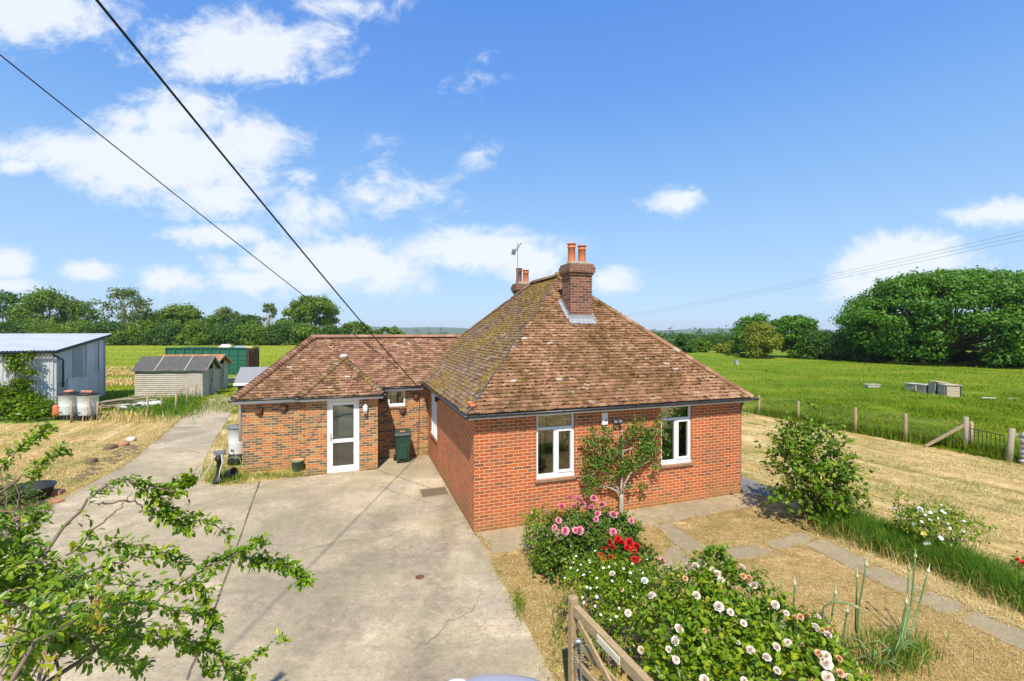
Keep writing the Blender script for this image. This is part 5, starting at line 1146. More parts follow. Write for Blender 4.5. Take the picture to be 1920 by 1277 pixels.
# ------------------------------------------------------------------ timber gate with name plate, car
ga = thing('timber_gate', 'weathered five bar timber gate standing open in the roses', 'gate', (W(1075, 1118, 5.25) * 1.0)); zt = ga.location.z; ga.location.z = 0
d2 = W(1250, 1277, 4.05) - W(1085, 1150, 5.25); hd = Vector((d2.x, d2.y, 0)).normalized(); GLEN = 3.0
sd_ = hd.cross(Vector((0, 0, 1)))
hd_loc = W(1085, 1148, 5.25).z
mb = MB(); mb.bar((0, 0, .05), (0, 0, zt), .10, .085, 0, tuple(hd)); mb.build('hanging_stile', 'timber_gate', ga, .012, uv=False)
mb = MB(); p = hd * .05; mb.bar(p + Vector((0, 0, zt - .13)), hd * GLEN + Vector((0, 0, zt - .30)), .075, .12); mb.build('top_rail', 'timber_gate', ga, .008, uv=False)
for z in (zt - .48, zt - .72, zt - .95):
    mb = MB(); mb.bar(p + Vector((0, 0, z)), hd * GLEN + Vector((0, 0, z)), .03, .08); mb.build('rail', 'timber_gate', ga, .004, uv=False)
mb = MB(); mb.bar(hd * .15 + sd_ * .035 + Vector((0, 0, zt - .2)), hd * 1.55 + sd_ * .035 + Vector((0, 0, .35)), .03, .08); mb.build('brace', 'timber_gate', ga, .004, uv=False); mb = MB(); mb.bar(hd * GLEN + Vector((0, 0, .1)), hd * GLEN + Vector((0, 0, zt - .2)), .08, .08, 0, tuple(hd)); mb.build('shutting_stile', 'timber_gate', ga, .004, uv=False)
mb = MB()
for k in range(11):
    q = hd * (.12 + k * .055) - sd_ * .02; mb.bar(q + Vector((0, 0, .1)), q + Vector((0, 0, zt - .74)), .003, .003)
for k in range(12): z = .1 + k * .055; mb.bar(hd * .1 - sd_ * .02 + Vector((0, 0, z)), hd * .75 - sd_ * .02 + Vector((0, 0, z)), .003, .003)
mb.build('mesh_panel', 'chain_steel', ga, uv=False)
csd = -sd_ if sd_.y > 0 else sd_
pc0, pc1 = hd * .50 + csd * .045, hd * .86 + csd * .045; zs = lambda s_: zt - .135 - .17 * (s_ / GLEN)
sg = thing('name_plate', 'small cream name plate screwed to the top rail of the gate', 'sign', ga.location)
mb = MB(); mb.bar(pc0 + Vector((0, 0, zs(.5))), pc1 + Vector((0, 0, zs(.86))), .012, .075); mb.build('plate', 'sign_cream', sg, .002, uv=False)
mb = MB(); rr = random.Random(4)
for k in range(15):
    f = .12 + .75 * k / 14; c = pc0.lerp(pc1, f) + csd * .0065 + Vector((0, 0, zs(.5 + .36 * f) - .008)); hgt = rr.uniform(.018, .03)
    mb.bar(c - Vector((0, 0, hgt / 2)), c + Vector((0, 0, hgt / 2)), .004, .0012, 0, tuple(csd))
    if k % 2: mb.bar(c + Vector((0, 0, rr.choice([-1, 0, 1]) * hgt * .4)), c + (pc1 - pc0) * .045 + Vector((0, 0, rr.choice([-1, 0, 1]) * hgt * .3)), .0012, .004)
mb.build('worn_lettering', 'sign_paint', sg, uv=False)
mb = MB()
for f in (.04, .96):
    c = pc0.lerp(pc1, f) + csd * .007 + Vector((0, 0, zs(.5 + .36 * f))); mb.blob(c, .006, .006, .006)
mb.build('screw', 'iron', sg, uv=False)
ch = thing('gate_chain', 'steel chain hanging off the gate stile over the mesh', 'chain', ga.location)
mb = MB()
for j, off in enumerate((.10, .20)):
    for k in range(22):
        c = hd * (off + .01 * math.sin(k * .6)) + csd * .035 + Vector((0, 0, zt - .42 - k * .032)); a = hd if k % 2 else csd
        mb.tube([c + a * (.011 * math.cos(2 * PI * i / 8)) + Vector((0, 0, .022 * math.sin(2 * PI * i / 8))) for i in range(9)], .0042, 5)
mb.blob(hd * .15 + csd * .035 + Vector((0, 0, zt - .42)), .06, .03, .03); mb.build('chain_links', 'chain_steel', ch, uv=False)

ct = W(955, 1257, 4.35)
car = thing('parked_car', 'pale blue grey car with a rounded bonnet parked by the timber gate', 'car', (ct.x - .0, 4.66, 0), R(-6))
mb = MB()   # body lofted along -y (front end at y=0 pointing away from the viewer)
secs = [(.02, .20, .50, .84), (-.05, .36, .38, .95), (-.25, .60, .28, 1.01), (-.7, .80, .24, 1.04), (-1.25, .84, .22, 1.08), (-2.4, .86, .22, 1.06), (-3.4, .84, .24, 1.04), (-3.9, .74, .30, .98), (-4.05, .55, .42, .85)]
V = []; nn = 12
for (y, hw_, zb, zt_) in secs:
    for k in range(nn):
        a = 2 * PI * k / nn; cx, cz = math.cos(a), math.sin(a); pw = .45
        V.append((hw_ * math.copysign(abs(cx) ** pw, cx), y, (zb + zt_) / 2 + (zt_ - zb) / 2 * math.copysign(abs(cz) ** pw, cz)))
m = len(secs); mb.add(V, [(i * nn + k, i * nn + (k + 1) % nn, (i + 1) * nn + (k + 1) % nn, (i + 1) * nn + k) for i in range(m - 1) for k in range(nn)] + [tuple(range(nn))[::-1], tuple((m - 1) * nn + k for k in range(nn))], 0, True)
o = mb.build('body', 'car_paint', car, uv=False); sb = o.modifiers.new('smooth', 'SUBSURF'); sb.levels = sb.render_levels = 2
mb = MB(); V = [(-.72, -1.1, 1.04), (.72, -1.1, 1.04), (.75, -3.5, 1.0), (-.75, -3.5, 1.0), (-.58, -1.75, 1.47), (.58, -1.75, 1.47), (.58, -3.0, 1.46), (-.58, -3.0, 1.46)]
mb.add(V, [(0, 1, 5, 4), (1, 2, 6, 5), (2, 3, 7, 6), (3, 0, 4, 7)]); mb.build('windows', 'car_glass', car, .03, uv=False)
mb = MB(); mb.box(-.60, .60, -3.05, -1.72, 1.455, 1.5); mb.build('roof', 'car_paint', car, .04, uv=False)
for sx in (-1, 1):
    mb = MB(); mb.blob((sx * .52, -.04, .72), .16, .09, .09, 0, 0, 12, 8); mb.build('headlight', 'lamp_glass', car, uv=False)
    for y in (-.85, -3.2):
        mb = MB(); mb.tube([(sx * .70, y, .31), (sx * .87, y, .31)], .31, 24); wh = mb.build('wheel', 'tyre', car, uv=False); mb = MB(); mb.tube([(sx * .86, y, .31), (sx * .885, y, .31)], .19, 18); mb.build('rim', 'chain_steel', wh, uv=False)
print('things ok')
# ------------------------------------------------------------------ trees
def limb(a, b, bend, rng, n=5):
    a = np.array(a, float); b = np.array(b, float); t = np.linspace(0, 1, n)[:, None]; L = np.linalg.norm(b - a)
    off = rng.normal(0, 1, 3) * L * bend; return a + (b - a) * t + off * (t * (1 - t) * 4) * .5
def tree(name, label, px, py, d, top, hw, mat, seed, lo=.12, clumps=34, per=170, leaf=.5, cr=.32, flat=.75, bark='bark', group=None, trunk=True, depth=None, hollow=.5, dx=0, gap=0.0, name_cat='tree', skirt=.6, wobble=.18):
    """px: centre column, d: distance, top: photo row of the crown top, hw: half width in photo px, lo: crown bottom as share of the height"""
    rng = np.random.default_rng(seed); zg = gz_far((px - 960) / F * d, d); x = (px - 960) / F * d
    Ht = HC + (HZ - top) / F * d - zg; rx = hw / F * d; ry = rx * .85 if depth is None else depth
    root = thing(name, label, name_cat, (x, d, zg), 0, group)
    zb = Ht * lo; rz = (Ht - zb) / 2; zc = zb + rz
    # clump centres in a domed crown, more on its shell
    D = rdir(clumps, rng); D[:, 2] = np.where(D[:, 2] < -.75, -D[:, 2], D[:, 2]); r = rng.uniform(hollow, 1, clumps) ** .6; sk = np.where(D[:, 2] < 0, 1 + skirt * (1 / np.maximum(.5, np.sqrt(1 - D[:, 2] ** 2)) - 1), 1); D[:, :2] *= sk[:, None]
    crr = cr * min(rx, rz * 1.3) * rng.uniform(.7, 1.25, clumps)
    C = np.stack([D[:, 0] * (rx - crr * .75), D[:, 1] * (ry - crr * .75), D[:, 2] * (rz - crr * flat * .8)], 1) * r[:, None]
    wob = 1 + wobble * np.sin(3 * np.arctan2(D[:, 1], D[:, 0]) + seed); C[:, :2] *= wob[:, None]; C[:, 2] += zc
    n = clumps * per; ci = np.repeat(np.arange(clumps), per)
    q = rdir(n, rng); q[:, 2] = q[:, 2] * .85 + .12; rad = rng.uniform(.55, 1.08, n) ** .8
    lump = 1 + .28 * np.sin(q[:, 0] * 7 + ci) * np.sin(q[:, 1] * 6 + ci * 2) 
    P = C[ci] + q * (crr[ci] * rad * lump)[:, None] * np.array([1, 1, flat])
    if gap: keep = rng.random(n) > gap; P, q, ci = P[keep], q[keep], ci[keep]; n = len(P)
    P[:, 2] = np.maximum(P[:, 2], .12)
    N = nrm(q * np.array([1, 1, .8]) + rng.normal(0, .55, (n, 3)) + np.array([0, 0, .35])); T = nrm(np.cross(N, rdir(n, rng)))
    sz = leaf * rng.uniform(.6, 1.25, n)
    rn = np.clip(rng.normal(.45, .2, n) + (rng.random(clumps)[ci] - .5) * .35, 0, 1)
    leaves_obj('crown', P, T, N, sz, sz * .75, mat, root, 0, .12, rn, rng)
    if trunk:
        mb = MB(); tr = max(.12, Ht * .022); fork = np.array([rng.normal(0, .2), rng.normal(0, .2), max(zb * .9, Ht * .22)])
        pts = limb((0, 0, -.1), fork, .06, rng); mb.tube(pts, list(np.linspace(tr * 1.3, tr * .85, 5)), 8)
        for i in rng.permutation(clumps)[:max(8, clumps // 2)]:
            p = limb(fork - np.array([0, 0, rng.uniform(0, .1) * Ht]), C[i], .12, rng); mb.tube(p, list(np.linspace(tr * .5, tr * .1, 5)), 5)
        mb.build('trunk', bark, root, uv=False)
    return root
GW = 'trees of the wood beyond the field'
for i, a in enumerate([
    ('tall_tree', 'tall thin topped tree at the outer end of the wood', 8, 150, 540, 42, 'leaf_wood_dark', .2, 30, 110, .75, .3, .3),
    ('tall_tree', 'broad bright green tree behind the metal shed roof', 92, 152, 538, 62, 'leaf_wood', .05, 46, 190, .75, .3, .0),
    ('tall_tree', 'feathery grey limbed tree leaning over the shed roof ridge', 150, 158, 556, 40, 'leaf_sparse', .25, 26, 100, .7, .28, .35),
    ('sparse_tree', 'pale sparse tree whose bare limbs show above the wood', 235, 150, 536, 48, 'leaf_sparse', .25, 40, 90, .7, .22, .3),
    ('round_tree', 'dense round topped tree above the long felt roofed shed', 335, 146, 566, 46, 'leaf_wood', .04, 36, 210, .7, .33, .0),
    ('tree', 'dull green low tree between the sparse and round trees', 286, 152, 584, 36, 'leaf_wood_dark', .05, 26, 160, .7, .34, .0),
    ('tree', 'tree with a wispy top behind the green skip', 424, 154, 574, 30, 'leaf_sparse', .15, 26, 130, .65, .3, .2),
    ('tree', 'mid green bushy tree above the skip centre', 395, 150, 588, 30, 'leaf_wood', .04, 24, 170, .7, .34, .0),
    ('tree', 'bushy tree above the barred end of the skip', 462, 150, 588, 32, 'leaf_wood_dark', .04, 26, 170, .7, .34, .0),
    ('thin_tree', 'thin lollipop tree with a small tuft above its crown', 506, 160, 566, 17, 'leaf_sparse', .45, 16, 90, .6, .3, .3),
    ('tree', 'yellowish low tree beside the big domed tree', 528, 150, 596, 26, 'leaf_wood', .04, 20, 170, .7, .36, .0),
    ('domed_tree', 'big domed tree standing highest where the cables cross', 589, 162, 551, 50, 'leaf_wood', .16, 60, 210, .7, .24, .0),
    ('tree', 'dark leafy tree at the foot of the domed tree', 556, 150, 604, 34, 'leaf_wood_dark', .03, 24, 170, .7, .34, .0),
    ('tree', 'rounded tree just past the domed tree above the wing ridge', 664, 190, 602, 33, 'leaf_wood', .04, 26, 170, .8, .34, .0),
    ('tree', 'low long tree farthest along the wood above the wing ridge', 728, 215, 613, 36, 'leaf_wood', .04, 24, 160, .9, .34, .0)]):
    nm, lab, px, d, top, hw, mat, lo, cl, per, leaf, cr, gap = a
    tree(nm, lab, px, 0, d, top, hw, mat, 100 + i, lo, cl, per, leaf, cr, .8, 'bark_light' if mat == 'leaf_sparse' else 'bark', GW, True, None, .45, gap=gap)
# scrub at the foot of the wood
for i, (px, d, top, hw, mat, lab) in enumerate([(20, 140, 600, 34, 'leaf_wood_dark', 'scrub bush under the tall thin topped tree'), (84, 139, 598, 36, 'leaf_wood', 'bright scrub bush under the broad green tree'), (146, 140, 597, 38, 'leaf_wood', 'scrub bush under the feathery grey tree'), (206, 138, 600, 38, 'leaf_wood_dark', 'dark scrub bush past the shed roof tip'), (262, 138, 597, 38, 'leaf_wood', 'leafy scrub bush under the pale sparse tree'),
      (318, 137, 602, 36, 'leaf_wood_dark', 'dark scrub bush under the round topped tree'), (372, 138, 600, 36, 'leaf_wood', 'scrub bush above the near end of the skip'), (428, 138, 603, 36, 'leaf_wood_dark', 'dark scrub bush under the wispy topped tree'), (480, 138, 598, 34, 'leaf_wood', 'light green scrub bush past the barred skip end'), (530, 138, 604, 34, 'leaf_wood_dark', 'dark scrub bush under the yellowish tree'), (574, 140, 602, 36, 'leaf_wood', 'scrub bush touching the wing roof edge'), (620, 140, 608, 30, 'leaf_wood_dark', 'last dark scrub bush before the wing ridge')]):
    tree('scrub_bush', lab, px, 0, d, top, hw * 1.15, mat, 200 + i, -.3, 34, 210, .55, .36, .8, 'bark', 'scrub along the foot of the wood', False, None, .3, name_cat='bush')
# meadow side
tree('oak_tree', 'huge spreading oak with foliage sweeping down to the meadow', 1772, 0, 62, 504, 166, 'leaf_oak', 301, -.12, 250, 360, .36, .215, .6, 'bark', None, True, 12, .72, skirt=.7, wobble=.06)
tree('oak_limb_tree', 'lower dark tree merging with the oak on its house side', 1640, 0, 66, 612, 44, 'leaf_oak', 302, .0, 40, 200, .34, .3, .7, 'bark', 'trees and hedge beside the oak', True, None, .4)
tree('willow_tree', 'yellow green drooping tree on the meadow edge', 1428, 0, 72, 600, 40, 'leaf_willow', 303, -.2, 52, 200, .30, .28, 1.1, 'bark', 'trees and hedge beside the oak', True, None, .3)
tree('dark_tree', 'dark tree topping out behind the yellow green tree', 1414, 0, 80, 582, 44, 'leaf_oak', 304, -.1, 44, 190, .36, .28, .7, 'bark', 'trees and hedge beside the oak', True, None, .4)
tree('dark_tree', 'dark leaning tree between the yellow green tree and the hedge', 1490, 0, 74, 586, 48, 'leaf_oak', 305, -.15, 60, 190, .34, .27, .7, 'bark', 'trees and hedge beside the oak', True, None, .4)
for i, (px, d, top, hw, lab) in enumerate([(1535, 70, 624, 30, 'dark hedge bush beside the leaning dark tree'), (1568, 68, 634, 26, 'lowest dark hedge bush in the gap before the oak'), (1600, 66, 626, 30, 'dark hedge bush under the oak side limbs'), (1690, 66, 660, 46, 'shadowed bush under the oak near its trunk'), (1790, 64, 664, 50, 'shadowed bush under the middle of the oak'), (1890, 58, 664, 52, 'shadowed bush under the far side of the oak'), (1940, 54, 668, 36, 'bush at the frame edge below the oak')]):
    tree('hedge_bush', lab, px, 0, d, top - 10, hw * 1.15, 'leaf_wood_dark' if i not in (3,) else 'leaf_oak', 320 + i, -.25, 36, 230, .32, .42, .8, 'bark', 'hedge under the oak', False, None, .3, name_cat='bush')
tree('bramble_mound', 'low rounded bramble mound behind the small grey tank', 1402, 0, 78, 664, 32, 'leaf_oak', 340, -.2, 30, 190, .30, .45, .7, 'bark', None, False, None, .3, name_cat='bush')
for i, (px, d, top, hw, mat, lab) in enumerate([(1284, 135, 625, 16, 'leaf_wood_dark', 'dark upright tree nearest the house roof slope'), (1312, 138, 633, 17, 'leaf_wood', 'light round tree beside the dark upright tree'), (1346, 150, 628, 22, 'leaf_wood_dark', 'dark broad tree in the far group'), (1368, 130, 640, 20, 'leaf_willow', 'pale small tree in front of the far group'), (1388, 140, 622, 24, 'leaf_wood_dark', 'far dark tree beside the yellow green tree')]):
    tree('far_tree', lab, px, 0, d * .68, top, hw * 1.35, mat, 350 + i, -.2, 30, 190, .4, .36, .85, 'bark', 'far trees between roof and meadow edge', True, None, .3)
# far hedges and hills
def ridge_hill(name, xs, d, hfun, seed, mat='hill_wood', th=900):
    rng = np.random.default_rng(seed); n = len(xs); mb = MB(); rows = []
    for (dy, f) in ((-th, 0), (-th * .5, .55), (0, 1), (th, .6), (2 * th, 0)):
        rows.append([(x * (d + dy) / d, d + dy, -40 - .0095 * 0 + (40 + hfun(x) + rng.uniform(-2, 2)) * f) for x in xs])
    V = [p for r_ in rows for p in r_]; mb.add(V, [(i * n + k, i * n + k + 1, (i + 1) * n + k + 1, (i + 1) * n + k) for i in range(4) for k in range(n - 1)], 0, True, .4)
    o = mb.build(name, mat, None, uv=False); tag(o, kind='structure')
ridge_hill('hills', list(np.linspace(-3600, 4200, 120)), 4600, lambda x: 12 + 14 * math.sin(x * .0016 + 4.0) + 5 * math.sin(x * .007) + (18 if -1500 < x < -300 else 0), 5)
ridge_hill('hills', list(np.linspace(-1200, 2600, 90)), 2300, lambda x: -17 + 5 * math.sin(x * .004 + 1) + 2.5 * math.sin(x * .02), 6, th=300)
rng = np.random.default_rng(77); PT = []
for k in range(46):
    d = rng.uniform(230, 1500); px0 = rng.uniform(780, 1620); ln = rng.uniform(20, 140); m = int(ln / 2.2); a = rng.uniform(-.25, .25)
    for j in range(m):
        x = (px0 - 960) / F * d + j * 2.2; y = d + j * 2.2 * a; h = rng.uniform(1.5, 4.5) if rng.random() > .12 else rng.uniform(5, 9); z = gz_far(x, y)
        for q in range(14): PT.append((x + rng.normal(0, 1.1), y + rng.normal(0, 1.1), z + rng.uniform(0, h)))
PT = np.array(PT); N = nrm(rng.normal(0, 1, PT.shape) + np.array([0, -.3, .6])); o = leaves_obj('far_hedges', PT, nrm(np.cross(N, rdir(len(PT), rng))), N, 1.6, 1.3, 'leaf_wood_dark', None, 0); tag(o, 'distant hedgerows crossing the plain', 'hedgerow', kind='stuff')

# ------------------------------------------------------------------ flowers and shrubs
def petal_ring(n, r, tilt, wd, ln, z, ph, cup=.3):
    V = []; Fq = []
    for k in range(n):
        a = ph + 2 * PI * k / n; c, s_ = math.cos(a), math.sin(a)
        def pt(u, v): # u along petal, v across
            rad = r + ln * u * math.cos(tilt) ; zz = z + ln * u * math.sin(tilt) + cup * ln * u * u * .5 + abs(v) * wd * .35
            return (c * rad - s_ * v * wd, s_ * rad + c * v * wd, zz)
        b = len(V); V += [pt(0, -.25), pt(0, .25), pt(.55, -.55), pt(.55, .0), pt(.55, .55), pt(.92, -.42), pt(1.0, 0), pt(.92, .42)]
        Fq += [(b, b + 3, b + 2, b), (b, b + 1, b + 3, b), (b + 1, b + 4, b + 3, b + 1), (b + 2, b + 3, b + 6, b + 5), (b + 3, b + 4, b + 7, b + 6)]
    return V, [tuple(dict.fromkeys(f)) for f in Fq]
def bloom_mesh(name, mats, kind, seed):
    rr = random.Random(seed); mb = MB(); fade = .13 if 'pink' in name else .075
    if kind == 'double':
        for i, (n, r, tl, w_, l_, z) in enumerate(((7, .10, .05 + rr.uniform(-.15, .1), .74, .88, .0), (7, .08, .4, .68, .82, .05), (7, .06, .75, .6, .76, .12), (6, .04, 1.0, .5, .70, .18), (6, .02, 1.2, .36, .62, .24), (4, .0, 1.4, .24, .55, .3))):
            V, Fq = petal_ring(n, r, tl + rr.uniform(-.08, .08), w_, l_, z, rr.uniform(0, 6), .2)
            for f in Fq: pass
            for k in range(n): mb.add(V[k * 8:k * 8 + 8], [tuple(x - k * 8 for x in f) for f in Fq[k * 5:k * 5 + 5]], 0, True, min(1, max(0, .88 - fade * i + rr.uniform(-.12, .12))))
    elif kind == 'single':
        V, Fq = petal_ring(5, .06, .25, .66, .85, 0, rr.uniform(0, 6), .15)
        for k in range(5): mb.add(V[k * 8:k * 8 + 8], [tuple(x - k * 8 for x in f) for f in Fq[k * 5:k * 5 + 5]], 0, True, .5 + rr.uniform(-.3, .5))
        mb.blob((0, 0, .08), .17, .17, .10, 1)
    elif kind == 'bud':
        for (n, r, tl, w_, l_) in ((5, .12, 1.25, .4, .8), (4, .03, 1.4, .3, .95)):
            V, Fq = petal_ring(n, r, tl, w_, l_, 0, rr.uniform(0, 6), -.2)
            for k in range(n): mb.add(V[k * 8:k * 8 + 8], [tuple(x - k * 8 for x in f) for f in Fq[k * 5:k * 5 + 5]], 0, True, rr.random())
    # sepals
    mb.add([(.28 * math.cos(a), .28 * math.sin(a), -.02) for a in (0, 1.2, 2.5, 3.8, 5)] + [(0, 0, -.3)], [(i, (i + 1) % 5, 5) for i in range(5)], 2, False, .4)
    me = mb.build(name, mats, None, uv=False, recalc=False); d = me.data; bpy.data.objects.remove(me); return d
BL = {}
for nm, m in (('pink', 'petal_pink'), ('red', 'petal_red'), ('cream', 'petal_cream'), ('white', 'petal_white'), ('apricot', 'petal_apricot'), ('yellow', 'petal_yellow')):
    for k in ('double', 'single', 'bud'): BL[nm, k] = [bloom_mesh(nm + '_bloom', [m, 'petal_yellow', 'stem_green'], k, s_) for s_ in (1, 2, 3, 4)]
def ray_ell(o, d, c, r):
    o2 = (np.array(o) - c) / r; d2 = np.array(d) / r; A = d2 @ d2; B = o2 @ d2; C_ = o2 @ o2 - 1; D = B * B - A * C_
    if D < 0: return None, -B / A
    return (-B - math.sqrt(D)) / A, None
def bush(name, label, cat, base, blobs, n, leaf, mat, seed, blooms=(), group=None, ns=24, stem='twig', detail=1, wid=.55, fill=.5, loose=.04, sprig=4, sn=.3, top=.2):
    """blobs: world ellipsoids (x,y,z,rx,ry,rz). blooms: (px,py,radius_m,colour,kind)"""
    rng = np.random.default_rng(seed); base = np.array([base[0], base[1], 0.0]); root = thing(name, label, cat, base, 0, group)
    B = np.array(blobs, float); vol = (B[:, 3] * B[:, 4] * B[:, 5]) ** .75; k = rng.choice(len(B), n // sprig, p=vol / vol.sum())
    q = rdir(len(k), rng); q[:, 2] = np.where(q[:, 2] < -.3, -q[:, 2] * .8, q[:, 2]); rad = rng.uniform(fill, 1.0, len(k)) ** .55 * (1 + .12 * np.sin(q[:, 0] * 6 + k) * np.sin(q[:, 2] * 7 + q[:, 1] * 5)) + rng.exponential(loose, len(k))
    C = B[k, :3] + q * rad[:, None] * B[k, 3:6]
    k2 = np.repeat(np.arange(len(k)), sprig); m = len(k2); tw = nrm(q + rng.normal(0, .5, q.shape) + np.array([0, 0, .35]))
    P = C[k2] + tw[k2] * (rng.uniform(-1, 1, m) * leaf * 1.1)[:, None] + rng.normal(0, leaf * .25, (m, 3)) - base
    P[:, 2] = np.maximum(P[:, 2], .03)
    D = nrm(rdir(m, rng) + tw[k2] * .8 + np.array([0, 0, -.1])); N = nrm(q[k2] * .7 + rng.normal(0, sn, (m, 3)) + np.array([0, 0, .75]))
    N = nrm(N - D * (N * D).sum(1, keepdims=True)); sz = leaf * rng.uniform(.45, 1.35, m)
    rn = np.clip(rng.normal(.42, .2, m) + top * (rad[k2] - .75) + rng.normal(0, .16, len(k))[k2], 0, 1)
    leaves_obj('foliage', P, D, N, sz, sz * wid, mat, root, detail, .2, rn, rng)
    mb = MB()
    for i in rng.permutation(len(k))[:ns]:
        s0 = np.array([rng.normal(0, .12), rng.normal(0, .12), 0]); p = limb(s0, C[i] - base, .15, rng, 6); mb.tube(p, list(np.linspace(.014, .004, 6)), 5)
    mb.build('stems', stem, root, uv=False)
    cp = np.array([0, 0, HC])
    for (px, py, r, colr, kind) in blooms:
        d = np.array([(px - 960) / F, 1, -(py - HZ) / F]); best = None; near = None
        for b in B:
            t, tn = ray_ell(cp, d, b[:3], b[3:6] * .98)
            if t is not None:
                if best is None or t < best[0]: best = (t, b)
            else:
                p = cp + d * tn; e = np.linalg.norm((p - b[:3]) / b[3:6])
                if near is None or e < near[0]: near = (e, tn, b)
        t, b = best if best is not None else (near[1], near[2])
        p = cp + d * t; nv = nrm(((p - b[:3]) / b[3:6] ** 2)[None])[0]; nv = nrm((nv + np.array([0, -.35, .55]) + rng.normal(0, .42, 3))[None])[0]
        o = bpy.data.objects.new('bloom' if kind != 'bud' else 'bud', BL[colr, kind][rng.integers(4)]); COL.objects.link(o); o.parent = root
        rot = Vector(nv).to_track_quat('Z', 'Y').to_matrix().to_4x4() @ Matrix.Rotation(rng.uniform(0, 6), 4, 'Z')
        o.matrix_local = Matrix.Translation(Vector(p - base + nv * r * .25)) @ rot @ Matrix.Scale(r * rng.uniform(.72, 1.08), 4)
        mbv = None
    return root
rb = random.Random(12)
# pink rose
pink = [(1012, 982, .0, 0, 0)]
PK = [(1068, 937), (1085, 940), (1053, 953), (1046, 952), (1078, 953), (1092, 948), (1029, 965), (1048, 977), (1041, 990), (1062, 997), (1079, 996), (1088, 997), (1113, 937), (1109, 954), (1131, 950), (1122, 965), (1116, 976), (1149, 968), (1170, 963), (1183, 978), (1148, 998), (1107, 989), (1239, 1054)]
PR = [.055, .05, .05, .035, .05, .045, .045, .045, .05, .058, .05, .06, .055, .048, .058, .046, .056, .06, .03, .045, .055, .028, .05]
def cg(px, py, d, rx, ry, rz): p = W(px, py, d); return (p.x, p.y, p.z, rx, ry, rz)
bush('pink_rose_bush', 'pink rose bush in front of the brick wall corner', 'rose bush', W(1095, 1080, 8.3), [cg(1075, 1005, 8.5, .62, .5, .48), cg(1130, 1010, 8.5, .62, .5, .5), cg(1060, 1060, 8.2, .55, .5, .52), cg(1150, 1070, 8.0, .5, .45, .45), cg(1170, 995, 8.6, .3, .3, .25)], 7600, .075, 'leaf_rose', 401,
     [(a, b, r * 1.5, 'pink', 'double' if r > .036 else 'bud') for (a, b), r in zip(PK, PR)] + [(a + rb.uniform(-14, 14), b + rb.uniform(-9, 9), rb.uniform(.025, .038), 'pink', 'bud') for (a, b) in PK[::2]], 'roses along the garden gate', 16, 'stem_green')
bush('shrub_rose', 'lime leaved shrub with one white bloom at the wall corner', 'shrub', W(1005, 1070, 8.6), [cg(1010, 985, 8.9, .28, .3, .3), cg(1002, 1020, 8.8, .25, .25, .3), cg(1030, 1060, 8.4, .3, .3, .5)], 2000, .06, 'leaf_rose_light', 402, [(998, 963, .03, 'white', 'single')], None, 14)
RD = [(1146, 1021, .06), (1161, 1014, .055), (1157, 1011, .05), (1165, 1020, .05), (1149, 1030, .06), (1133, 1033, .045), (1127, 1045, .05), (1132, 1051, .045), (1147, 1048, .05), (1178, 1018, .055), (1176, 1029, .055), (1186, 1033, .055), (1192, 1027, .06), (1187, 1051, .06), (1194, 1051, .05)]
bush('red_rose_bush', 'crimson rose bush between the pink and white roses', 'rose bush', W(1165, 1125, 7.3), [cg(1158, 1050, 7.55, .42, .4, .34), cg(1195, 1060, 7.5, .38, .35, .32), cg(1150, 1085, 7.3, .45, .35, .45)], 3600, .068, 'leaf_rose', 403, [(a, b, r * 1.4, 'red', 'double') for a, b, r in RD], 'roses along the garden gate', 18)
WH = [(1080, 1044), (1090, 1039), (1106, 1056), (1071, 1066), (1089, 1060), (1116, 1034), (1105, 1052), (1058, 1050), (1084, 1070), (1106, 1073), (1119, 1085), (1095, 1080), (1060, 1085), (1131, 1066), (1142, 1063), (1153, 1058), (1170, 1067), (1182, 1075), (1186, 1058), (1200, 1070), (1182, 1092), (1177, 1090), (1100, 1102), (1107, 1104), (1120, 1102), (1119, 1120), (1096, 1130), (1117, 1137), (1126, 1152), (1144, 1162), (1161, 1141), (1157, 1157), (1187, 1119), (1205, 1075), (1230, 1085), (1252, 1095), (1075, 1055), (1093, 1121), (1213, 1050), (1147, 1090)]
bush('white_rose_bush', 'bushy white rose with many small single flowers behind the gate', 'rose bush', W(1150, 1240, 6.0), [cg(1110, 1100, 6.5, .46, .5, .42), cg(1170, 1105, 6.4, .5, .5, .42), cg(1130, 1150, 6.1, .45, .45, .5), cg(1200, 1160, 6.0, .55, .5, .52), cg(1160, 1210, 5.9, .6, .45, .5), cg(1250, 1130, 6.2, .45, .45, .45)], 6500, .055, 'leaf_rose_light', 404,
     [(a, b, rb.uniform(.015, .03), 'white', 'single') for a, b in WH] + [(1149, 1079, .062, 'cream', 'double'), (1166, 1107, .035, 'apricot', 'double'), (1069, 1096, .03, 'red', 'bud'), (1209, 1091, .05, 'white', 'double'), (1178, 1150, .055, 'cream', 'double')], 'roses along the garden gate', 30, wid=.45)
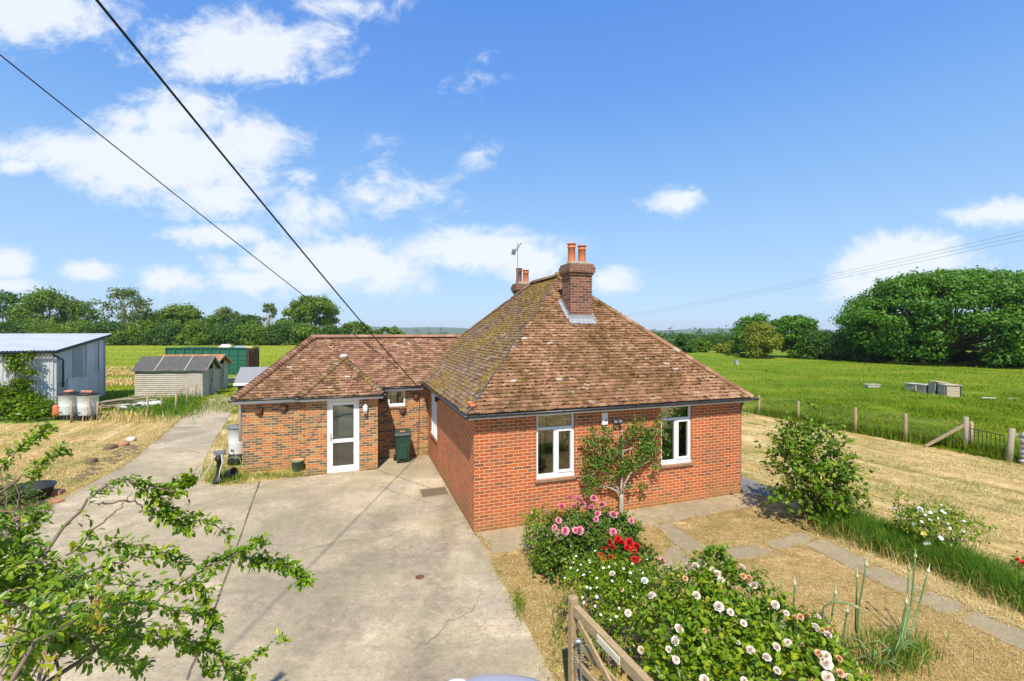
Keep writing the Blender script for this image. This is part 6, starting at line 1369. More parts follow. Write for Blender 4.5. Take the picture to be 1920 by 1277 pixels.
CR = [(1304, 1064, .055, 'c'), (1319, 1060, .055, 'c'), (1337, 1070, .05, 'c'), (1346, 1079, .06, 'c'), (1352, 1090, .05, 'c'), (1389, 1066, .06, 'c'), (1393, 1082, .05, 'a'), (1412, 1095, .055, 'c'), (1421, 1099, .055, 'c'), (1404, 1086, .045, 'a'), (1225, 1121, .062, 'c'), (1305, 1118, .062, 'c'), (1348, 1140, .065, 'c'), (1369, 1149, .05, 'c'), (1452, 1135, .065, 'c'), (1474, 1151, .05, 'c'), (1489, 1160, .045, 'a'), (1500, 1158, .045, 'a'), (1512, 1155, .045, 'a'), (1530, 1160, .065, 'c'), (1525, 1178, .07, 'c'), (1551, 1193, .05, 'c'), (1555, 1182, .045, 'a'), (1541, 1184, .04, 'a'),
      (1272, 1180, .055, 'c'), (1320, 1183, .038, 'a'), (1393, 1170, .05, 'c'), (1269, 1204, .055, 'c'), (1340, 1201, .032, 'a'), (1253, 1219, .045, 'c'), (1268, 1237, .06, 'c'), (1383, 1207, .04, 'c'), (1408, 1222, .07, 'c'), (1454, 1214, .05, 'c'), (1476, 1206, .055, 'c'), (1438, 1237, .06, 'c'), (1456, 1259, .045, 'c'), (1505, 1213, .032, 'a'), (1548, 1232, .06, 'c'), (1549, 1247, .075, 'c'), (1535, 1226, .045, 'a'), (1571, 1236, .04, 'a'), (1600, 1243, .045, 'c'), (1550, 1270, .07, 'c'), (1575, 1264, .055, 'a'), (1592, 1272, .055, 'c'), (1320, 1274, .06, 'c'), (1396, 1277, .05, 'c'), (1285, 1086, .04, 'a'), (1273, 1072, .035, 'a'), (1283, 1071, .035, 'a'), (1270, 1083, .035, 'a'), (1204, 1218, .06, 'c'), (1447, 1190, .035, 'c')]
bush('cream_rose_bush', 'large blush cream rose with big double blooms beside the gate', 'rose bush', W(1420, 1300, 4.9), [cg(1300, 1130, 5.6, .42, .45, .42), cg(1380, 1130, 5.6, .5, .45, .40), cg(1345, 1085, 5.9, .22, .3, .42), cg(1270, 1200, 5.2, .42, .45, .5), cg(1360, 1210, 5.1, .55, .5, .55), cg(1460, 1210, 5.1, .5, .5, .45), cg(1530, 1250, 4.9, .38, .4, .4), cg(1420, 1290, 4.7, .7, .5, .5), cg(1310, 1290, 4.7, .55, .45, .5), cg(1575, 1290, 4.7, .25, .3, .3), cg(1510, 1185, 5.3, .2, .3, .2)], 9000, .068, 'leaf_rose_light', 405,
     [(a, b, r * .88, 'cream' if c == 'c' else 'apricot', 'double' if r > .037 else 'bud') for a, b, r, c in CR] + [(a + rb.uniform(-16, 16), b + rb.uniform(-12, 12), rb.uniform(.022, .034), rb.choice(['cream', 'apricot', 'cream']), 'bud') for a, b, r, c in CR[::2]], 'roses along the garden gate', 40, detail=2, wid=.6)
bush('leafy_shrub', 'tall leafy shrub growing at the end of the side path', 'shrub', G(1528, 968), [cg(1520, 850, 10.6, .75, .7, .62), cg(1490, 890, 10.5, .5, .55, .6), cg(1550, 900, 10.4, .7, .6, .65), cg(1530, 940, 10.4, .9, .6, .45), cg(1500, 815, 10.7, .4, .4, .35), cg(1575, 940, 10.2, .5, .4, .4), cg(1470, 930, 10.4, .25, .3, .3), cg(1540, 800, 10.8, .25, .25, .32), cg(1470, 840, 10.6, .22, .25, .35), cg(1528, 775, 10.8, .08, .08, .3), cg(1560, 800, 10.7, .08, .08, .35), cg(1500, 790, 10.8, .10, .1, .3), cg(1590, 870, 10.3, .22, .2, .3), cg(1455, 880, 10.5, .2, .2, .3)], 3900, .12, 'leaf_shrub', 406, (), None, 60, 'twig', 1, .62, .12, .17)
bush('white_rose_bush', 'low white flowered rose in the long grass by the hay lawn', 'rose bush', G(1765, 1045), [cg(1750, 970, 9.1, .5, .45, .28), cg(1800, 985, 8.9, .45, .45, .25), cg(1760, 1000, 8.9, .6, .4, .3), cg(1720, 985, 9.0, .3, .3, .3)], 2600, .06, 'leaf_rose_light', 407,
     [(a, b, .035, 'white', 'single') for a, b in ((1712, 983), (1727, 979), (1735, 966), (1744, 961), (1736, 960), (1759, 972), (1766, 959), (1772, 963), (1777, 982), (1780, 990), (1806, 996), (1731, 945), (1764, 948), (1808, 978), (1744, 976))] + [(1724, 956, .06, 'white', 'double'), (1733, 1002, .055, 'yellow', 'single'), (1736, 1015, .07, 'white', 'single'), (1762, 1010, .06, 'white', 'single')], None, 18)
bush('yellow_rose_bush', 'thin yellow and white rose rising from the long grass', 'rose bush', G(1694, 1010), [cg(1692, 975, 9.4, .18, .2, .35), cg(1688, 945, 9.5, .14, .15, .25), cg(1684, 990, 9.3, .25, .2, .2)], 420, .06, 'leaf_rose_light', 408, [(1696, 933, .055, 'yellow', 'double'), (1679, 957, .065, 'white', 'double'), (1676, 973, .06, 'yellow', 'double'), (1682, 970, .045, 'white', 'double')], None, 10)
bush('red_flower_plant', 'red flowered plant cut by the frame edge in the long grass', 'flower', G(1925, 1095), [cg(1925, 1075, 8.2, .3, .3, .3)], 300, .06, 'leaf_rose', 409, [(1908, 1050, .05, 'red', 'double'), (1917, 1056, .05, 'red', 'double'), (1910, 1064, .035, 'red', 'double')], None, 8)
bush('elder_bush', 'rounded bright leafed bush before the metal shed front', 'bush', Vector((-25, 23.1, 0)), [cg(30, 775, 23.0, 1.5, 1.2, .85), cg(75, 780, 22.7, 1.1, 1, .75), cg(-10, 765, 23, 1.3, 1.2, 1.1), cg(50, 758, 23.2, .9, .8, .6), cg(20, 740, 23.4, .7, .7, .6)], 7000, .16, 'leaf_shrub', 410, (), None, 8, 'twig', 0, .6, .4)
cl_ = bush('climber', 'leafy climber scrambling up the corrugated shed front', 'climber', Vector((-25.6, 23.35, 0)), [cg(36, 735, 23.45, .35, .22, .9), cg(30, 690, 23.45, .4, .22, .7), cg(54, 700, 23.45, .32, .2, .35), cg(55, 672, 23.5, .25, .2, .3), cg(18, 672, 23.4, .35, .2, .25), cg(40, 722, 23.4, .5, .22, .35)], 1500, .15, 'leaf_shrub', 411, (), None, 14, 'twig', 0, .6, .2)
bush('kerb_shrub', 'small olive shrub hiding the rubber tub at the kerb', 'shrub', G(25, 1010), [cg(20, 945, 11.2, .55, .5, .5), cg(50, 965, 10.9, .4, .4, .4), cg(-15, 930, 11.2, .6, .5, .6)], 1800, .07, 'leaf_sparse', 412, (), None, 14)

# espalier pear against the front wall
pe = thing('espalier_pear', 'old espalier pear trained on the brick wall between the windows', 'fruit tree', HW(2.92, -.16, 0), HR); v0 = -.16
def PV(px, py, dv=0.0):
    k = (px - 960) / F; v = v0 + dv; u = (.82 + 9.88 * k + (.3256 + .9455 * k) * v) / (.9455 - .3256 * k); d = 9.88 + .3256 * u + .9455 * v
    return np.array([u - 2.92, dv, HC - (py - HZ) / F * d])
mb = MB(); rng = np.random.default_rng(9); LP = []; LD = []
BR = [([(1165, 965), (1165, 945), (1165, 926)], .060, .050), ([(1165, 928), (1142, 914), (1128, 913), (1105, 906)], .026, .012), ([(1163, 925), (1150, 906), (1141, 890), (1131, 874), (1124, 850), (1120, 830)], .022, .008), ([(1165, 926), (1166, 900), (1167, 880), (1168, 850), (1167, 825), (1166, 812)], .028, .014), ([(1168, 926), (1172, 905), (1182, 888), (1192, 878), (1205, 862)], .030, .012),
      ([(1168, 848), (1150, 842), (1120, 850)], .012, .005), ([(1169, 846), (1185, 840), (1205, 845)], .014, .005), ([(1168, 822), (1148, 815), (1133, 808)], .014, .006), ([(1167, 815), (1185, 809), (1210, 810)], .010, .005), ([(1166, 812), (1166, 806)], .02, .012), ([(1160, 915), (1148, 912), (1130, 906)], .01, .005), ([(1192, 878), (1212, 868), (1228, 850)], .014, .005), ([(1205, 862), (1222, 845), (1232, 825)], .01, .004), ([(1175, 912), (1190, 910), (1202, 912)], .008, .004), ([(1120, 830), (1112, 815), (1108, 806)], .009, .004), ([(1131, 874), (1112, 870), (1098, 868)], .009, .004), ([(1120, 850), (1105, 835), (1096, 825)], .008, .004), ([(1210, 810), (1225, 805), (1232, 812)], .008, .004), ([(1205, 845), (1218, 835), (1228, 835)], .008, .004)]
for pts, r0, r1 in BR:
    P3 = [PV(a, b, rng.uniform(-.02, .02)) for a, b in pts]; Q = [P3[0]]
    for a, b in zip(P3, P3[1:]): Q += [a + (b - a) * .5 + rng.normal(0, .012, 3), b]
    mb.tube([Vector(q) for q in Q], list(np.linspace(r0, r1, len(Q))), 8)
mb.build('trunk', 'bark_light', pe, uv=False)
for (px, py, n, sp_) in ((1195, 800, 190, 17), (1218, 812, 190, 16), (1180, 815, 70, 12), (1135, 825, 90, 12), (1115, 832, 110, 13), (1127, 852, 120, 14), (1148, 848, 110, 12), (1098, 826, 60, 9), (1105, 862, 100, 12), (1120, 870, 120, 12), (1140, 808, 50, 8), (1172, 866, 200, 13), (1190, 870, 150, 13), (1210, 852, 190, 15), (1228, 848, 110, 13), (1203, 840, 90, 12), (1166, 885, 110, 11), (1150, 898, 80, 9), (1102, 898, 150, 11), (1120, 905, 140, 10), (1135, 880, 60, 10), (1096, 880, 50, 8), (1104, 922, 90, 9), (1205, 912, 60, 9), (1232, 875, 60, 9), (1112, 808, 60, 9), (1235, 792, 60, 10), (1180, 912, 40, 7), (1160, 840, 70, 9), (1222, 835, 90, 12), (1210, 822, 90, 12), (1245, 818, 30, 8), (1240, 778, 25, 5), (1165, 825, 60, 8), (1140, 862, 80, 10)):
    for k in range(int(n * .92)): LP.append(PV(px + rng.normal(0, sp_ * .62), py + rng.normal(0, sp_ * .5), -abs(rng.normal(0, .06)) - .0))
LP = np.array(LP); m = len(LP); D = nrm(rng.normal(0, 1, (m, 3)) * np.array([1, .6, 1]) + np.array([0, -.3, -.25])); N = nrm(rng.normal(0, .5, (m, 3)) + np.array([0, -.6, .7])); sz = rng.uniform(.05, .085, m)
leaves_obj('foliage', LP, D, N, sz, sz * .6, 'leaf_pear', pe, 1, .2, None, rng)

# onions gone to seed
def onion(base, stalks, label):
    t = thing('seeding_onion', label, 'onion plant', (base.x, base.y, 0), 0, 'onions gone to seed'); rng = random.Random(int(base.x * 1000))
    for pts in stalks:
        mb = MB(); n = len(pts); Q = []
        for i in range(n - 1):
            for k in range(4): Q.append(pts[i].lerp(pts[i + 1], k / 4))
        Q.append(pts[-1]); Q = [q - Vector((base.x, base.y, 0)) for q in Q]
        mb.tube(Q, [.007 + .004 * math.sin(PI * (.15 + .7 * i / (len(Q) - 1))) for i in range(len(Q))], 7); st = mb.build('stalk', 'onion_stem', t, uv=False)
        mb = MB(); dr = (Q[-1] - Q[-2]).normalized(); mb.lathe([(0, -.03), (.018, -.01), (.024, .012), (.018, .03), (.006, .05), (.002, .12)], 9); o = mb.build('flower_head', 'onion_head', st, uv=False); o.matrix_local = Matrix.Translation(Q[-1]) @ dr.to_track_quat('Z', 'Y').to_matrix().to_4x4()
    mb = MB()
    for k in range(7):
        a = rng.uniform(0, 6.28); l_ = rng.uniform(.25, .5); c, s_ = math.cos(a), math.sin(a); mb.tube([(0, 0, 0), (c * .05, s_ * .05, l_ * .5), (c * .16, s_ * .16, l_ * .8), (c * .3, s_ * .3, l_ * .7)], [.012, .012, .009, .002], 5)
    mb.build('leaves', 'onion_stem', t, uv=False)
d1 = 6.0
onion(G(1640, 1260), [[Vector((*G(1640, 1260).xy, 0)), W(1608, 1190, 6.15), W(1610, 1140, 6.15), W(1624, 1060, 6.15)], [Vector((*G(1636, 1258).xy, 0)), W(1604, 1180, 6.2), W(1607, 1082, 6.25)], [Vector((*G(1632, 1262).xy, 0)), W(1540, 1180, 5.95), W(1544, 1140, 5.9), W(1560, 1128, 5.85), W(1585, 1130, 5.8), W(1603, 1137, 5.75)]], 'tall onion plant with one stalk bent over like a hook')
onion(G(1675, 1250), [[Vector((*G(1675, 1250).xy, 0)), W(1690, 1180, 6.3), W(1699, 1130, 6.3)], [Vector((*G(1680, 1245).xy, 0)), W(1700, 1150, 6.4), W(1704, 1068, 6.4)], [Vector((*G(1682, 1245).xy, 0)), W(1708, 1140, 6.45), W(1716, 1044, 6.45)], [Vector((*G(1690, 1245).xy, 0)), W(1722, 1140, 6.4), W(1740, 1072, 6.4)]], 'four stalked onion plant farthest from the cream rose')
onion(G(1560, 1255), [[Vector((*G(1560, 1255).xy, 0)), W(1556, 1180, 6.05), W(1566, 1113, 6.0)], [Vector((*G(1575, 1250).xy, 0)), W(1580, 1200, 5.9), W(1588, 1150, 5.9)]], 'short onion plant just behind the apricot blooms')
onion(G(1478, 1215), [[Vector((*G(1470, 1210).xy, 0)), W(1463, 1150, 6.6), W(1466, 1098, 6.6)], [Vector((*G(1490, 1210).xy, 0)), W(1488, 1150, 6.6), W(1490, 1096, 6.6)]], 'two stalked onion plant standing over the cream rose top')

# ------------------------------------------------------------------ plum boughs close to the eye
pm_ = thing('plum_tree', 'leafy plum tree boughs arching over the drive', 'fruit tree', (-2.6, 1.55, 0)); pb = np.array([-2.6, 1.55, 0.0]); rng = np.random.default_rng(51)
def WP(px, py, d): return np.array(W(px, py, d)) - pb
BP = []; TW = []
def bough(pts, r0, r1, dens, spread=.05, leafy=(0, 1), n=6):
    P = [WP(*p) for p in pts]; Q = []
    for i in range(len(P) - 1):
        a = P[max(i - 1, 0)]; b, c = P[i], P[i + 1]; e = P[min(i + 2, len(P) - 1)]
        for k in range(n):
            t = k / n; Q.append(.5 * ((2 * b) + (-a + c) * t + (2 * a - 5 * b + 4 * c - e) * t * t + (-a + 3 * b - 3 * c + e) * t ** 3))
    Q.append(P[-1]); Q = np.array(Q) + rng.normal(0, .006, (len(Q), 3)); BP.append((Q, r0, r1))
    L = np.linalg.norm(np.diff(Q, axis=0), axis=1).sum(); m = int(L * dens)
    for k in range(m):
        f = rng.uniform(*leafy) * (len(Q) - 1.001); i = int(f); p = Q[i] + (Q[i + 1] - Q[i]) * (f - i); d = Q[i + 1] - Q[i]; d = d / max(np.linalg.norm(d), 1e-6)
        s_ = rng.normal(0, 1, 3); s_ -= d * (s_ @ d); s_ = s_ / np.linalg.norm(s_)
        TW.append((p, nrm((s_ + d * .6 + np.array([0, 0, .1]))[None])[0], spread * rng.uniform(.2, 1.3)))
bough([(-60, 1230, 2.1), (60, 1070, 2.3), (150, 955, 2.55), (195, 912, 2.65), (240, 900, 2.7), (300, 915, 2.75), (345, 930, 2.8)], .013, .004, 55, .05, (.1, 1))
bough([(130, 1040, 2.45), (185, 985, 2.55), (225, 952, 2.6), (242, 925, 2.65)], .008, .003, 30, .04, (.0, .3))
bough([(185, 945, 2.6), (240, 940, 2.7), (275, 950, 2.75), (300, 965, 2.8), (345, 965, 2.85), (390, 980, 2.9), (432, 1003, 2.95)], .007, .003, 120, .06, (.35, 1))
bough([(260, 960, 2.7), (300, 930, 2.78), (335, 905, 2.85), (362, 895, 2.9)], .006, .003, 190, .055, (.2, 1))
bough([(255, 905, 2.7), (300, 945, 2.75), (320, 960, 2.8), (345, 990, 2.85)], .006, .003, 190, .06)
bough([(60, 1300, 1.9), (190, 1210, 2.2), (260, 1155, 2.35), (330, 1100, 2.55), (390, 1062, 2.7), (430, 1045, 2.8), (480, 1050, 2.9), (530, 1062, 3.0), (578, 1092, 3.05)], .013, .003, 85, .05, (.45, 1))
bough([(470, 1050, 2.9), (520, 1055, 3.0), (560, 1075, 3.02), (575, 1088, 3.05)], .005, .003, 240, .035)
bough([(425, 1047, 2.75), (455, 1035, 2.8), (480, 1018, 2.85), (503, 1012, 2.9)], .004, .002, 110, .03)
bough([(330, 1110, 2.5), (360, 1095, 2.55), (385, 1110, 2.6), (390, 1150, 2.6), (400, 1180, 2.6)], .006, .003, 170, .06)
bough([(200, 1200, 2.2), (300, 1190, 2.4), (380, 1210, 2.55), (430, 1250, 2.6), (455, 1270, 2.62)], .007, .003, 150, .06)
bough([(380, 1260, 2.5), (440, 1255, 2.6), (480, 1235, 2.65), (500, 1215, 2.7), (525, 1195, 2.75)], .005, .002, 75, .03)
bough([(-40, 1140, 2.0), (20, 1110, 2.1), (80, 1100, 2.2), (140, 1085, 2.3), (200, 1060, 2.45), (280, 1045, 2.6), (330, 1030, 2.7)], .010, .004, 110, .06)
bough([(120, 1050, 2.4), (190, 1030, 2.5), (250, 1020, 2.6), (310, 1045, 2.7), (350, 1060, 2.75)], .007, .003, 150, .06)
bough([(-50, 900, 2.6), (0, 880, 2.75), (30, 845, 2.85), (60, 822, 2.9), (98, 800, 3.0)], .007, .003, 150, .04, (.2, 1))
bough([(-40, 960, 2.6), (30, 900, 2.7), (70, 875, 2.8), (100, 855, 2.9), (122, 845, 2.95)], .007, .003, 110, .035, (.3, 1))
bough([(-50, 980, 2.3), (10, 960, 2.4), (45, 1000, 2.4), (60, 985, 2.45), (75, 960, 2.5)], .007, .003, 100, .05)
for k in range(19):   # the leafy mass low in the tree
    a = (rng.uniform(-80, 120), rng.uniform(1120, 1330), rng.uniform(1.5, 2.1)); px = rng.uniform(20, 400); py = rng.uniform(1065 + max(0, px - 230) * .35, 1300); e = (px, py, rng.uniform(2.0, 2.7))
    m = ((a[0] + e[0]) / 2 + rng.uniform(-30, 30), (a[1] + e[1]) / 2 - rng.uniform(10, 60), (a[2] + e[2]) / 2); bough([a, m, e], .005, .002, 72, .05, (.2, 1), 5)
for k in range(16):
    a = (rng.uniform(-120, -40), rng.uniform(980, 1200), rng.uniform(1.9, 2.3)); px = rng.uniform(-10, 180); py = rng.uniform(990, 1130); e = (px, py, rng.uniform(2.2, 2.7)); bough([a, ((a[0] + e[0]) / 2, (a[1] + e[1]) / 2 - 25, (a[2] + e[2]) / 2), e], .006, .002, 70, .055, (.2, 1), 5)
mb = MB()
for Q, r0, r1 in BP: mb.tube([Vector(q) for q in Q], list(np.linspace(r0 * .8, r1 * .8, len(Q))), 6)
for (p, s_, l_) in TW[::3]: mb.tube([Vector(p), Vector(p + s_ * l_ * .6)], [.0022, .0012], 4)
tk = [np.array([0, 0, -.1]), np.array([.05, .02, .9]), np.array([-.05, .05, 1.7]), np.array([.1, .1, 2.3])]; mb.tube([Vector(q) for q in tk], [.11, .09, .075, .05], 10)
for Q, r0, r1 in BP[:1] + BP[5:6] + BP[11:12] + BP[13:46:3]: mb.tube([Vector(q) for q in limb(tk[3 if rng.random() > .4 else 2], Q[0], .12, rng, 6)], list(np.linspace(.014, max(r0, .006), 6)), 7)
mb.build('trunk', 'twig', pm_, uv=False)
P = []; D = []; N = []; Ls = []; Rn = []
for (p, s_, l_) in TW:
    m = rng.integers(2, 5); tone = rng.normal(.45, .16)
    for k in range(m):
        q = p + s_ * l_ * rng.uniform(.1, 1.0) + rng.normal(0, .008, 3); d = s_ + rng.normal(0, .6, 3) + np.array([.12, 0, -.15]); P.append(q); D.append(d); N.append(np.array([0, -.15, 1.0]) + rng.normal(0, .45, 3)); Ls.append(rng.uniform(.018, .048)); Rn.append(np.clip(tone + rng.normal(0, .14), 0, .93))
P = np.array(P); D = nrm(np.array(D)); N = np.array(N); N = nrm(N - D * (N * D).sum(1, keepdims=True)); Ls = np.array(Ls)
leaves_obj('foliage', P, D, N, Ls, Ls * .52, 'leaf_plum', pm_, 2, .22, np.array(Rn), rng)
# a few upright rust coloured shoot tips
for (x, y, d) in ((188, 1130, 1.75), (184, 1175, 1.75), (18, 1185, 1.5), (95, 1262, 1.5)):
    P = np.array([WP(x + rng.normal(0, 6), y - k * 2.6 + 14, d) for k in range(16)]); m = len(P); leaves_obj('young_shoot', P, nrm(rng.normal(0, .6, (m, 3)) + np.array([0, 0, .8])), rdir(m, rng), .03, .014, 'leaf_plum', pm_, 1, .2, rng.uniform(.93, 1, m), rng)
print('plants ok', len(TW))

# ------------------------------------------------------------------ grass and straw
def field_noise(P, wl, seed, n=14):
    r = np.random.default_rng(seed); o = np.zeros(len(P))
    for k in range(n):
        a = r.uniform(0, 2 * PI); l = wl * 2 ** r.uniform(-1.6, .8); o += np.sin(2 * PI * (P[:, 0] * math.cos(a) + P[:, 1] * math.sin(a)) / l + r.uniform(0, 6)) * (l / wl) ** .4
    return o / math.sqrt(n)
rng = np.random.default_rng(5)
HOUSE = [HW(-.05, -.05), HW(7.45, -.05), HW(7.45, 9.7), HW(-.05, 9.7)]
lawn_r = [tuple(p)[:2] for p in LAWN_R]; meadow = [tuple(p)[:2] for p in (f_far, f_near, (70, 5), (120, 30), (130, 80), (95, 130), (40, 150), (2, 120), (0, 60))]
P = scatter_px(90000, 1300, 1960, 668, 905, meadow, rng); P = np.concatenate([P, scatter_px(40000, 1370, 1960, 740, 905, meadow, rng)])
m = len(P); sz = rng.uniform(.05, .2, m) * np.clip(1 + .75 * field_noise(P, 4.0, 1), .15, 3); wdt = .008 + P[:, 1] * .0006
tone = np.clip(rng.normal(.5, .2, m) + .20 * field_noise(P, 7.0, 2), 0, 1)
o = blades_obj('meadow_grass', P, sz, wdt, rng.uniform(.5, 1.25, m), 'grass_meadow', None, None, rng, tone); tag(o, 'bright green meadow grass beyond the wire fence', 'grass', kind='stuff')
fieldp = [(-75, 30), (-33, 22.5), (-18, 25.5), (-10, 22), (-4, 21), (-2, 60), (0, 150), (-90, 160), (-150, 140), (-150, 60)]
P = scatter_px(42000, -20, 600, 648, 785, fieldp, rng); m = len(P); sz = rng.uniform(.06, .24, m); tone = np.clip(rng.normal(.68, .2, m) + .2 * field_noise(P * np.array([.35, 1, 1]), 9.0, 3), 0, 1)
o = blades_obj('field_grass', P, sz, .010 + P[:, 1] * .0007, rng.uniform(.4, 1.2, m), 'grass_meadow', None, None, rng, tone); tag(o, 'tall grass in the field behind the sheds', 'grass', kind='stuff')
P = scatter_px(9000, 190, 262, 690, 724, fieldp, rng); P = P[field_noise(P * np.array([.25, 1, 1]), 4.0, 9) + rng.normal(0, .3, len(P)) > .3]; m = len(P); o = blades_obj('field_straw', P, rng.uniform(.1, .35, m), .05, rng.uniform(.5, 1.2, m), 'grass_straw', None, None, rng, np.clip(rng.normal(.5, .2, m), 0, 1)); tag(o, 'pale cut strips in the field between metal shed and low shed', 'straw', kind='stuff')
# straw lying on the mown ground
def straw(name, P, label, lo, hi, wd, mat='grass_straw', tone=.5, lean=(1.0, 1.22)):
    m = len(P); o = blades_obj(name, P + np.array([0, 0, .004]), rng.uniform(lo, hi, m), wd * (1 + P[:, 1] * .03), rng.uniform(*lean, m), mat, None, None, rng, np.clip(rng.normal(tone, .25, m), 0, 1), lift=rng.uniform(.1, .45, m) if 'straw' in mat else 1.0); tag(o, label, 'straw' if 'straw' in mat else 'grass', kind='stuff')
pv = [[tuple(p)[:2] for p in q] for q in PATHS]; 
front = [tuple(p)[:2] for p in FRONT]
P = scatter_px(110000, 890, 1960, 920, 1290, front, rng, pv); straw('cut_straw', P, 'dry cut straw strewn over the front garden', .04, .14, .0045, tone=.36)
P = scatter_px(5000, 890, 1960, 920, 1290, front, rng); straw('loose_straw', P + np.array([0, 0, .022]), 'stray straw blown across the garden paving', .04, .12, .0045, tone=.4)
P = scatter_px(170000, 1370, 1960, 770, 1180, lawn_r, rng, [front, HOUSE] + pv); al = P[:, :2] @ np.array(fdir[:2]); ac = P[:, :2] @ np.array((-fdir[1], fdir[0])); wr_ = field_noise(np.stack([al * .16, ac], 1), 1.5, 41); P = P[wr_ + rng.normal(0, .35, len(P)) > .1]
straw('cut_hay', P, 'windrows of cut hay on the side lawn', .08, .24, .006, tone=.66)
lawn_l = [tuple(p)[:2] for p in LAWN_L]; P = scatter_px(40000, -30, 360, 775, 995, lawn_l, rng); straw('cut_hay', P, 'cut hay on the lawn before the sheds', .1, .25, .007, tone=.52)
for nm, pl_, xr, yr, n, lab in (('short_grass', lawn_r, (1370, 1960), (770, 1200), 60000, 'green regrowth through the side lawn hay'), ('short_grass', lawn_l, (-30, 360), (775, 995), 26000, 'green regrowth on the lawn before the sheds')):
    P = scatter_px(n, *xr, *yr, pl_, rng, [front, HOUSE] + pv); f = .7 * field_noise(P, 3.0, 21); P = P[f + rng.normal(0, .25, len(P)) > .42]
    straw(nm, P, lab, .04, .11, .006, 'grass_green', .55, (.3, .9))
verge = [tuple(p)[:2] for p in VERGE]; P = scatter_px(9000, 370, 640, 755, 915, verge, rng); straw('verge_grass', P[: len(P) // 2], 'yellow green verge grass at the wing corner', .06, .22, .007, 'grass_green', .7, (.2, .9)); straw('verge_straw', P[len(P) // 2:], 'dry straw in the wing verge', .08, .2, .006)
def fringe(name, edges, per_m, jit, lab, mat, tone, h0, h1, lean, lift, z=.02):
    P = []
    for a, b in edges:
        a = np.array(a[:2], float); b = np.array(b[:2], float); L = np.linalg.norm(b - a)
        if min(a[1], b[1]) < 1 or L > 40: continue
        f = rng.random(int(L * per_m)); q = a + (b - a) * f[:, None]; P.append(q[field_noise(q, 1.1, 31) > -.25])
    P = np.concatenate(P); P = np.concatenate([P + rng.normal(0, jit, P.shape), np.full((len(P), 1), 0.0)], 1); P = P[~in_poly(P, HOUSE)]; m = len(P)
    o = blades_obj(name, P + np.array([0, 0, z]), rng.uniform(h0, h1, m), .005 * (1 + P[:, 1] * .03), rng.uniform(*lean, m), mat, None, None, rng, np.clip(rng.normal(tone, .22, m), 0, 1), lift); tag(o, lab, 'grass', kind='stuff')
pe_ = [(tuple(q[i]), tuple(q[(i + 1) % len(q)])) for q in PATHS[:10] for i in range(len(q))]
fringe('edge_straw', pe_, 260, .035, 'dry straw creeping over the paving edges', 'grass_straw', .35, .03, .1, (.8, 1.2), .35)
de_ = [(tuple(a), tuple(b)) for q in (DRIVE[:7], DRIVE[11:15]) for a, b in zip(q, q[1:])]
fringe('drive_edge_straw', de_, 200, .07, 'dry grass ragged along the drive edge', 'grass_straw', .35, .04, .14, (.7, 1.2), .5); fringe('joint_weeds', [(G(487, 903), G(395, 1165)), (HW(-1.79, 5.3), HW(-.05, 2.4)), (HW(-1.75, 5.40), HW(-1.75, 6.5)), (HW(-.05, 6.5), HW(-.05, .2))], 45, .02, 'tiny weeds and moss in the drive joints and along the wall foot', 'grass_green', .45, .015, .05, (.3, 1.1), 1.0)
fringe('edge_weeds', de_, 60, .06, 'small weeds along the drive edge', 'grass_green', .5, .03, .1, (.3, 1), 1.0)
# long grass bed
bedc = [(1540, 978), (1600, 992), (1660, 1022), (1720, 1040), (1790, 1066), (1860, 1100), (1950, 1145)]
P = []
for k in range(15000):
    f = rng.random() * (len(bedc) - 1.001); i = int(f); a = bedc[i]; b = bedc[i + 1]; px = a[0] + (b[0] - a[0]) * (f - i); py = a[1] + (b[1] - a[1]) * (f - i); g_ = G(px + rng.normal(0, 10), py + rng.normal(0, 11)); P.append((g_.x, g_.y, 0))
P = np.array(P); m = len(P); o = blades_obj('long_grass', P, rng.uniform(.15, .52, m), .009, rng.uniform(.1, .75, m), 'grass_green', None, None, rng, np.clip(rng.normal(.38, .2, m), 0, 1)); tag(o, 'strip of long dark green grass between path and hay lawn', 'grass', kind='stuff')
P = P[rng.random(m) < .3] + rng.normal(0, .16, (1, 3)) * 0; P = P + np.stack([rng.normal(0, .25, len(P)), rng.normal(-.12, .2, len(P)), np.zeros(len(P))], 1); m = len(P); o = blades_obj('dead_grass', P, rng.uniform(.08, .4, m), .007, rng.uniform(.3, 1.1, m), 'grass_straw', None, None, rng, np.clip(rng.normal(.3, .2, m), 0, 1)); tag(o, 'dead straw coloured grass fringing the long grass', 'grass', kind='stuff')
def tuft(n, px, py, sx, sy, h0, h1, lab, mat='grass_green', tone=.5, wd=.009):
    P = []
    for k in range(n): g_ = G(px + rng.normal(0, sx), max(640, py + rng.normal(0, sy))); P.append((g_.x, g_.y, 0))
    P = np.array(P); m = len(P); o = blades_obj('grass_tuft', P, rng.uniform(h0, h1, m), wd, rng.uniform(.1, .9, m), mat, None, None, rng, np.clip(rng.normal(tone, .2, m), 0, 1)); tag(o, lab, 'grass', kind='stuff')
tuft(1500, 1660, 1235, 40, 16, .1, .38, 'tuft of green grass round the seeding onions'); tuft(900, 1630, 1240, 40, 16, .1, .36, 'straw coloured grass among the onions', 'grass_straw', .4)
tuft(260, 1046, 1165, 9, 50, .04, .16, 'grass and weeds under the gate end of the roses', 'grass_green', .35); tuft(160, 972, 1135, 5, 12, .05, .2, 'green tuft at the drive edge', 'grass_green', .6)
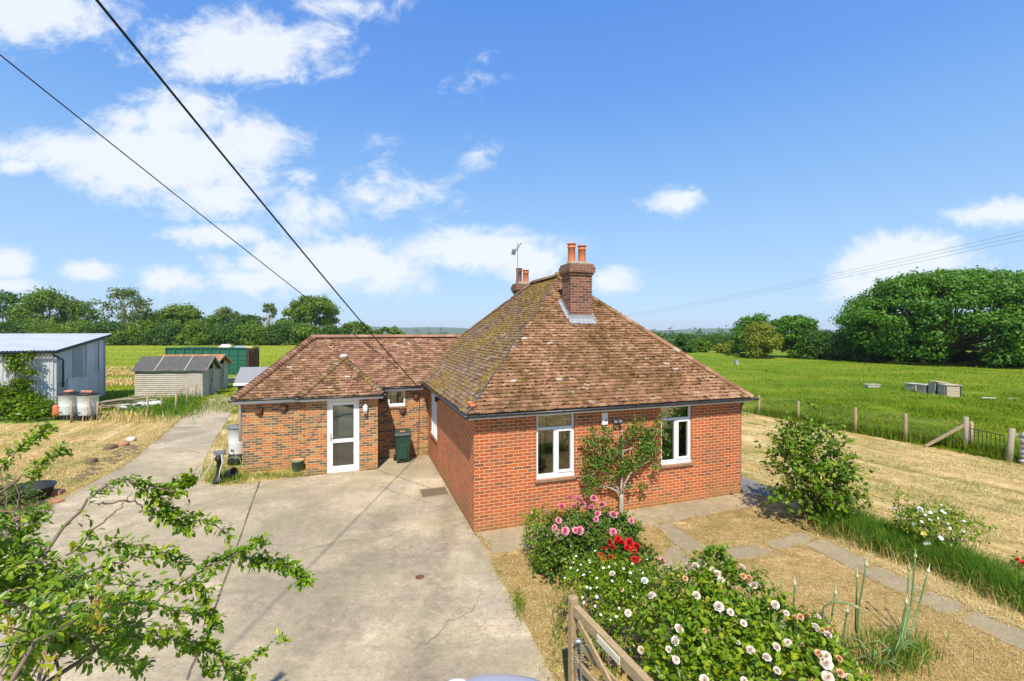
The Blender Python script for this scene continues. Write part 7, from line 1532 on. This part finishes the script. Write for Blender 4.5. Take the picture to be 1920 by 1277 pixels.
tuft(1500, 305, 768, 34, 8, .2, .6, 'tall weeds in front of the long low shed', 'grass_green', .55, .03); tuft(500, 225, 785, 40, 4, .15, .5, 'weeds and dry stems by the stake fence', 'grass_straw', .5, .025); tuft(500, 345, 758, 14, 6, .2, .7, 'tall weeds at the shed corner by the drive', 'grass_green', .5, .03)
tuft(900, 425, 898, 22, 7, .05, .28, 'lush verge grass round the standpipe pump', 'grass_green', .75); tuft(500, 520, 893, 40, 3, .03, .12, 'low weeds along the wing wall foot', 'grass_green', .4)
tuft(500, 1398, 775, 60, 4, .2, .5, 'long grass along the fence foot by the house'); 
P = []
for i in range(1, 6):
    for k in range(900): q = FENCE[i].lerp(FENCE[i + 1], rng.random()); P.append((q.x + rng.normal(.1, .15), q.y + rng.normal(.25, .2), 0))
P = np.array(P); m = len(P); o = blades_obj('fence_grass', P, rng.uniform(.2, .6, m), .022, rng.uniform(.1, .7, m), 'grass_meadow', None, None, rng, np.clip(rng.normal(.45, .2, m), 0, 1)); tag(o, 'uncut grass growing through the wire fence', 'grass', kind='stuff')
# fallen leaves on the drive
P = scatter_px(400, 300, 1000, 870, 1270, [tuple(p)[:2] for p in DRIVE], rng); m = len(P); P[:, 2] = .016
o = leaves_obj('fallen_leaves', P, nrm(rng.normal(0, 1, (m, 3)) * np.array([1, 1, .1])), np.tile([0, 0, 1.0], (m, 1)) + rng.normal(0, .1, (m, 3)), .022, .012, 'grass_straw', None, 1, .1, rng.uniform(0, .5, m), rng); tag(o, 'a few dry leaves and petals blown over the drive', 'leaves', kind='stuff')

# ------------------------------------------------------------------ summer air
HAZE = 1.1e-4
if HAZE:
    mb = MB(); mb.box(-9000, 9000, -400, 9000, -110, 60); hz_o = mb.build('haze', 'wire', None, uv=False); hz_o.data.materials.clear()
    mt_ = bpy.data.materials.new('haze'); mt_.use_nodes = True; nt = mt_.node_tree; nt.nodes.clear(); o_ = nt.nodes.new('ShaderNodeOutputMaterial'); v_ = nt.nodes.new('ShaderNodeVolumePrincipled')
    v_.inputs['Color'].default_value = (.86, .92, 1, 1); v_.inputs['Density'].default_value = HAZE; nt.links.new(v_.outputs[0], o_.inputs['Volume']); hz_o.data.materials.append(mt_); tag(hz_o, kind='stuff')
print('all ok', len(bpy.data.objects))
